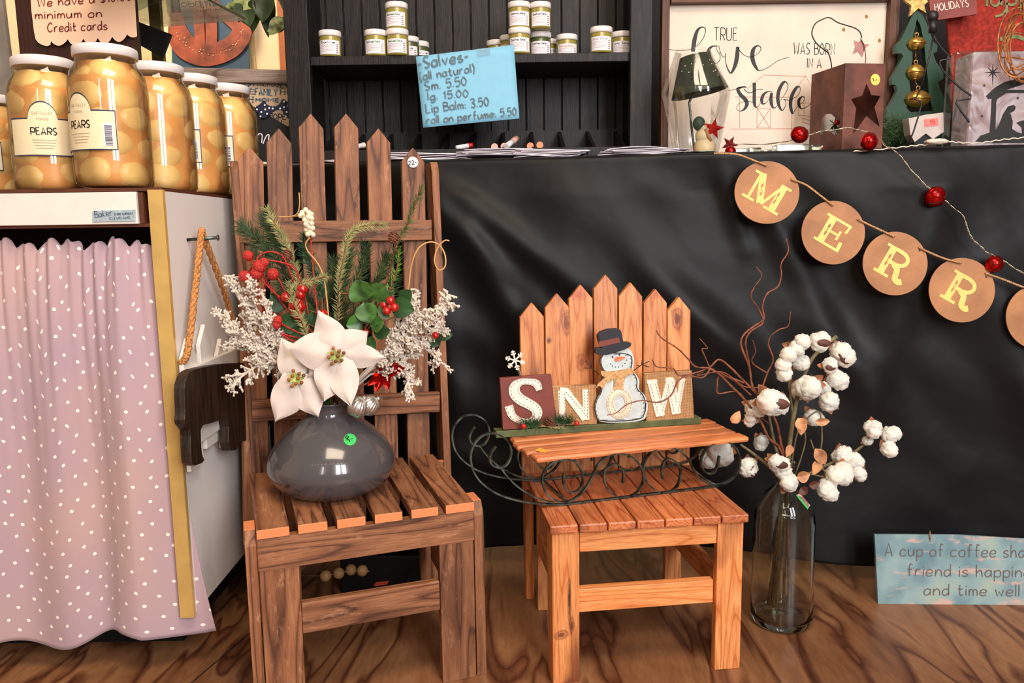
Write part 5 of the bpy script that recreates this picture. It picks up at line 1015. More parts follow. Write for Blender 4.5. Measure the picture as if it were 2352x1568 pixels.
mb.pstroke([tuple(V(p)+(ctr-V(p)).normalized()*1.0) for p in outl], 2.2, fpn, .0002); mb.pstroke(c5([(1180, 900), (1184, 850)]), 3, fpn, .0002)
inn = [V(p)+(V((1424, min(max(p[1], 860), 940)))-V(p)).normalized()*4.2 for p in outl]
for a, b_ in list(zip(inn, inn[1:]))[::2]: mb.pstroke([tuple(a), tuple(b_)], 1.0, fpn, .0002)
for a, b_ in ((985, 574), (1027, 561)): mb.ppoly([(x_+2.1*cos(k*.785), y_+2.1*sin(k*.785)) for x_, y_ in c5([(a, b_)]) for k in range(8)], fpn, .0004)
for a, b_ in ((973, 615), (985, 628), (1002, 634), (1022, 633), (1043, 627), (1060, 612), (1070, 592)): mb.ppoly([(x_+1.3*cos(k*.785), y_+1.3*sin(k*.785)) for x_, y_ in c5([(a, b_)]) for k in range(8)], fpn, .0004)
obj('face_paint', mb, M_INK, sm)
obj('nose', MB().ppoly(smooth(c5([(995, 580), (1015, 570), (1064, 571), (1055, 582), (1010, 601), (996, 596)]), 1, True), fpn, .002), plain('orange_nose', (240, 120, 80), .5), sm)
oc = c5([(1025+56*cos(k*pi/12), 850+70*sin(k*pi/12)) for k in range(25)]); 
mO = MB().pstroke(oc, 17, fpn, .002); lO = obj('letter', mO, plain('peach_letter', (250, 214, 190), .6), sm)
mb = MB()
for rx, ry in ((70, 84), (42, 56)):
    for k in range(24): mb.pstroke(c5([(1025+rx*cos(u*pi/12), 850+ry*sin(u*pi/12)) for u in (k, k+.3, k+.6)]), .9, fpn, .0002, .002)
obj('stitching', mb, M_INK, lO)
hp_ = (spn[0]+gn*.001, gn); ht = obj('top_hat', MB().ppoly(c5([(868, 524), (870, 545), (890, 556), (960, 550), (1040, 524), (1078, 505), (1084, 486), (1070, 479), (1035, 480), (1028, 440), (1020, 408), (1005, 399), (950, 402), (905, 418), (886, 440), (890, 470), (908, 514), (880, 514)]), hp_, th+.003), plain('hat_navy_black', (34, 34, 44), .6), t, bevel=.001)
obj('hat_band', MB().ppoly(c5([(900, 482), (1022, 456), (1030, 486), (906, 514)]), (hp_[0]+gn*(th+.003), gn), .001), M_MAROON, ht)
obj('scarf', MB().ppoly(c5([(912, 655), (940, 660), (1010, 655), (1098, 640), (1112, 668), (1062, 690), (1048, 720), (1046, 772), (1020, 762), (990, 772), (992, 700), (940, 735), (925, 765), (905, 745), (880, 760), (900, 730), (940, 695), (915, 680)]), (fpn[0], gn), .003), plain('jute_scarf', (204, 160, 110), .9, .2, 200, bump=.6, bscale=400), sm)
mb = MB()
for seg in ([(905, 680), (860, 640), (822, 597)], [(860, 640), (820, 640)], [(858, 640), (852, 585)], [(1112, 655), (1160, 620), (1205, 600)], [(1160, 620), (1163, 592)], [(1165, 622), (1205, 634)], [(1150, 630), (1130, 622)]): mb.tube([PL(a, b_, (spn[0]+gn*.006, gn)) for a, b_ in c5(seg)], .0010, 6)
obj('twig_arms', mb, plain('dark_twig', (52, 40, 32), .7), t)
# snowflake on a little spring
cs = (1183, 827); fl = (spn[0]+gn*.012, gn); mb = MB()
for k in range(6):
    a = k*pi/3+.25; d = V((cos(a), sin(a))); c_ = V(cs); mb.pstroke([tuple(c_), tuple(c_+d*23)], 3.2, fl, .0016)
    for r_, l_ in ((12, 7), (18, 5)):
        for s_ in (-1, 1): b2 = V((cos(a+s_*.9), sin(a+s_*.9))); mb.pstroke([tuple(c_+d*r_), tuple(c_+d*r_+b2*l_)], 2.6, fl, .0016)
obj('snowflake', mb, M_CREAM, t)
sp0 = PL(1190, 842, fl); sp1_ = PL(1197, 862, (spn[0]+gn*.006, gn)); mb = MB().tube([sp0.lerp(sp1_, i/60)+V((cos(i*.9), sin(i*.9), 0))*.0035 for i in range(61)], .0005, 5); obj('spring', mb, M_SILVER, t)
# pine sprigs, berries and cone at its foot
mb = MB(); rnd = random.Random(9)
for (cx_, cy_), dirs in (((1222, 978), (-.9, .35)), ((1296, 970), (-.5, .9))):
    for i in range(130):
        a = rnd.uniform(-pi*.95, -.05) if rnd.random() < .8 else rnd.uniform(-pi, pi); l = rnd.uniform(16, 36); x_ = cx_+rnd.uniform(-16, 14); y_ = cy_+rnd.uniform(-5, 4); p0 = PL(x_, y_, (spn[0]+gn*.018, gn)); p1 = PL(x_+l*cos(a), y_+l*sin(a)*.8, (spn[0]+gn*(.018+rnd.uniform(.0, .014)), gn)); mb.tube([p0, p1], [.0006, .0002], 3, caps=False)
obj('pine_needles', mb, plain('sign_pine_green', (40, 78, 42), .5, .3), t)
mb = MB()
for i in range(14): mb.tube([PL(1262+rnd.uniform(-10, 10), 980, (spn[0]+gn*.016, gn)), PL(1262+rnd.uniform(-45, 45), 982+rnd.uniform(-7, 3), (spn[0]+gn*.022, gn))], .0005, 4)
obj('straw_bow', mb, plain('straw', (190, 170, 100), .7), t)
for a, b_ in ((1203, 979), (1325, 972)): obj('berry', MB().ball(PL(a, b_, (spn[0]+gn*.030, gn)), .0056, 14, 9), M_RED, t)
mb = MB(); cc = PL(1261, 967, (spn[0]+gn*.020, gn))
for i in range(30): a = i*2.4; z = -1+2*(i+.5)/30; rr = sqrt(1-z*z); mb.ball(cc+V((rr*cos(a), rr*sin(a), z))*.0075, (.003, .003, .002), 6, 4)
obj('cone', mb, bpy.data.materials['cone_brown'], t)
# ---------------------------------------------------------------- glass bottle, willow and cotton
bx = PZ(1797, 1440, 0); bc = V((P(1798, 1300, 1.505).x, 1.505, 0))
t = root('glass_bottle', 'tall clear greenish glass bottle standing on the floor beside the pine chair', 'bottle', bc)
pr_ = spline([(0, .006), (.030, .003), (.052, .001), (.0600, .010), (.0615, .030), (.0600, .10), (.0595, .19), (.0585, .222), (.052, .250), (.038, .272), (.023, .288), (.0185, .305), (.0185, .330), (.021, .334), (.021, .340), (.0165, .340), (.0165, .305), (.020, .290), (.036, .268), (.050, .247), (.0560, .222), (.0568, .10), (.058, .035), (.050, .014), (.020, .018), (0, .020)], 4)
def true_glass(name, tint, ior=1.45, rough=0.0):
    m, nt, b = nodes(name); setp(b, base=tint, rough=rough, trans=1.0, ior=ior); return m
obj('bottle_glass', MB().lathe(pr_, (0, 0, 0), 64), true_glass('thick_bottle_glass', (.93, .96, .90)), t, local=True)
pw_ = PL(1838, 1145, (V((0, 1.452, 0)), V((0, -1, 0)))); 
def on_bottle(px, py):
    d = ray(px, py).normalized(); s_ = 1.2
    for k in range(900):
        p = CO+d*s_; r = sqrt((p.x-bc.x)**2+(p.y-bc.y)**2); z = p.z; R = None
        for (a, za), (b_, zb2) in (((.0615, .03), (.0585, .222)), ((.0585, .222), (.052, .25)), ((.052, .25), (.038, .272)), ((.038, .272), (.023, .288))):
            if za <= z <= zb2: R = a+(b_-a)*(z-za)/(zb2-za)
        if R and r <= R+.001: return p
        s_ += .001
    return p
q4 = [on_bottle(a, b_)-ray(a, b_)*.0012 for a, b_ in ((1828, 1137), (1837, 1133), (1861, 1160), (1855, 1168))]
st = obj('price_sticker', MB().add(q4, [(0, 1, 2, 3)]), plain('red_white_tag', (220, 170, 160), .6, .3, 200), t, solid=.0005); st['label'] = 'red and green price tag on the bottle shoulder'
q4 = [on_bottle(a, b_)-ray(a, b_)*.0020 for a, b_ in ((1828, 1137), (1831, 1136), (1857, 1166), (1855, 1170))]; obj('green_stripe', MB().add(q4, [(0, 1, 2, 3)]), M_STG, st, solid=.0004)
mouth = bc+V((0, 0, .335)); foot = bc+V((0, 0, .03)); c6 = conv(1480, 540, 2.45); G2 = 'stems standing in the tall glass bottle'
W6 = [([(770, 1180), (745, 1060), (690, 960), (640, 900), (605, 840), (590, 740), (545, 620), (560, 560), (620, 510), (672, 470), (665, 400), (690, 330), (750, 290), (770, 230), (770, 160), (810, 90), (798, 20)], .0028, 1.50, 1.53),
 ([(605, 840), (585, 700), (570, 600), (600, 540), (668, 490), (640, 410), (600, 350), (620, 290), (660, 230), (630, 180)], .0022, 1.51, 1.50), ([(650, 900), (690, 780), (725, 700), (700, 620), (710, 570), (760, 530), (810, 510), (822, 430)], .0020, 1.50, 1.49), ([(690, 775), (620, 730), (605, 700), (625, 655), (610, 590)], .0017, 1.495, 1.48)]
W7 = [([(750, 1180), (700, 1140), (650, 1040), (560, 920), (490, 850), (430, 790), (370, 750), (290, 740), (250, 700), (190, 640), (100, 580), (65, 535)], .0028, 1.49, 1.44), ([(640, 900), (540, 800), (480, 740), (420, 700), (370, 740), (300, 770), (200, 790), (160, 750), (70, 740), (45, 700)], .0024, 1.48, 1.45), ([(600, 900), (520, 830), (440, 780), (380, 760), (340, 680), (325, 640), (355, 635), (310, 580)], .0020, 1.475, 1.45), ([(560, 830), (430, 790), (410, 850), (420, 890), (520, 880), (580, 940), (640, 1010), (700, 1060)], .0020, 1.47, 1.48), ([(370, 750), (330, 800), (250, 792), (190, 820), (150, 900), (80, 940), (0, 930), (-60, 938), (-110, 960), (-160, 1000), (-210, 1012)], .0020, 1.46, 1.43), ([(640, 1000), (700, 900), (660, 860), (560, 850), (440, 770), (300, 790), (330, 770)], .0018, 1.48, 1.45)]
for WW, lab in ((W6, 'reddish curly willow twig rising high above the cotton'), (W7, 'tangle of reddish curly willow twigs reaching left across the SNOW sign')):
    t = root('willow_twig', lab, 'twig', mouth, 0, G2); mb = MB()
    for k, (pts, r_, D0, D1) in enumerate(WW):
        path = [V(p) for p in spline(px3(c6(pts), D0, D1), 8)]
        if k == 0: path = [foot+V((.02 if WW is W6 else -.02, .01, 0)), mouth]+path
        n_ = len(path); mb.tube(path, [r_*(1-.6*i/n_) for i in range(n_)], 7)
        rnd = random.Random(k)
        for i in range(6+k, n_-3, 14+k % 3):
            o = V((rnd.uniform(-1, 1), rnd.uniform(-1, 1), rnd.uniform(-1, 1)))*.004; mb.ball(path[i]+o*.2, r_*(1.15-.5*i/n_), 6, 4)
    obj('twig', mb, M_TWIG, t)
M_COT = plain('cotton_fluff', (232, 220, 206), .95, .02, 40, bump=.5, bscale=250, sss=.25, sheen=.4); M_BRACT = plain('dry_brown_bract', (150, 96, 60), .65, .35, 60); M_HUSK = plain('dark_brown_husk', (84, 46, 32), .6, .3, 50)
def boll(t, px, py, r, D, seed, husk=None, long=None, bracts=True):
    rnd = random.Random(seed); c = P(px, py, D); R = r/FPX*D*1.0; mb = MB(); f = lambda d: 1+.20*noise.noise(d*2.2+V((seed, 0, 0)))+.07*noise.noise(d*7+V((0, seed, 0)))
    lobes = long or [(rnd.uniform(-.32, .32), rnd.uniform(-.32, .32)) for _ in range(4)]
    for i, (a, b_) in enumerate(lobes):
        cc = c+V((a*R, rnd.uniform(-.25, .25)*R, -b_*R)); rr = R*(rnd.uniform(.62, .78) if not long else .62); mb.ball(cc, rr, 22, 16, f=lambda d, i=i: 1+.22*noise.noise(d*2.4+V((seed+i*3, 0, 0)))+.08*noise.noise(d*7+V((0, seed+i, 0))))
        for _ in range(75):
            d = V((rnd.gauss(0, 1), rnd.gauss(0, 1), rnd.gauss(0, 1))).normalized(); p = cc+d*rr*.98; q = p+(d+V((rnd.uniform(-1, 1), rnd.uniform(-1, 1), rnd.uniform(-1, 1)))*.7)*R*.09; mb.tube([p, (p+q)/2+V((rnd.uniform(-1, 1), 0, rnd.uniform(-1, 1)))*.0008, q], .00010, 3, caps=False)
    b = obj('cotton_boll', mb, M_COT, t)
    if bracts:
        mb = MB()
        for k in range(3):
            a = rnd.uniform(0, 6.28)+k*2.1; d = V((cos(a), .25, sin(a))); leaf(mb, c+V((0, R*.7, 0)), c+d*R*1.15, R*.38, .1, .3)
        obj('bract', mb, M_BRACT, b)
    if husk:
        hx, hy, a = husk; cc = c+V((hx*R, -R*.72, -hy*R)); mb = MB(); Rm = M4.Rotation(a, 3, 'Y'); mb.ball(cc, (R*.62, R*.16, R*.34), 18, 10, Rm); obj('husk', mb, M_HUSK, b)
def cotton(label, stem, bolls, seed, r=.003, D0=1.49, D1=1.50, extra=()):
    t = root('cotton_stem', label, 'cotton stem', mouth, 0, G2); path = [V(p) for p in spline(px3(stem, D0, D1), 8)]
    rnd = random.Random(seed); ft = foot+V((rnd.uniform(-.03, .03), rnd.uniform(-.02, .02), 0)); n_ = len(path)
    mb = MB().tube([ft, mouth+V((rnd.uniform(-.006, .006), rnd.uniform(-.006, .006), 0))]+path, [r, r]+[r*(1.25-.4*i/n_) for i in range(n_)], 8)
    for q in extra: mb.tube(spline(px3(q, (D0+D1)/2, D1), 6), r*.6, 6)
    obj('stem', mb, M_STEM, t)
    for i, b_ in enumerate(bolls): boll(t, b_[0], b_[1], b_[2], b_[3], seed*10+i, *b_[4:])
    return t
cotton('tallest cotton stem with many white bolls, leaning right at the top', [(1812, 1120), (1812, 1040), (1822, 960), (1838, 890), (1868, 820), (1922, 772)],
 [(1832, 800, 30, 1.48, None, [(.35, -.5), (0, 0), (-.7, .5), (-1.0, 1.3), (-.9, 2.0)]), (1842, 832, 24, 1.50), (1886, 785, 26, 1.50, (0, 0, .1)), (1936, 812, 30, 1.50, (-.2, .2, .9)), (1925, 868, 27, 1.50), (1902, 842, 20, 1.46, (0, 0, .15)), (1862, 888, 36, 1.465), (1832, 895, 26, 1.51), (1906, 924, 28, 1.485), (1894, 892, 18, 1.50), (1868, 955, 24, 1.51)], 1, .0042, extra=([(1822, 960), (1812, 880), (1812, 850), (1800, 800)], [(1830, 910), (1880, 890), (1900, 880)]))
cotton('cotton stem with the big husked boll on the left below the willow', [(1800, 1110), (1790, 1060), (1775, 1000), (1762, 930)], [(1772, 918, 38, 1.455, (.25, .1, .15)), (1738, 935, 30, 1.49), (1728, 962, 20, 1.50)], 2)
cotton('low cotton stem reaching left behind the sled scrolls', [(1800, 1110), (1770, 1075), (1735, 1045), (1700, 1020)], [(1722, 1072, 26, 1.50, (.0, .1, 1.3)), (1660, 1040, 36, 1.60), (1632, 1052, 26, 1.61), (1745, 1015, 20, 1.53)], 3)
cotton('cotton stem with bolls hanging right over the bottle mouth', [(1806, 1120), (1800, 1100), (1795, 1085)], [(1788, 1062, 27, 1.445, (.0, .0, .1)), (1800, 1078, 22, 1.45), (1812, 1112, 25, 1.44)], 4)
cotton('cotton stem reaching far right with three clusters of bolls', [(1812, 1120), (1835, 1100), (1895, 1070), (1950, 1045), (1985, 1020), (2015, 990)], [(2008, 984, 24, 1.47), (2048, 998, 24, 1.47), (2036, 1034, 23, 1.46), (1992, 1010, 14, 1.49), (1930, 1048, 26, 1.49), (1965, 1056, 22, 1.48), (1972, 1086, 20, 1.47), (1928, 1090, 34, 1.455), (1902, 1124, 27, 1.45)], 5)
t = root('dried_stem', 'dried stem with curled tan seed pods and no cotton, in the middle of the bottle', 'dried stem', mouth, 0, G2); mb = MB()
for q in ([(1812, 1120), (1822, 1040), (1838, 980), (1880, 945), (1888, 1000), (1884, 1040)], [(1815, 1110), (1830, 1080), (1850, 1010), (1838, 960)], [(1815, 1110), (1860, 1090), (1900, 1095), (1880, 1060), (1862, 1010)]): mb.tube([mouth]+[V(p) for p in spline(px3(q, 1.47, 1.45), 8)], .0014, 6)
obj('stem', mb, M_STEM, t); M_POD = plain('tan_pod', (196, 138, 96), .6, .25, 40)
for a, b_, w_ in (((1832, 960), (1848, 990), .012), ((1838, 965), (1842, 1000), .010), ((1872, 1030), (1898, 1068), .012), ((1878, 1055), (1870, 1092), .010), ((1830, 1095), (1862, 1090), .012), ((1815, 1020), (1808, 1050), .008), ((1872, 968), (1908, 968), .008), ((1680, 970), (1700, 945), .010), ((1838, 1120), (1855, 1135), .010), ((1858, 1115), (1885, 1108), .009)): obj('seed_pod', leaf(MB(), P(*a, 1.44), P(*b_, 1.435), w_, .25, .55), M_POD if a[1] < 1110 else M_HUSK, t, sub=1)
# ---------------------------------------------------------------- coffee sign leaning on the cloth
fa = PZ(2017, 1387, .0); fb = PZ(2352, 1389, .0); vp_ = vplane(fa, fb); kn = (vp_[1]+V((0, 0, .16))).normalized(); kp = (V(fa), kn); th = .009
t = root('coffee_sign', 'distressed pale blue wooden sign about a cup of coffee leaning on the cloth', 'sign', fa)
def cof_mat():
    m, nt, b = nodes('distressed_blue_paint'); lk = nt.links.new; setp(b, rough=.55); tc = N(nt, 'ShaderNodeTexCoord'); mp = N(nt, 'ShaderNodeMapping'); mp.inputs['Scale'].default_value = (.3, 1, 1); lk(tc.outputs['Object'], mp.inputs[0]); n = N(nt, 'ShaderNodeTexNoise'); n.inputs['Scale'].default_value = 38; n.inputs['Detail'].default_value = 7; n.inputs['Roughness'].default_value = .7; lk(mp.outputs[0], n.inputs['Vector'])
    n2 = N(nt, 'ShaderNodeTexNoise'); n2.inputs['Scale'].default_value = 14; lk(tc.outputs['Object'], n2.inputs['Vector']); base = ramp(nt, n2.outputs['Fac'], [(.35, srgb(100, 132, 142)), (.55, srgb(138, 164, 166)), (.7, srgb(156, 172, 160))])
    mx = N(nt, 'ShaderNodeMix', data_type='RGBA'); lk(ramp(nt, n.outputs['Fac'], [(.55, (0, 0, 0)), (.63, (.85,)*3)]), mx.inputs[0]); lk(base, mx.inputs[6]); mx.inputs[7].default_value = (*srgb(206, 168, 154), 1); lk(mx.outputs[2], b.inputs['Base Color']); return m
obj('board', MB().ppoly([(2009, 1227), (2200, 1226), (2330, 1238), (2560, 1246), (2566, 1396), (2017, 1387)], kp, .0).__class__().prism([PL(a, b_, (kp[0]+kn*.0, kn)) for a, b_ in ((2009, 1227), (2200, 1228), (2330, 1236), (2560, 1246), (2566, 1392), (2017, 1387))], -kn*th), cof_mat(), t, bevel=.0012)
cp = (kp[0]+kn*.0003, kn); mb = MB()
def wr(text, x0, y0, unit, cap, slope): _, adv = layout(text); write(mb, text, (x0, y0), (x0+adv*unit, y0+adv*unit*slope), cap, cp, 2.2, jit=.0)
_, a1 = layout('A cup of coffee sha'); un = 320/a1
wr('A cup of coffee shared with a', 2033, 1276, un, 29, .012); wr('friend is happiness tasted', 2084, 1322, un*1.10, 28, .012); wr('and time well spent', 2123, 1366, un*1.12, 27, .012)
obj('lettering', mb, plain('taupe_lettering', (106, 92, 88), .6), t)
obj('hanging_string', MB().tube([PL(2137, 1240, (kp[0]+kn*.002, kn)), PL(2136, 1228, (kp[0]+kn*.004, kn)), PL(2136, 1219, (kp[0]-kn*.004, kn))], .0012, 5).ball(PL(2136, 1241, (kp[0]+kn*.0005, kn)), .0018, 8, 6), M_TWINE, t)
# ---------------------------------------------------------------- MERRY banner
bn = V((-.13, -1, 0)).normalized(); bp0 = (V((0, 1.80-.050, 0)), bn)
t = root('letter_banner', 'banner of round wooden discs with gold letters M E R R strung on jute twine', 'banner', PL(2050, 680, bp0))
M_DISC = plain('tan_veneer_disc', (172, 118, 76), .6, .12, 14, bump=.2, bscale=120); M_GLET = plain('gold_letter', (236, 204, 112), .45, .04)
RB = [([(-.5, -.5), (.02, -.5)], .10), ([(-.5, .46), (-.1, .46)], .09), ([(-.27, .46), (-.27, -.5)], .24), ([(-.27, .44), (.05, .45), (.26, .38), (.33, .22), (.25, .06), (.05, -.02), (-.2, -.02)], .13), ([(-.02, -.04), (.14, -.12), (.20, -.28), (.24, -.44), (.38, -.49), (.48, -.42)], .20)]
LET = {'M': [([(-.62, -.46), (-.22, -.46)], .09), ([(.12, -.46), (.62, -.46)], .09), ([(-.62, .46), (-.28, .46)], .09), ([(.28, .46), (.62, .46)], .09), ([(-.42, .46), (-.42, -.46)], .10), ([(-.38, .50), (-.02, -.44)], .24), ([(.02, -.44), (.36, .48)], .09), ([(.38, .46), (.38, -.46)], .24)],
 'E': [([(-.45, .46), (.42, .46)], .09), ([(-.45, -.46), (.42, -.46)], .09), ([(-.22, .46), (-.22, -.46)], .26), ([(.40, .50), (.36, .18)], .08), ([(.40, -.50), (.38, -.16)], .12), ([(-.2, 0), (.20, 0)], .09), ([(.20, .17), (.20, -.17)], .08)], 'R': RB,
 'Y': [([(-.5, .46), (-.1, .46)], .09), ([(.15, .46), (.5, .46)], .09), ([(-.3, .46), (0, 0)], .2), ([(.32, .46), (0, 0)], .09), ([(0, .05), (0, -.46)], .22), ([(-.2, -.46), (.2, -.46)], .09)]}
DS = [('M', 1761, 442, 74.5, 72), ('E', 1913, 534, 73, 73), ('R', 2055, 605, 74.5, 73), ('R', 2208, 666, 76, 74), ('Y', 2386, 728, 77, 75)]
an = radians(30.5); H_ = 68
for ch, cx_, cy_, rx, ry in DS:
    d = obj('disc', MB().ppoly([(cx_+rx*cos(k*pi/28), cy_+ry*sin(k*pi/28)) for k in range(56)], bp0, .003), M_DISC, t, bevel=.0004); fp_ = (bp0[0]+bn*.0031, bn); ex = V((cos(an), sin(an))); ey = V((sin(an), -cos(an))); c_ = V((cx_, cy_)); mb = MB()
    for kk, (pts, w_) in enumerate(LET[ch]):
        q = [tuple(c_+ex*a*H_*(1.12 if ch == 'M' else 1.06)+ey*b_*H_) for a, b_ in (spline(pts, 5) if len(pts) > 2 else pts)]; mb.pstroke(q, w_*H_, fp_, .0004+.00005*kk)
    l = obj('letter', mb, M_GLET, d); mb = MB(); xs_ = {'M': (-.2, .38), 'E': (-.22,), 'R': (-.27,), 'Y': (0,)}[ch]
    for x_ in xs_:
        for y_ in (-.13, .13): mb.ppoly([tuple(c_+ex*((x_-.20*y_*(ch == 'M' and x_ < 0)*2)+a)*H_+ey*(y_+b_)*H_) for a, b_ in ((0, .11), (.035, .03), (.035, -.03), (0, -.10), (-.035, -.03), (-.035, .03))], fp_, .0004, .0006)
        mb.ppoly([tuple(c_+ex*(x_+.025*cos(k))*H_+ey*(.025*sin(k))*H_) for k in range(6)], fp_, .0004, .0006)
    obj('letter_ornament', mb, M_DISC, l)
    for hx, hy in (((1, -.86), (-.02, .6)) if 0 else ((c_.x-1, c_.y-62), (c_.x+57, c_.y-30))): obj('string_hole', MB().ppoly([(hx+2.2*cos(k*.8), hy+2.2*sin(k*.8)) for k in range(8)], fp_, .0002), M_INK, d)
segs = [[(1640, 352), (1690, 354), (1725, 366), (1760, 380)], [(1818, 412), (1850, 424), (1880, 446), (1912, 471)], [(1970, 503), (2000, 518), (2030, 532), (2053, 543)], [(2111, 568), (2140, 582), (2170, 594), (2207, 604)], [(2264, 628), (2300, 640), (2352, 660), (2385, 668)]]
for s_ in segs: obj('twine', twist(MB(), [PL(a, b_, (bp0[0]+bn*.006, bn)) for a, b_ in s_], .0022, 14), M_TWINE, t)
# ---------------------------------------------------------------- red jingle bell garland
t = root('bell_garland', 'thin silvery wire garland with shiny red jingle bells running over the table edge', 'garland', PL(2146, 452, bp0))
gp_ = (bp0[0]+bn*.010, bn); tb = lambda a, b_: PL(a, b_, (V((0, 1.80-.03, 0)), bn))
path = [P(1690, 332, 1.85), P(1790, 328, 1.78)]+[tb(a, b_) for a, b_ in ((1836, 314), (1900, 300), (1960, 295), (2010, 312))]+[PL(a, b_, gp_) for a, b_ in ((2035, 335), (2060, 350), (2100, 398), (2135, 433), (2172, 462), (2212, 497), (2228, 540), (2262, 575), (2292, 592), (2330, 615), (2390, 655))]
path = [V(p) for p in spline(path, 10)]; mb = MB(); rnd = random.Random(2)
for k in range(2): mb.tube([p+V((sin(i*.9+k*pi), cos(i*.9+k*pi), sin(i*.7+k)))*.0012 for i, p in enumerate(path)], .0007, 5)
obj('wire', mb, plain('silver_wire', (200, 186, 160), .3, metal=.8), t)
for i, (a, b_, r_, pl) in enumerate(((1836, 309, 19.5, 0), (1996, 325, 19.5, 0), (2146, 452, 22, 1), (2282, 606, 18, 1), (1678, 348, 13, 2))):
    r = r_/FPX*1.72; c = tb(a, b_) if pl == 0 else (PL(a, b_, (bp0[0]-bn*.0+bn*.002, bn)) if pl == 1 else P(a, b_, 1.80)); c = c+bn*(r*.2 if pl == 1 else 0); R = M4.Rotation(.5+i, 3, 'Y') @ M4.Rotation(.5+i*.3, 3, 'X')
    bl = obj('bell', MB().ball(c, (r, r, r*.92), 28, 18, R).lathe([(r*.99, -r*.06), (r*1.05, 0), (r*.99, r*.06)], c, 28, R), M_REDMET, t)
    mb = MB()
    for k in range(4):
        for u in range(5): a2 = k*pi/2; th_ = .25+u*.2; d = V((sin(th_)*cos(a2), sin(th_)*sin(a2), cos(th_)*.92)); d2 = V((sin(th_+.2)*cos(a2), sin(th_+.2)*sin(a2), cos(th_+.2)*.92)); mb.tube([c+(R @ d)*r*1.002, c+(R @ d2)*r*1.002], r*.045, 4)
    obj('bell_slit', mb, M_INK, bl)
# ---------------------------------------------------------------- framed love sign
D_ = 1.955; lp = yplane(D_); t = root('love_sign', 'large framed white sign with brush lettering about true love and a stable', 'sign', P(1780, 360, D_))
obj('panel', MB().box(((P(1528, 180, D_).x+P(2030, 180, D_).x)/2, D_+.005, (TZ+.003+P(1780, -2, D_).z)/2), (P(2030, 180, D_).x-P(1528, 180, D_).x, .008, P(1780, -2, D_).z-TZ-.003)), plain('whitewashed_board', (222, 204, 186), .6, .05, 10), t)
zt2 = P(1780, -8, D_).z; xl, xr = P(1524, 180, D_).x, P(2039, 180, D_).x
for x_ in (xl, xr): bar('frame_stile', t, (x_, D_-.006, TZ+.003), (x_, D_-.006, zt2), (1, 0, 0), .022 if x_ > 0.6 else .018, .03, W_FRAME)
bar('frame_rail', t, (xl+.012, D_-.006, zt2-.006), (xr-.012, D_-.006, zt2-.006), (0, 0, 1), .022, .03, W_FRAME)
lpl = (V((0, D_+.0009, 0)), V((0, -1, 0))); q3 = conv(1480, 0, 2.697); qT = conv(1520, 90, 5.6)
def brush(mb, pts, ws, cv, sc):
    q = spline([(a, b_, w) for (a, b_), w in zip(pts, ws)], 7); mb.pstroke(cv([(a, b_) for a, b_, w in q]), [w/sc for a, b_, w in q], lpl, .0005)
def LW(mb, P3, cv, sc): brush(mb, [p[:2] for p in P3], [p[2] for p in P3], cv, sc)
mb = MB()
LW(mb, [(135, 303, 3), (200, 311, 3), (280, 307, 3), (335, 275, 4), (370, 225, 4), (378, 180, 5), (355, 168, 8), (328, 190, 18), (310, 250, 26), (302, 320, 26)], q3, 2.697)
LW(mb, [(450, 284, 5), (415, 290, 12), (398, 320, 24), (410, 365, 20), (440, 393, 5), (465, 375, 4), (468, 340, 4), (450, 310, 3), (446, 290, 3), (460, 285, 3), (470, 320, 3), (485, 350, 3), (502, 352, 3)], q3, 2.697)
LW(mb, [(502, 330, 4), (502, 370, 4), (512, 415, 6), (535, 452, 10), (560, 410, 22), (574, 350, 26), (578, 290, 20)], q3, 2.697); LW(mb, [(580, 292, 6), (595, 320, 4), (625, 345, 3), (660, 354, 3)], q3, 2.697)
LW(mb, [(660, 354, 3), (700, 335, 3), (722, 305, 4), (712, 285, 6), (690, 288, 12), (672, 315, 24), (670, 365, 26), (690, 415, 18), (715, 437, 5), (770, 415, 3), (830, 375, 3), (895, 354, 3)], q3, 2.697)
T5 = 5.6
LW(mb, [(850, 660, 5), (920, 650, 6), (990, 625, 8), (1060, 610, 10), (1090, 625, 6), (1050, 615, 12), (980, 640, 40), (1010, 710, 46), (1070, 770, 50), (1095, 830, 48), (1065, 895, 30), (1010, 925, 8), (965, 895, 5), (985, 835, 5), (1050, 805, 5), (1110, 800, 5), (1170, 810, 5)], qT, T5)
LW(mb, [(1190, 560, 44), (1190, 680, 42), (1190, 800, 42), (1200, 860, 30), (1230, 872, 8), (1270, 820, 5)], qT, T5); LW(mb, [(1060, 640, 10), (1090, 675, 8), (1140, 688, 8), (1200, 660, 6), (1260, 640, 6), (1300, 650, 8)], qT, T5)
LW(mb, [(1420, 680, 8), (1370, 672, 12), (1310, 710, 34), (1285, 780, 40), (1300, 830, 20), (1350, 810, 6), (1410, 720, 6)], qT, T5); LW(mb, [(1412, 690, 34), (1405, 780, 42), (1415, 850, 36), (1445, 885, 14), (1490, 850, 5), (1530, 780, 5), (1600, 680, 6), (1622, 600, 8), (1600, 552, 14), (1560, 560, 34), (1510, 650, 44), (1492, 760, 44), (1510, 860, 34), (1550, 915, 14), (1592, 850, 6), (1590, 790, 6), (1565, 775, 6), (1640, 785, 5)], qT, T5)
LW(mb, [(1640, 785, 5), (1740, 730, 5), (1780, 660, 6), (1770, 610, 12), (1730, 625, 34), (1675, 720, 44), (1655, 830, 44), (1668, 920, 34), (1685, 955, 12), (1740, 870, 5), (1815, 810, 6), (1835, 755, 8), (1805, 738, 14), (1765, 780, 36), (1765, 850, 34), (1800, 893, 12), (1860, 870, 6), (1930, 815, 6)], qT, T5)
obj('brush_lettering', mb, M_INK, t)
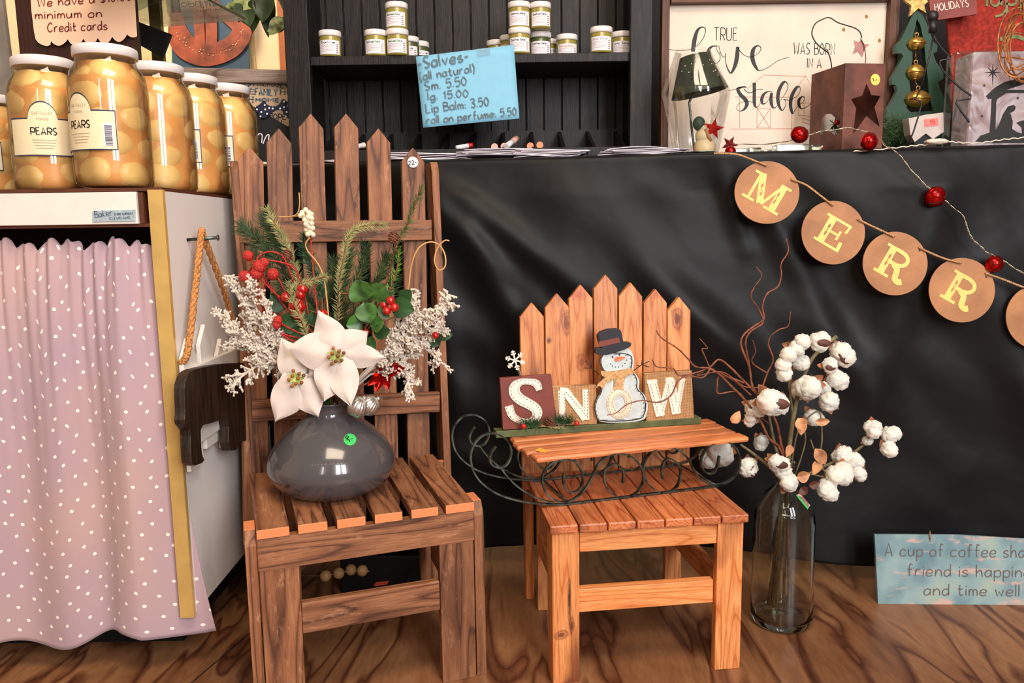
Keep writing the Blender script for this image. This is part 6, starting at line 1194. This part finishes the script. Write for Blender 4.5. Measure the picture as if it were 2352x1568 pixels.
mb = MB(); write(mb, 'TRUE', (1640, 92), (1692, 93), 29, lpl, 1.8, lift=0, t=.0005); write(mb, 'WAS BORN', (1823, 124), (1917, 126), 26, lpl, 1.7, lift=0, t=.0005); write(mb, 'IN A', (1854, 155), (1886, 156), 21, lpl, 1.7, lift=0, t=.0005); obj('small_lettering', mb, M_INK, t)
mb = MB()
for s_ in ([(1100, 640), (1310, 460), (1580, 470), (1850, 475), (1930, 620)], [(1850, 475), (1770, 580)], [(940, 740), (1640, 745)], [(1000, 740), (1000, 1140)], [(890, 1155), (1660, 1150), (1930, 1170)], [(1225, 885), (1400, 890), (1400, 1140), (1225, 1140), (1225, 885)], [(1230, 890), (1390, 1140)], [(1395, 895), (1230, 1135)], [(1670, 965), (1670, 1150)], [(1755, 820), (1915, 820), (1910, 990), (1755, 975), (1755, 820)], [(1830, 820), (1830, 985)], [(1800, 1010), (1920, 1050)], [(1800, 1060), (1920, 1100)]): mb.pstroke(qT(s_), 1.2, lpl, .0004)
obj('barn_drawing', mb, plain('faded_red_pencil', (196, 130, 112), .7), t)
mb = MB()
for a, b_ in ((1938, 68), (1990, 38), (2020, 93)): mb.ppoly([(a+4*cos(k), b_+5*sin(k)) for k in range(6)], lpl, .0004)
obj('knot_mark', mb, plain('ochre_mark', (150, 116, 60), .7), t)
# ---------------------------------------------------------------- rusty star lantern box
c8 = conv(1820, 0, 4.239); A = V((P(1942, 145, 1.740).x, 1.740, 0)); Bc = V((P(1865, 172, 1.862).x, 1.862, 0)); Cc = V((P(2035, 146, 1.752).x, 1.752, 0)); zb = TZ+.004; zt3 = P(1942, 145, 1.74).z
t = root('star_lantern', 'rusty brown metal box lantern with star cutout and wire handle', 'lantern', A+V((.04, .06, zb)))
M_RUST = plain('rusty_brown_metal', (104, 58, 46), .5, .22, 25, metal=.2)
def keyface(outer, inner, nrm, th):
    # outer corner list with a hole: closed by a slit
    o = outer; k = min(range(len(inner)), key=lambda i: (inner[i]-o[0]).length); inn = inner[k:]+inner[:k]
    a1 = sum(((o[i]-o[0]).cross(o[i+1]-o[0])).dot(nrm) for i in range(1, len(o)-1)); a2 = sum(((inn[i]-inn[0]).cross(inn[i+1]-inn[0])).dot(nrm) for i in range(1, len(inn)-1))
    if a1*a2 > 0: inn = [inn[0]]+inn[1:][::-1]
    loop = o+[o[0]]+inn+[inn[0]]; bm = bmesh.new(); vs = [bm.verts.new(p) for p in loop]
    mb = MB(); 
    from mathutils.geometry import tessellate_polygon
    tri = tessellate_polygon([o, inn]); allp = o+inn
    f = [tuple(x_) for x_ in tri]; bm.free(); n_ = len(allp); mb.add([p+nrm*0 for p in allp], f); mb.add([p-nrm*th for p in allp], [tuple(reversed(x_)) for x_ in f])
    for lst, off in ((o, 0), (inn, len(o))):
        m_ = len(lst); mb.f += [(off+i, off+(i+1) % m_, n_+off+(i+1) % m_, n_+off+i) for i in range(m_)]; mb.sm += [False]*m_
    return mb
pf = vplane(A, Cc); ps = vplane(Bc, A); up = V((0, 0, 1))
star = [PL(a, b_, pf) for a, b_ in c8([(722, 812), (770, 925), (858, 935), (800, 1045), (850, 1235), (722, 1130), (592, 1303), (620, 1050), (572, 965), (680, 930)])]
q_ = lambda p, z: V((p.x, p.y, z))
obj('front_panel', keyface([q_(A, zb), q_(Cc, zb), q_(Cc, zt3), q_(A, zt3)], star, pf[1], .0012), M_RUST, t)
arch = [PL(a, b_, ps) for a, b_ in c8([(258, 1322), (285, 1150), (330, 1100), (400, 1088), (462, 1140), (478, 1250), (430, 1330), (330, 1260)])]
obj('side_panel', keyface([q_(Bc, zb), q_(A, zb), q_(A, zt3), q_(Bc, zt3)], arch, ps[1], .0012), M_RUST, t)
Dd = Cc+(Bc-A); sh2 = [p+(Bc-A)*.97 for p in star]; off2 = Bc-A
obj('back_panel', keyface([q_(Bc, zb), q_(Dd, zb), q_(Dd, zt3), q_(Bc, zt3)], [PL(1902+24*cos(k*.628), 290+30*sin(k*.628), (Bc, pf[1])) for k in range(10)], pf[1], .0012), M_RUST, t)
obj('side_panel', MB().prism([q_(Cc, zb), q_(Dd, zb), q_(Dd, zt3), q_(Cc, zt3)], ps[1]*.0012), M_RUST, t)
obj('bottom_panel', MB().prism([q_(A, zb), q_(Cc, zb), q_(Dd, zb), q_(Bc, zb)], (0, 0, .001)), M_RUST, t)
mh = [V(p) for p in spline([P(a, b_, 1.80-.002*i) for i, (a, b_) in enumerate(c8([(383, 668), (375, 600), (350, 520), (290, 470), (225, 410), (190, 325), (220, 235), (290, 190), (360, 172), (440, 218), (520, 245), (600, 270), (655, 308), (675, 365)]))], 8)]
obj('wire_handle', MB().tube(mh, .0013, 6).tube([V(p) for p in spline([P(a, b_, 1.765) for a, b_ in c8([(675, 365), (665, 380), (690, 420), (705, 480), (715, 570), (705, 640)])], 6)], .0008, 5), plain('dark_rust_wire', (62, 40, 34), .5, metal=.4), t)
obj('tin_star', MB().prism([PL(a, b_, yplane(1.768)) for a, b_ in c8([(672, 380), (700, 428), (752, 432), (710, 470), (680, 555), (640, 505), (585, 530), (612, 460), (600, 392), (650, 410)])], (0, .0015, 0)), plain('tin_star_brown', (142, 90, 80), .4, .15, 40, metal=.3), t)
pf2 = (pf[0]+pf[1]*.0004, pf[1]); s_ = obj('price_sticker', MB().ppoly(c8([(807+46*cos(k*.3), 775+56*sin(k*.3)) for k in range(21)]), pf2, .0004), plain('yellow_sticker', (232, 204, 92), .6), t); s_['label'] = 'round yellow price sticker'
obj('price_lettering', write(MB(), '1-', (2005, 188), (2015, 186), 9, (pf2[0]+pf[1]*.0006, pf[1]), 1.1), M_INK, s_)
t = root('berry_sprig', 'little green pine sprig with one red berry inside the rusty lantern', 'sprig', P(1922, 310, 1.80)); mb = MB(); rnd = random.Random(4); c = P(1916, 285, 1.80)
for i in range(60): d = V((rnd.uniform(-.6, .8), rnd.uniform(-.5, .5), rnd.uniform(-1.2, .8))); mb.tube([c, c+d*.026], [.0007, .0003], 3)
obj('needles', mb, M_DKGREEN, t); obj('berry', MB().ball(P(1922, 281, 1.785), .0065, 12, 8), M_RED, t); obj('stem', MB().tube([c, V((c.x+.01, c.y, TZ+.006))], .001, 5), M_TWIG, t)
# ---------------------------------------------------------------- cellophane-wrapped lamp and snowman candle
LD = 1.79; t = root('wrapped_lamp', 'green metal snowflake lampshade candle stand wrapped in clear cellophane', 'candle lamp', V((P(1600, 350, LD).x, LD, TZ+.004)))
b0 = P(*qT([(488, 700)])[0], LD); t0 = P(*qT([(408, 215)])[0], LD+.0); ax = (t0-b0); hl = ax.length; R = V((0, 0, 1)).rotation_difference(ax.normalized()).to_matrix()
R = R @ M4.Rotation(.0, 3, 'X'); obj('lamp_shade', MB().lathe([(.062, 0), (.030, hl), (.0288, hl), (.0605, 0)], b0, 40, R), plain('dark_olive_tin', (52, 60, 40), .4, .15, 30, metal=.3), t)
mb = MB(); spc = b0+(R @ V((-.012, -.049, hl*.42)))
nf = (R @ V((-.2, -1, .36))).normalized(); e1 = nf.cross(V((0, 0, 1))).normalized(); e2 = e1.cross(nf)
for k in range(6): a = k*pi/3+.3; mb.tube([spc-nf*.002, spc+(e1*cos(a)+e2*sin(a))*.015], .0014, 5)
obj('snowflake_cutout', mb, M_INK, t)
mb = MB(); rnd = random.Random(6)
for i in range(14): a = rnd.uniform(-2.6, -.4); u = rnd.uniform(.1, .9); r_ = .062-.032*u; mb.ball(b0+(R @ V((r_*cos(a), r_*sin(a), hl*u))), .0013, 6, 4)
obj('punched_dots', mb, M_CREAM, t)
rd = [P(*p, LD) for p in qT([(352, 815), (365, 930), (385, 1150), (410, 1350)])]; obj('rod', MB().tube([b0+(t0-b0)*.3]+rd+[V((rd[-1].x+.003, LD, TZ+.006))], .0026, 8), M_IRON, t); obj('foot', MB().lathe([(0, 0), (.04, 0), (.042, .003), (0, .005)], V((rd[-1].x+.01, LD, TZ+.0035)), 24), M_IRON, t)
def cello(u, v):
    a = 2*pi*u; z0_ = TZ+.004; zt_ = t0.z+.012; z = z0_+(zt_-z0_)*v; r_ = (.048+.024*min(1, v*1.7) if v < .6 else .072-.036*((v-.6)/.4)); r_ *= 1+.05*noise.noise(V((cos(a)*3, sin(a)*3, v*1.2)))+.035*noise.noise(V((cos(a)*9, sin(a)*9, v*2.5))); cx_ = (b0.x*.98+.002)+(t0.x-b0.x)*max(0, (v-.55))*1.6; return V((cx_+r_*cos(a), LD+r_*sin(a), z))
obj('cellophane', MB().sheet(cello, 60, 26), glass('cellophane', (.97, .97, .97), .08, .5, .08), t)
t = root('snowman_candle', 'small cream snowman figure with a dark green cap under the wrapped lampshade', 'figurine', V((P(1612, 350, 1.775).x, 1.775, TZ+.004)))
cq = lambda a, b_, D=1.775: P(*qT([(a, b_)])[0], D); M_WAX = plain('cream_wax', (236, 204, 158), .45, .05, 20, sss=.3)
obj('body', MB().ball(cq(550, 1400), (.024, .020, .026), 24, 16).ball(cq(530, 1250), (.017, .016, .018), 24, 16).ball(cq(515, 1130), (.0135, .013, .0135), 20, 14), M_WAX, t)
obj('cap', MB().ball(cq(478, 1085, 1.772), (.0135, .013, .0155), 20, 14), plain('cap_green', (44, 66, 48), .6), t); obj('nose', MB().tube([cq(545, 1095, 1.762), cq(580, 1085, 1.757)], [.0025, .0006], 8), plain('nose_orange', (214, 110, 60), .5), t)
obj('scarf', MB().tube([cq(560, 1165, 1.765), cq(590, 1230, 1.760), cq(630, 1310, 1.762)], .004, 8), plain('tan_scarf', (186, 130, 80), .7), t)
def star3(name, label, cpt, R_, D, mat, rot=0, cat='star ornament'):
    c = cpt; pts = [c+V((R_*(1 if k % 2 == 0 else .42)*sin(rot+k*pi/5), 0, R_*(1 if k % 2 == 0 else .42)*cos(rot+k*pi/5))) for k in range(10)]; mb = MB(); vs = pts+[c+V((0, -.006, 0)), c+V((0, .006, 0))]; mb.add(vs, [(k, (k+1) % 10, 10) for k in range(10)]+[((k+1) % 10, k, 11) for k in range(10)]); return thing(name, mb, mat, label, cat)
star3('star_ornament', 'translucent red star held by the snowman candle under the cellophane', cq(665, 1150, 1.765), .024, 1.765, M_RED, .2)
star3('star_ornament', 'dark red star lying just right of the cellophane-wrapped lamp', P(1676, 331, 1.84), .020, 1.84, plain('dark_red_star', (110, 24, 30), .3, coat=.4), .5)
# glass votive blocks
M_TG = glass('votive_glass', (.82, .86, .80), .04, .85, .22)
for k, (xa, xb, ya, D, lab) in enumerate(((1684, 1718, 341, 1.83, 'small clear glass votive block next to the red bell'), (1720, 1751, 338, 1.82, 'clear glass votive block, second from the left of the row'), (1753, 1783, 343, 1.84, 'low clear glass block in the middle of the row'), (1784, 1862, 331, 1.79, 'widest clear glass block, under the large red bell'), (1864, 1894, 332, 1.78, 'amber-tinted glass block at the foot of the rusty lantern'))):
    a = P(xa, ya, D); b_ = P(xb, ya, D); z0_ = TZ+.004; t = root('glass_votive', lab, 'candle holder', ((a.x+b_.x)/2, D, z0_), 0, 'glass votives along the table edge'); n_ = max(1, round((b_.x-a.x)/.036)); w_ = (b_.x-a.x)/n_
    obj('glass_block', MB().box(((a.x+b_.x)/2, D+.02, (z0_+a.z)/2), (b_.x-a.x-.002, .036, a.z-z0_)), M_TG, t, bevel=.002)
    for i in range(n_): obj('tealight', MB().box((a.x+w_*(i+.5), D+.02, (z0_+a.z)/2-.001), (w_*.55, .016, (a.z-z0_)*.6)), plain('silver_foil', (214, 206, 180), .3, .3, 300, metal=.6) if 'silver_foil' not in bpy.data.materials else bpy.data.materials['silver_foil'], t)
# ---------------------------------------------------------------- green tree with brass bells
TD = 1.90; tp = yplane(TD); t = root('wooden_tree', 'dark green wooden tree cutout with a gold star top, around three brass bells', 'tree decoration', V((P(2110, 340, TD).x, TD, TZ+.004)))
outr = c8([(1190, 90), (1130, 230), (1060, 380), (1003, 440), (1003, 520), (1060, 518), (1080, 545), (1000, 700), (965, 765), (968, 820), (1010, 830), (1022, 880), (985, 960), (925, 1060), (912, 1160), (925, 1440), (1600, 1440), (1560, 1210), (1572, 1110), (1500, 1000), (1440, 870), (1418, 800), (1470, 765), (1470, 700), (1400, 600), (1370, 520), (1410, 500), (1412, 440), (1370, 400), (1310, 230), (1240, 90)])
innr = c8([(1212, 185), (1165, 400), (1170, 580), (1140, 800), (1160, 930), (1110, 1050), (1150, 1090), (1370, 1080), (1330, 930), (1320, 780), (1300, 600), (1280, 400), (1245, 240)])
obj('tree_board', keyface([PL(a, b_, tp) for a, b_ in outr], [PL(a, b_, tp) for a, b_ in innr], V((0, -1, 0)), .014), plain('forest_green_paint', (20, 62, 40), .5, .12, 20), t)
obj('gold_star', MB().ppoly(c8([(1070, 8), (1140, 15), (1160, -60), (1205, -90), (1240, -60), (1262, 0), (1310, 20), (1268, 60), (1285, 135), (1210, 88), (1128, 165), (1142, 62)]), (tp[0]+V((0, -.001, 0)), tp[1]), .008), plain('crackled_gold', (222, 164, 92), .45, .3, 90, metal=.3), t)
prev = P(*c8([(1205, 310)])[0], TD)
for (a, b_, rx, rz) in ((1205, 425, 80, 64), (1197, 705, 80, 76), (1218, 965, 112, 84)):
    c = P(*c8([(a, b_)])[0], TD-.004); s = 1/4.239/FPX*TD
    bb = obj('bell', MB().ball(c, (rx*s, rx*s*.8, rz*s), 26, 16).lathe([(rx*s*.99, -.002), (rx*s*1.08, 0), (rx*s*.99, .002)], c, 26), M_GOLD, t)
    obj('bell_slit', MB().tube([c+V((0, -rx*s*.80, rz*s*.15)), c+V((0, -rx*s*.62, -rz*s*.6)), c+V((0, -rx*s*.3, -rz*s*.92))], .0012, 5), M_INK, bb)
    tp_ = c+V((0, 0, rz*s)); obj('bell_link', MB().tube([prev, tp_+V((0, 0, .006))], .0009, 5).tube([tp_+V((cos(k*.7)*.0045, 0, .0045+sin(k*.7)*.0045)) for k in range(9)], .0009, 5, closed=True), M_GOLD, t); prev = c-V((0, 0, rz*s))
# grey-white candle shade with a pink price sticker
wp_ = yplane(1.80); t = root('candle_holder', 'pale grey notched candle shade with a pink price sticker, before the green tree', 'candle holder', V((P(2128, 330, 1.8).x, 1.8, TZ+.004)))
obj('shade_body', MB().prism([PL(a, b_, wp_) for a, b_ in c8([(1132, 1152), (1300, 1115), (1472, 1094), (1480, 1282), (1370, 1355), (1300, 1300), (1192, 1385), (1150, 1310)])], (0, .03, 0)), plain('pale_grey_shade', (196, 180, 172), .5, .05), t, bevel=.001)
s_ = obj('price_sticker', MB().ppoly(c8([(1280, 1162), (1418, 1148), (1422, 1222), (1286, 1236)]), wp_, .0005, .0003), plain('pink_sticker', (248, 120, 112), .6), t); s_['label'] = 'pink price sticker reading 15'
obj('price_lettering', write(MB(), '15', (2137, 285), (2147, 284), 9, (wp_[0]+wp_[1]*.0012, wp_[1]), 1.2), plain('red_ink', (190, 40, 40), .6), s_)
obj('stand', MB().box((P(2128, 330, 1.8).x, 1.815, (TZ+.004+P(2128, 310, 1.8).z)/2), (.05, .02, P(2128, 310, 1.8).z-TZ-.004)), M_BLACK, t)
# black wire tree holder
WD = 1.74; t = root('wire_tree', 'black bent-wire tree outline with a round knob on top', 'wire tree', V((P(2200, 330, WD).x, WD, TZ+.004)))
M_BW = plain('black_wire', (30, 26, 28), .45)
k1 = P(*c8([(1362, 160)])[0], WD); obj('knob', MB().ball(k1, .0122, 20, 14), M_BW, t); obj('socket', MB().tube([P(*c8([(1366, 205)])[0], WD), P(*c8([(1366, 315)])[0], WD)], .0086, 20), M_BW, t)
def wseg(pts): q = [P(a, b_, WD) for a, b_ in c8(pts)]; return q
mb = MB(); 
for s_ in ([(1368, 310), (1390, 380), (1450, 465), (1540, 555), (1535, 572), (1440, 588), (1435, 620), (1460, 680), (1540, 770), (1640, 860), (1740, 930), (1735, 962), (1605, 978), (1592, 1000), (1640, 1080), (1740, 1210), (1885, 1385)], [(1240, 870), (1215, 930), (1190, 965), (1245, 988), (1255, 1020), (1230, 1120), (1180, 1280), (1125, 1410)], [(1380, 320), (1330, 560), (1250, 850)]): mb.tube(wseg(s_), .0019, 6)
obj('wire', mb, M_BW, t)
# red burlap bag with green lettering and a small maroon plaque
rp = yplane(2.02); t = root('red_banner_cloth', 'coarse red cloth with green script lettering standing behind the glass block', 'cloth', V((P(2300, 250, 2.02).x, 2.02, TZ+.004)))
o1 = c8([(1470, -80), (1485, 210), (1500, 420), (1530, 620), (1535, 980), (1560, 1420), (2600, 1420), (2600, -80)]); obj('cloth_body', MB().ppoly(o1, rp, .012), plain('red_burlap', (156, 42, 28), .9, .2, 120, bump=.8, bscale=300), t, bevel=.004)
mb = MB(); write(mb, 'Happy', (2240, 16), (2400, 8), 50, (rp[0]+rp[1]*.0125, rp[1]), 5.5, t=.0015); mb.pstroke(spline([(2285, 38), (2300, 34), (2312, 20)], 5), 5, (rp[0]+rp[1]*.0125, rp[1]), .0015); m5 = MB(); m5.pstroke(spline([(2296, 90), (2330, 84), (2352, 90)], 5), 9, (rp[0]+rp[1]*.0125, rp[1]), .0015); obj('stitched_lettering', mb, plain('sage_felt', (124, 132, 88), .8, .2, 90), t); obj('felt_leaf', m5, bpy.data.materials['sage_felt'], t)
hp3 = (V((0, 1.97, 0)), V((0, -1, 0))); t = root('holidays_plaque', 'small maroon plaque lettered Holidays hanging before the red cloth, cut by the top edge', 'plaque', P(2180, 40, 1.97))
obj('plaque_board', MB().ppoly(c8([(1312, -80), (1772, -80), (1780, 148), (1405, 203), (1325, 140)]), hp3, .008), plain('maroon_plaque', (134, 62, 54), .55, .08), t, bevel=.0008)
obj('lettering', write(MB(), 'HOLIDAYS', (2148, 26), (2225, 15), 17, (hp3[0]+hp3[1]*.0083, hp3[1]), 1.8), M_CREAM, t); obj('hanging_wire', MB().tube([P(2195, -18, 1.966), P(2210, -60, 2.0), P(2225, -100, 2.3)], .001, 5), M_BW, t)
# nativity glass block
ND = 1.735; npn = yplane(ND); t = root('nativity_block', 'clear glass block with a black nativity silhouette and star', 'glass block', V((P(2290, 325, ND).x, ND+.03, TZ+.004)))
x0, x1 = P(2232, 200, ND).x, P(2400, 200, ND).x; z1_ = P(2300, 116, ND).z; z0_ = TZ+.004
def frost():
    m, nt, b = nodes('wavy_glass_block'); lk = nt.links.new; setp(b, rough=.12, trans=.55, ior=1.3, coat=.6); tc = N(nt, 'ShaderNodeTexCoord'); n = N(nt, 'ShaderNodeTexNoise'); n.inputs['Scale'].default_value = 14; n.inputs['Distortion'].default_value = 1.5; lk(tc.outputs['Object'], n.inputs['Vector']); lk(ramp(nt, n.outputs['Fac'], [(.35, srgb(176, 158, 160)), (.5, srgb(236, 232, 240)), (.65, srgb(214, 200, 196))]), b.inputs['Base Color']); bp = N(nt, 'ShaderNodeBump'); bp.inputs['Strength'].default_value = .6; bp.inputs['Distance'].default_value = .01; lk(n.outputs['Fac'], bp.inputs['Height']); lk(bp.outputs[0], b.inputs['Normal']); return m
obj('glass_body', MB().box(((x0+x1)/2, ND+.038, (z0_+z1_)/2), (x1-x0, .072, z1_-z0_)), frost(), t, bevel=.006)
obj('glass_rim', MB().box(((x0+x1)/2-.012, ND+.05, (z0_+z1_)/2+.004), (x1-x0+.02, .045, z1_-z0_+.008)), M_GLASS, t, bevel=.008)
sp4 = (V((0, ND+.0018, 0)), npn[1]); mb = MB()
c_ = c8([(1950, 705)])[0]
for k in range(8): a = k*pi/4; L_ = (16 if k % 2 else 20)*(1.7 if k == 2 else 1); d = V((cos(a), sin(a))); q = V((-d.y, d.x)); cc = V(c_); mb.ppoly([tuple(cc-q*2), tuple(cc+d*L_), tuple(cc+q*2), tuple(cc-d*2)], sp4, .0004+.00006*k)
for pl_ in ([(1885, 935), (1930, 890), (1975, 850), (2060, 800), (2150, 775), (2320, 740), (2320, 800), (2080, 875), (2320, 875), (2320, 905), (2085, 905), (2000, 960), (1985, 985), (1975, 1300), (1920, 1300), (1940, 960), (1905, 965)], [(2010, 1215), (2050, 1110), (2100, 1035), (2155, 1020), (2175, 1045), (2160, 1080), (2120, 1100), (2145, 1180), (2140, 1255), (2185, 1285), (2235, 1300), (2230, 1240), (2180, 1195), (2230, 1175), (2320, 1160), (2320, 1392), (1770, 1392), (1830, 1320), (1920, 1290), (1960, 1290)]): mb.ppoly(c8(pl_), sp4, .0004 if len(pl_) == 17 else .0005)
for a, b_ in ((1868, 832), (1845, 1130), (2195, 955)): x_, y_ = c8([(a, b_)])[0]; mb.ppoly([(x_+(4 if k % 2 else 1.8)*cos(k*.628), y_+(4 if k % 2 else 1.8)*sin(k*.628)) for k in range(10)], sp4, .0004)
obj('silhouette_decal', mb, M_INK, t)
# vine orb and lace
t = root('vine_orb', 'open orb of bent orange-brown vine hanging in the upper right corner', 'orb', P(2352, 100, 1.70)); mb = MB(); rnd = random.Random(12); c = P(2372, 95, 1.69)
for i in range(12):
    ax_ = V((rnd.uniform(-1, 1), rnd.uniform(-1, 1), rnd.uniform(-.5, .5))).normalized(); u_ = ax_.orthogonal().normalized(); w_ = ax_.cross(u_); R_ = .062*rnd.uniform(.85, 1.05); mb.tube([c+(u_*cos(k*pi/16)+w_*sin(k*pi/16))*R_*V((1, 1, 1.0)).x+V((0, 0, .02*sin(k*pi/8+i))) for k in range(32)], .0016, 6, closed=True)
obj('vines', mb, plain('orange_vine', (176, 112, 64), .6, .3, 60), t); obj('hanging_cord', MB().tube([c+V((0, 0, .06)), c+V((0, .02, .5))], .0012, 5), M_TWINE, t)
mb = MB(); pth = [P(a, b_, 1.80-.13*(P(a, b_, 1.72).x)-.016) for a, b_ in ((1960, 348), (2050, 340), (2105, 334), (2150, 330), (2170, 324), (2200, 327), (2250, 328), (2300, 321), (2352, 316), (2420, 312))]
pth = [V(p) for p in spline(pth, 8)]; mb.tube([p+V((0, 0, .0012*sin(i*1.9))) for i, p in enumerate(pth)], .0013, 6); thing('lace_trim', mb, M_CORAL, 'thin white lace edging along the right part of the table edge', 'lace')
thing('lace_knot', MB().ball(P(2152, 325, 1.66), (.024, .010, .006), 24, 12, f=lambda d: 1+.3*noise.noise(d*5)), M_CORAL, 'bunched white lace lump at the table edge below the green tree', 'lace')
mb = MB(); rnd = random.Random(3)
for i in range(420): c = P(2060+rnd.uniform(-35, 25), 320+rnd.uniform(-50, 14), 1.86+rnd.uniform(-.03, .03)); d = V((rnd.uniform(-1, 1), rnd.uniform(-1, 1), rnd.uniform(-.6, 1))).normalized(); c.z = max(c.z, TZ+.008); e_ = c+d*.03; e_.z = max(e_.z, TZ+.006); mb.tube([c, e_], [.0006, .0002], 3, caps=False)
thing('pine_garland', mb, M_DKGREEN, 'dark pine greenery lying between the rusty lantern and the green tree', 'greenery')
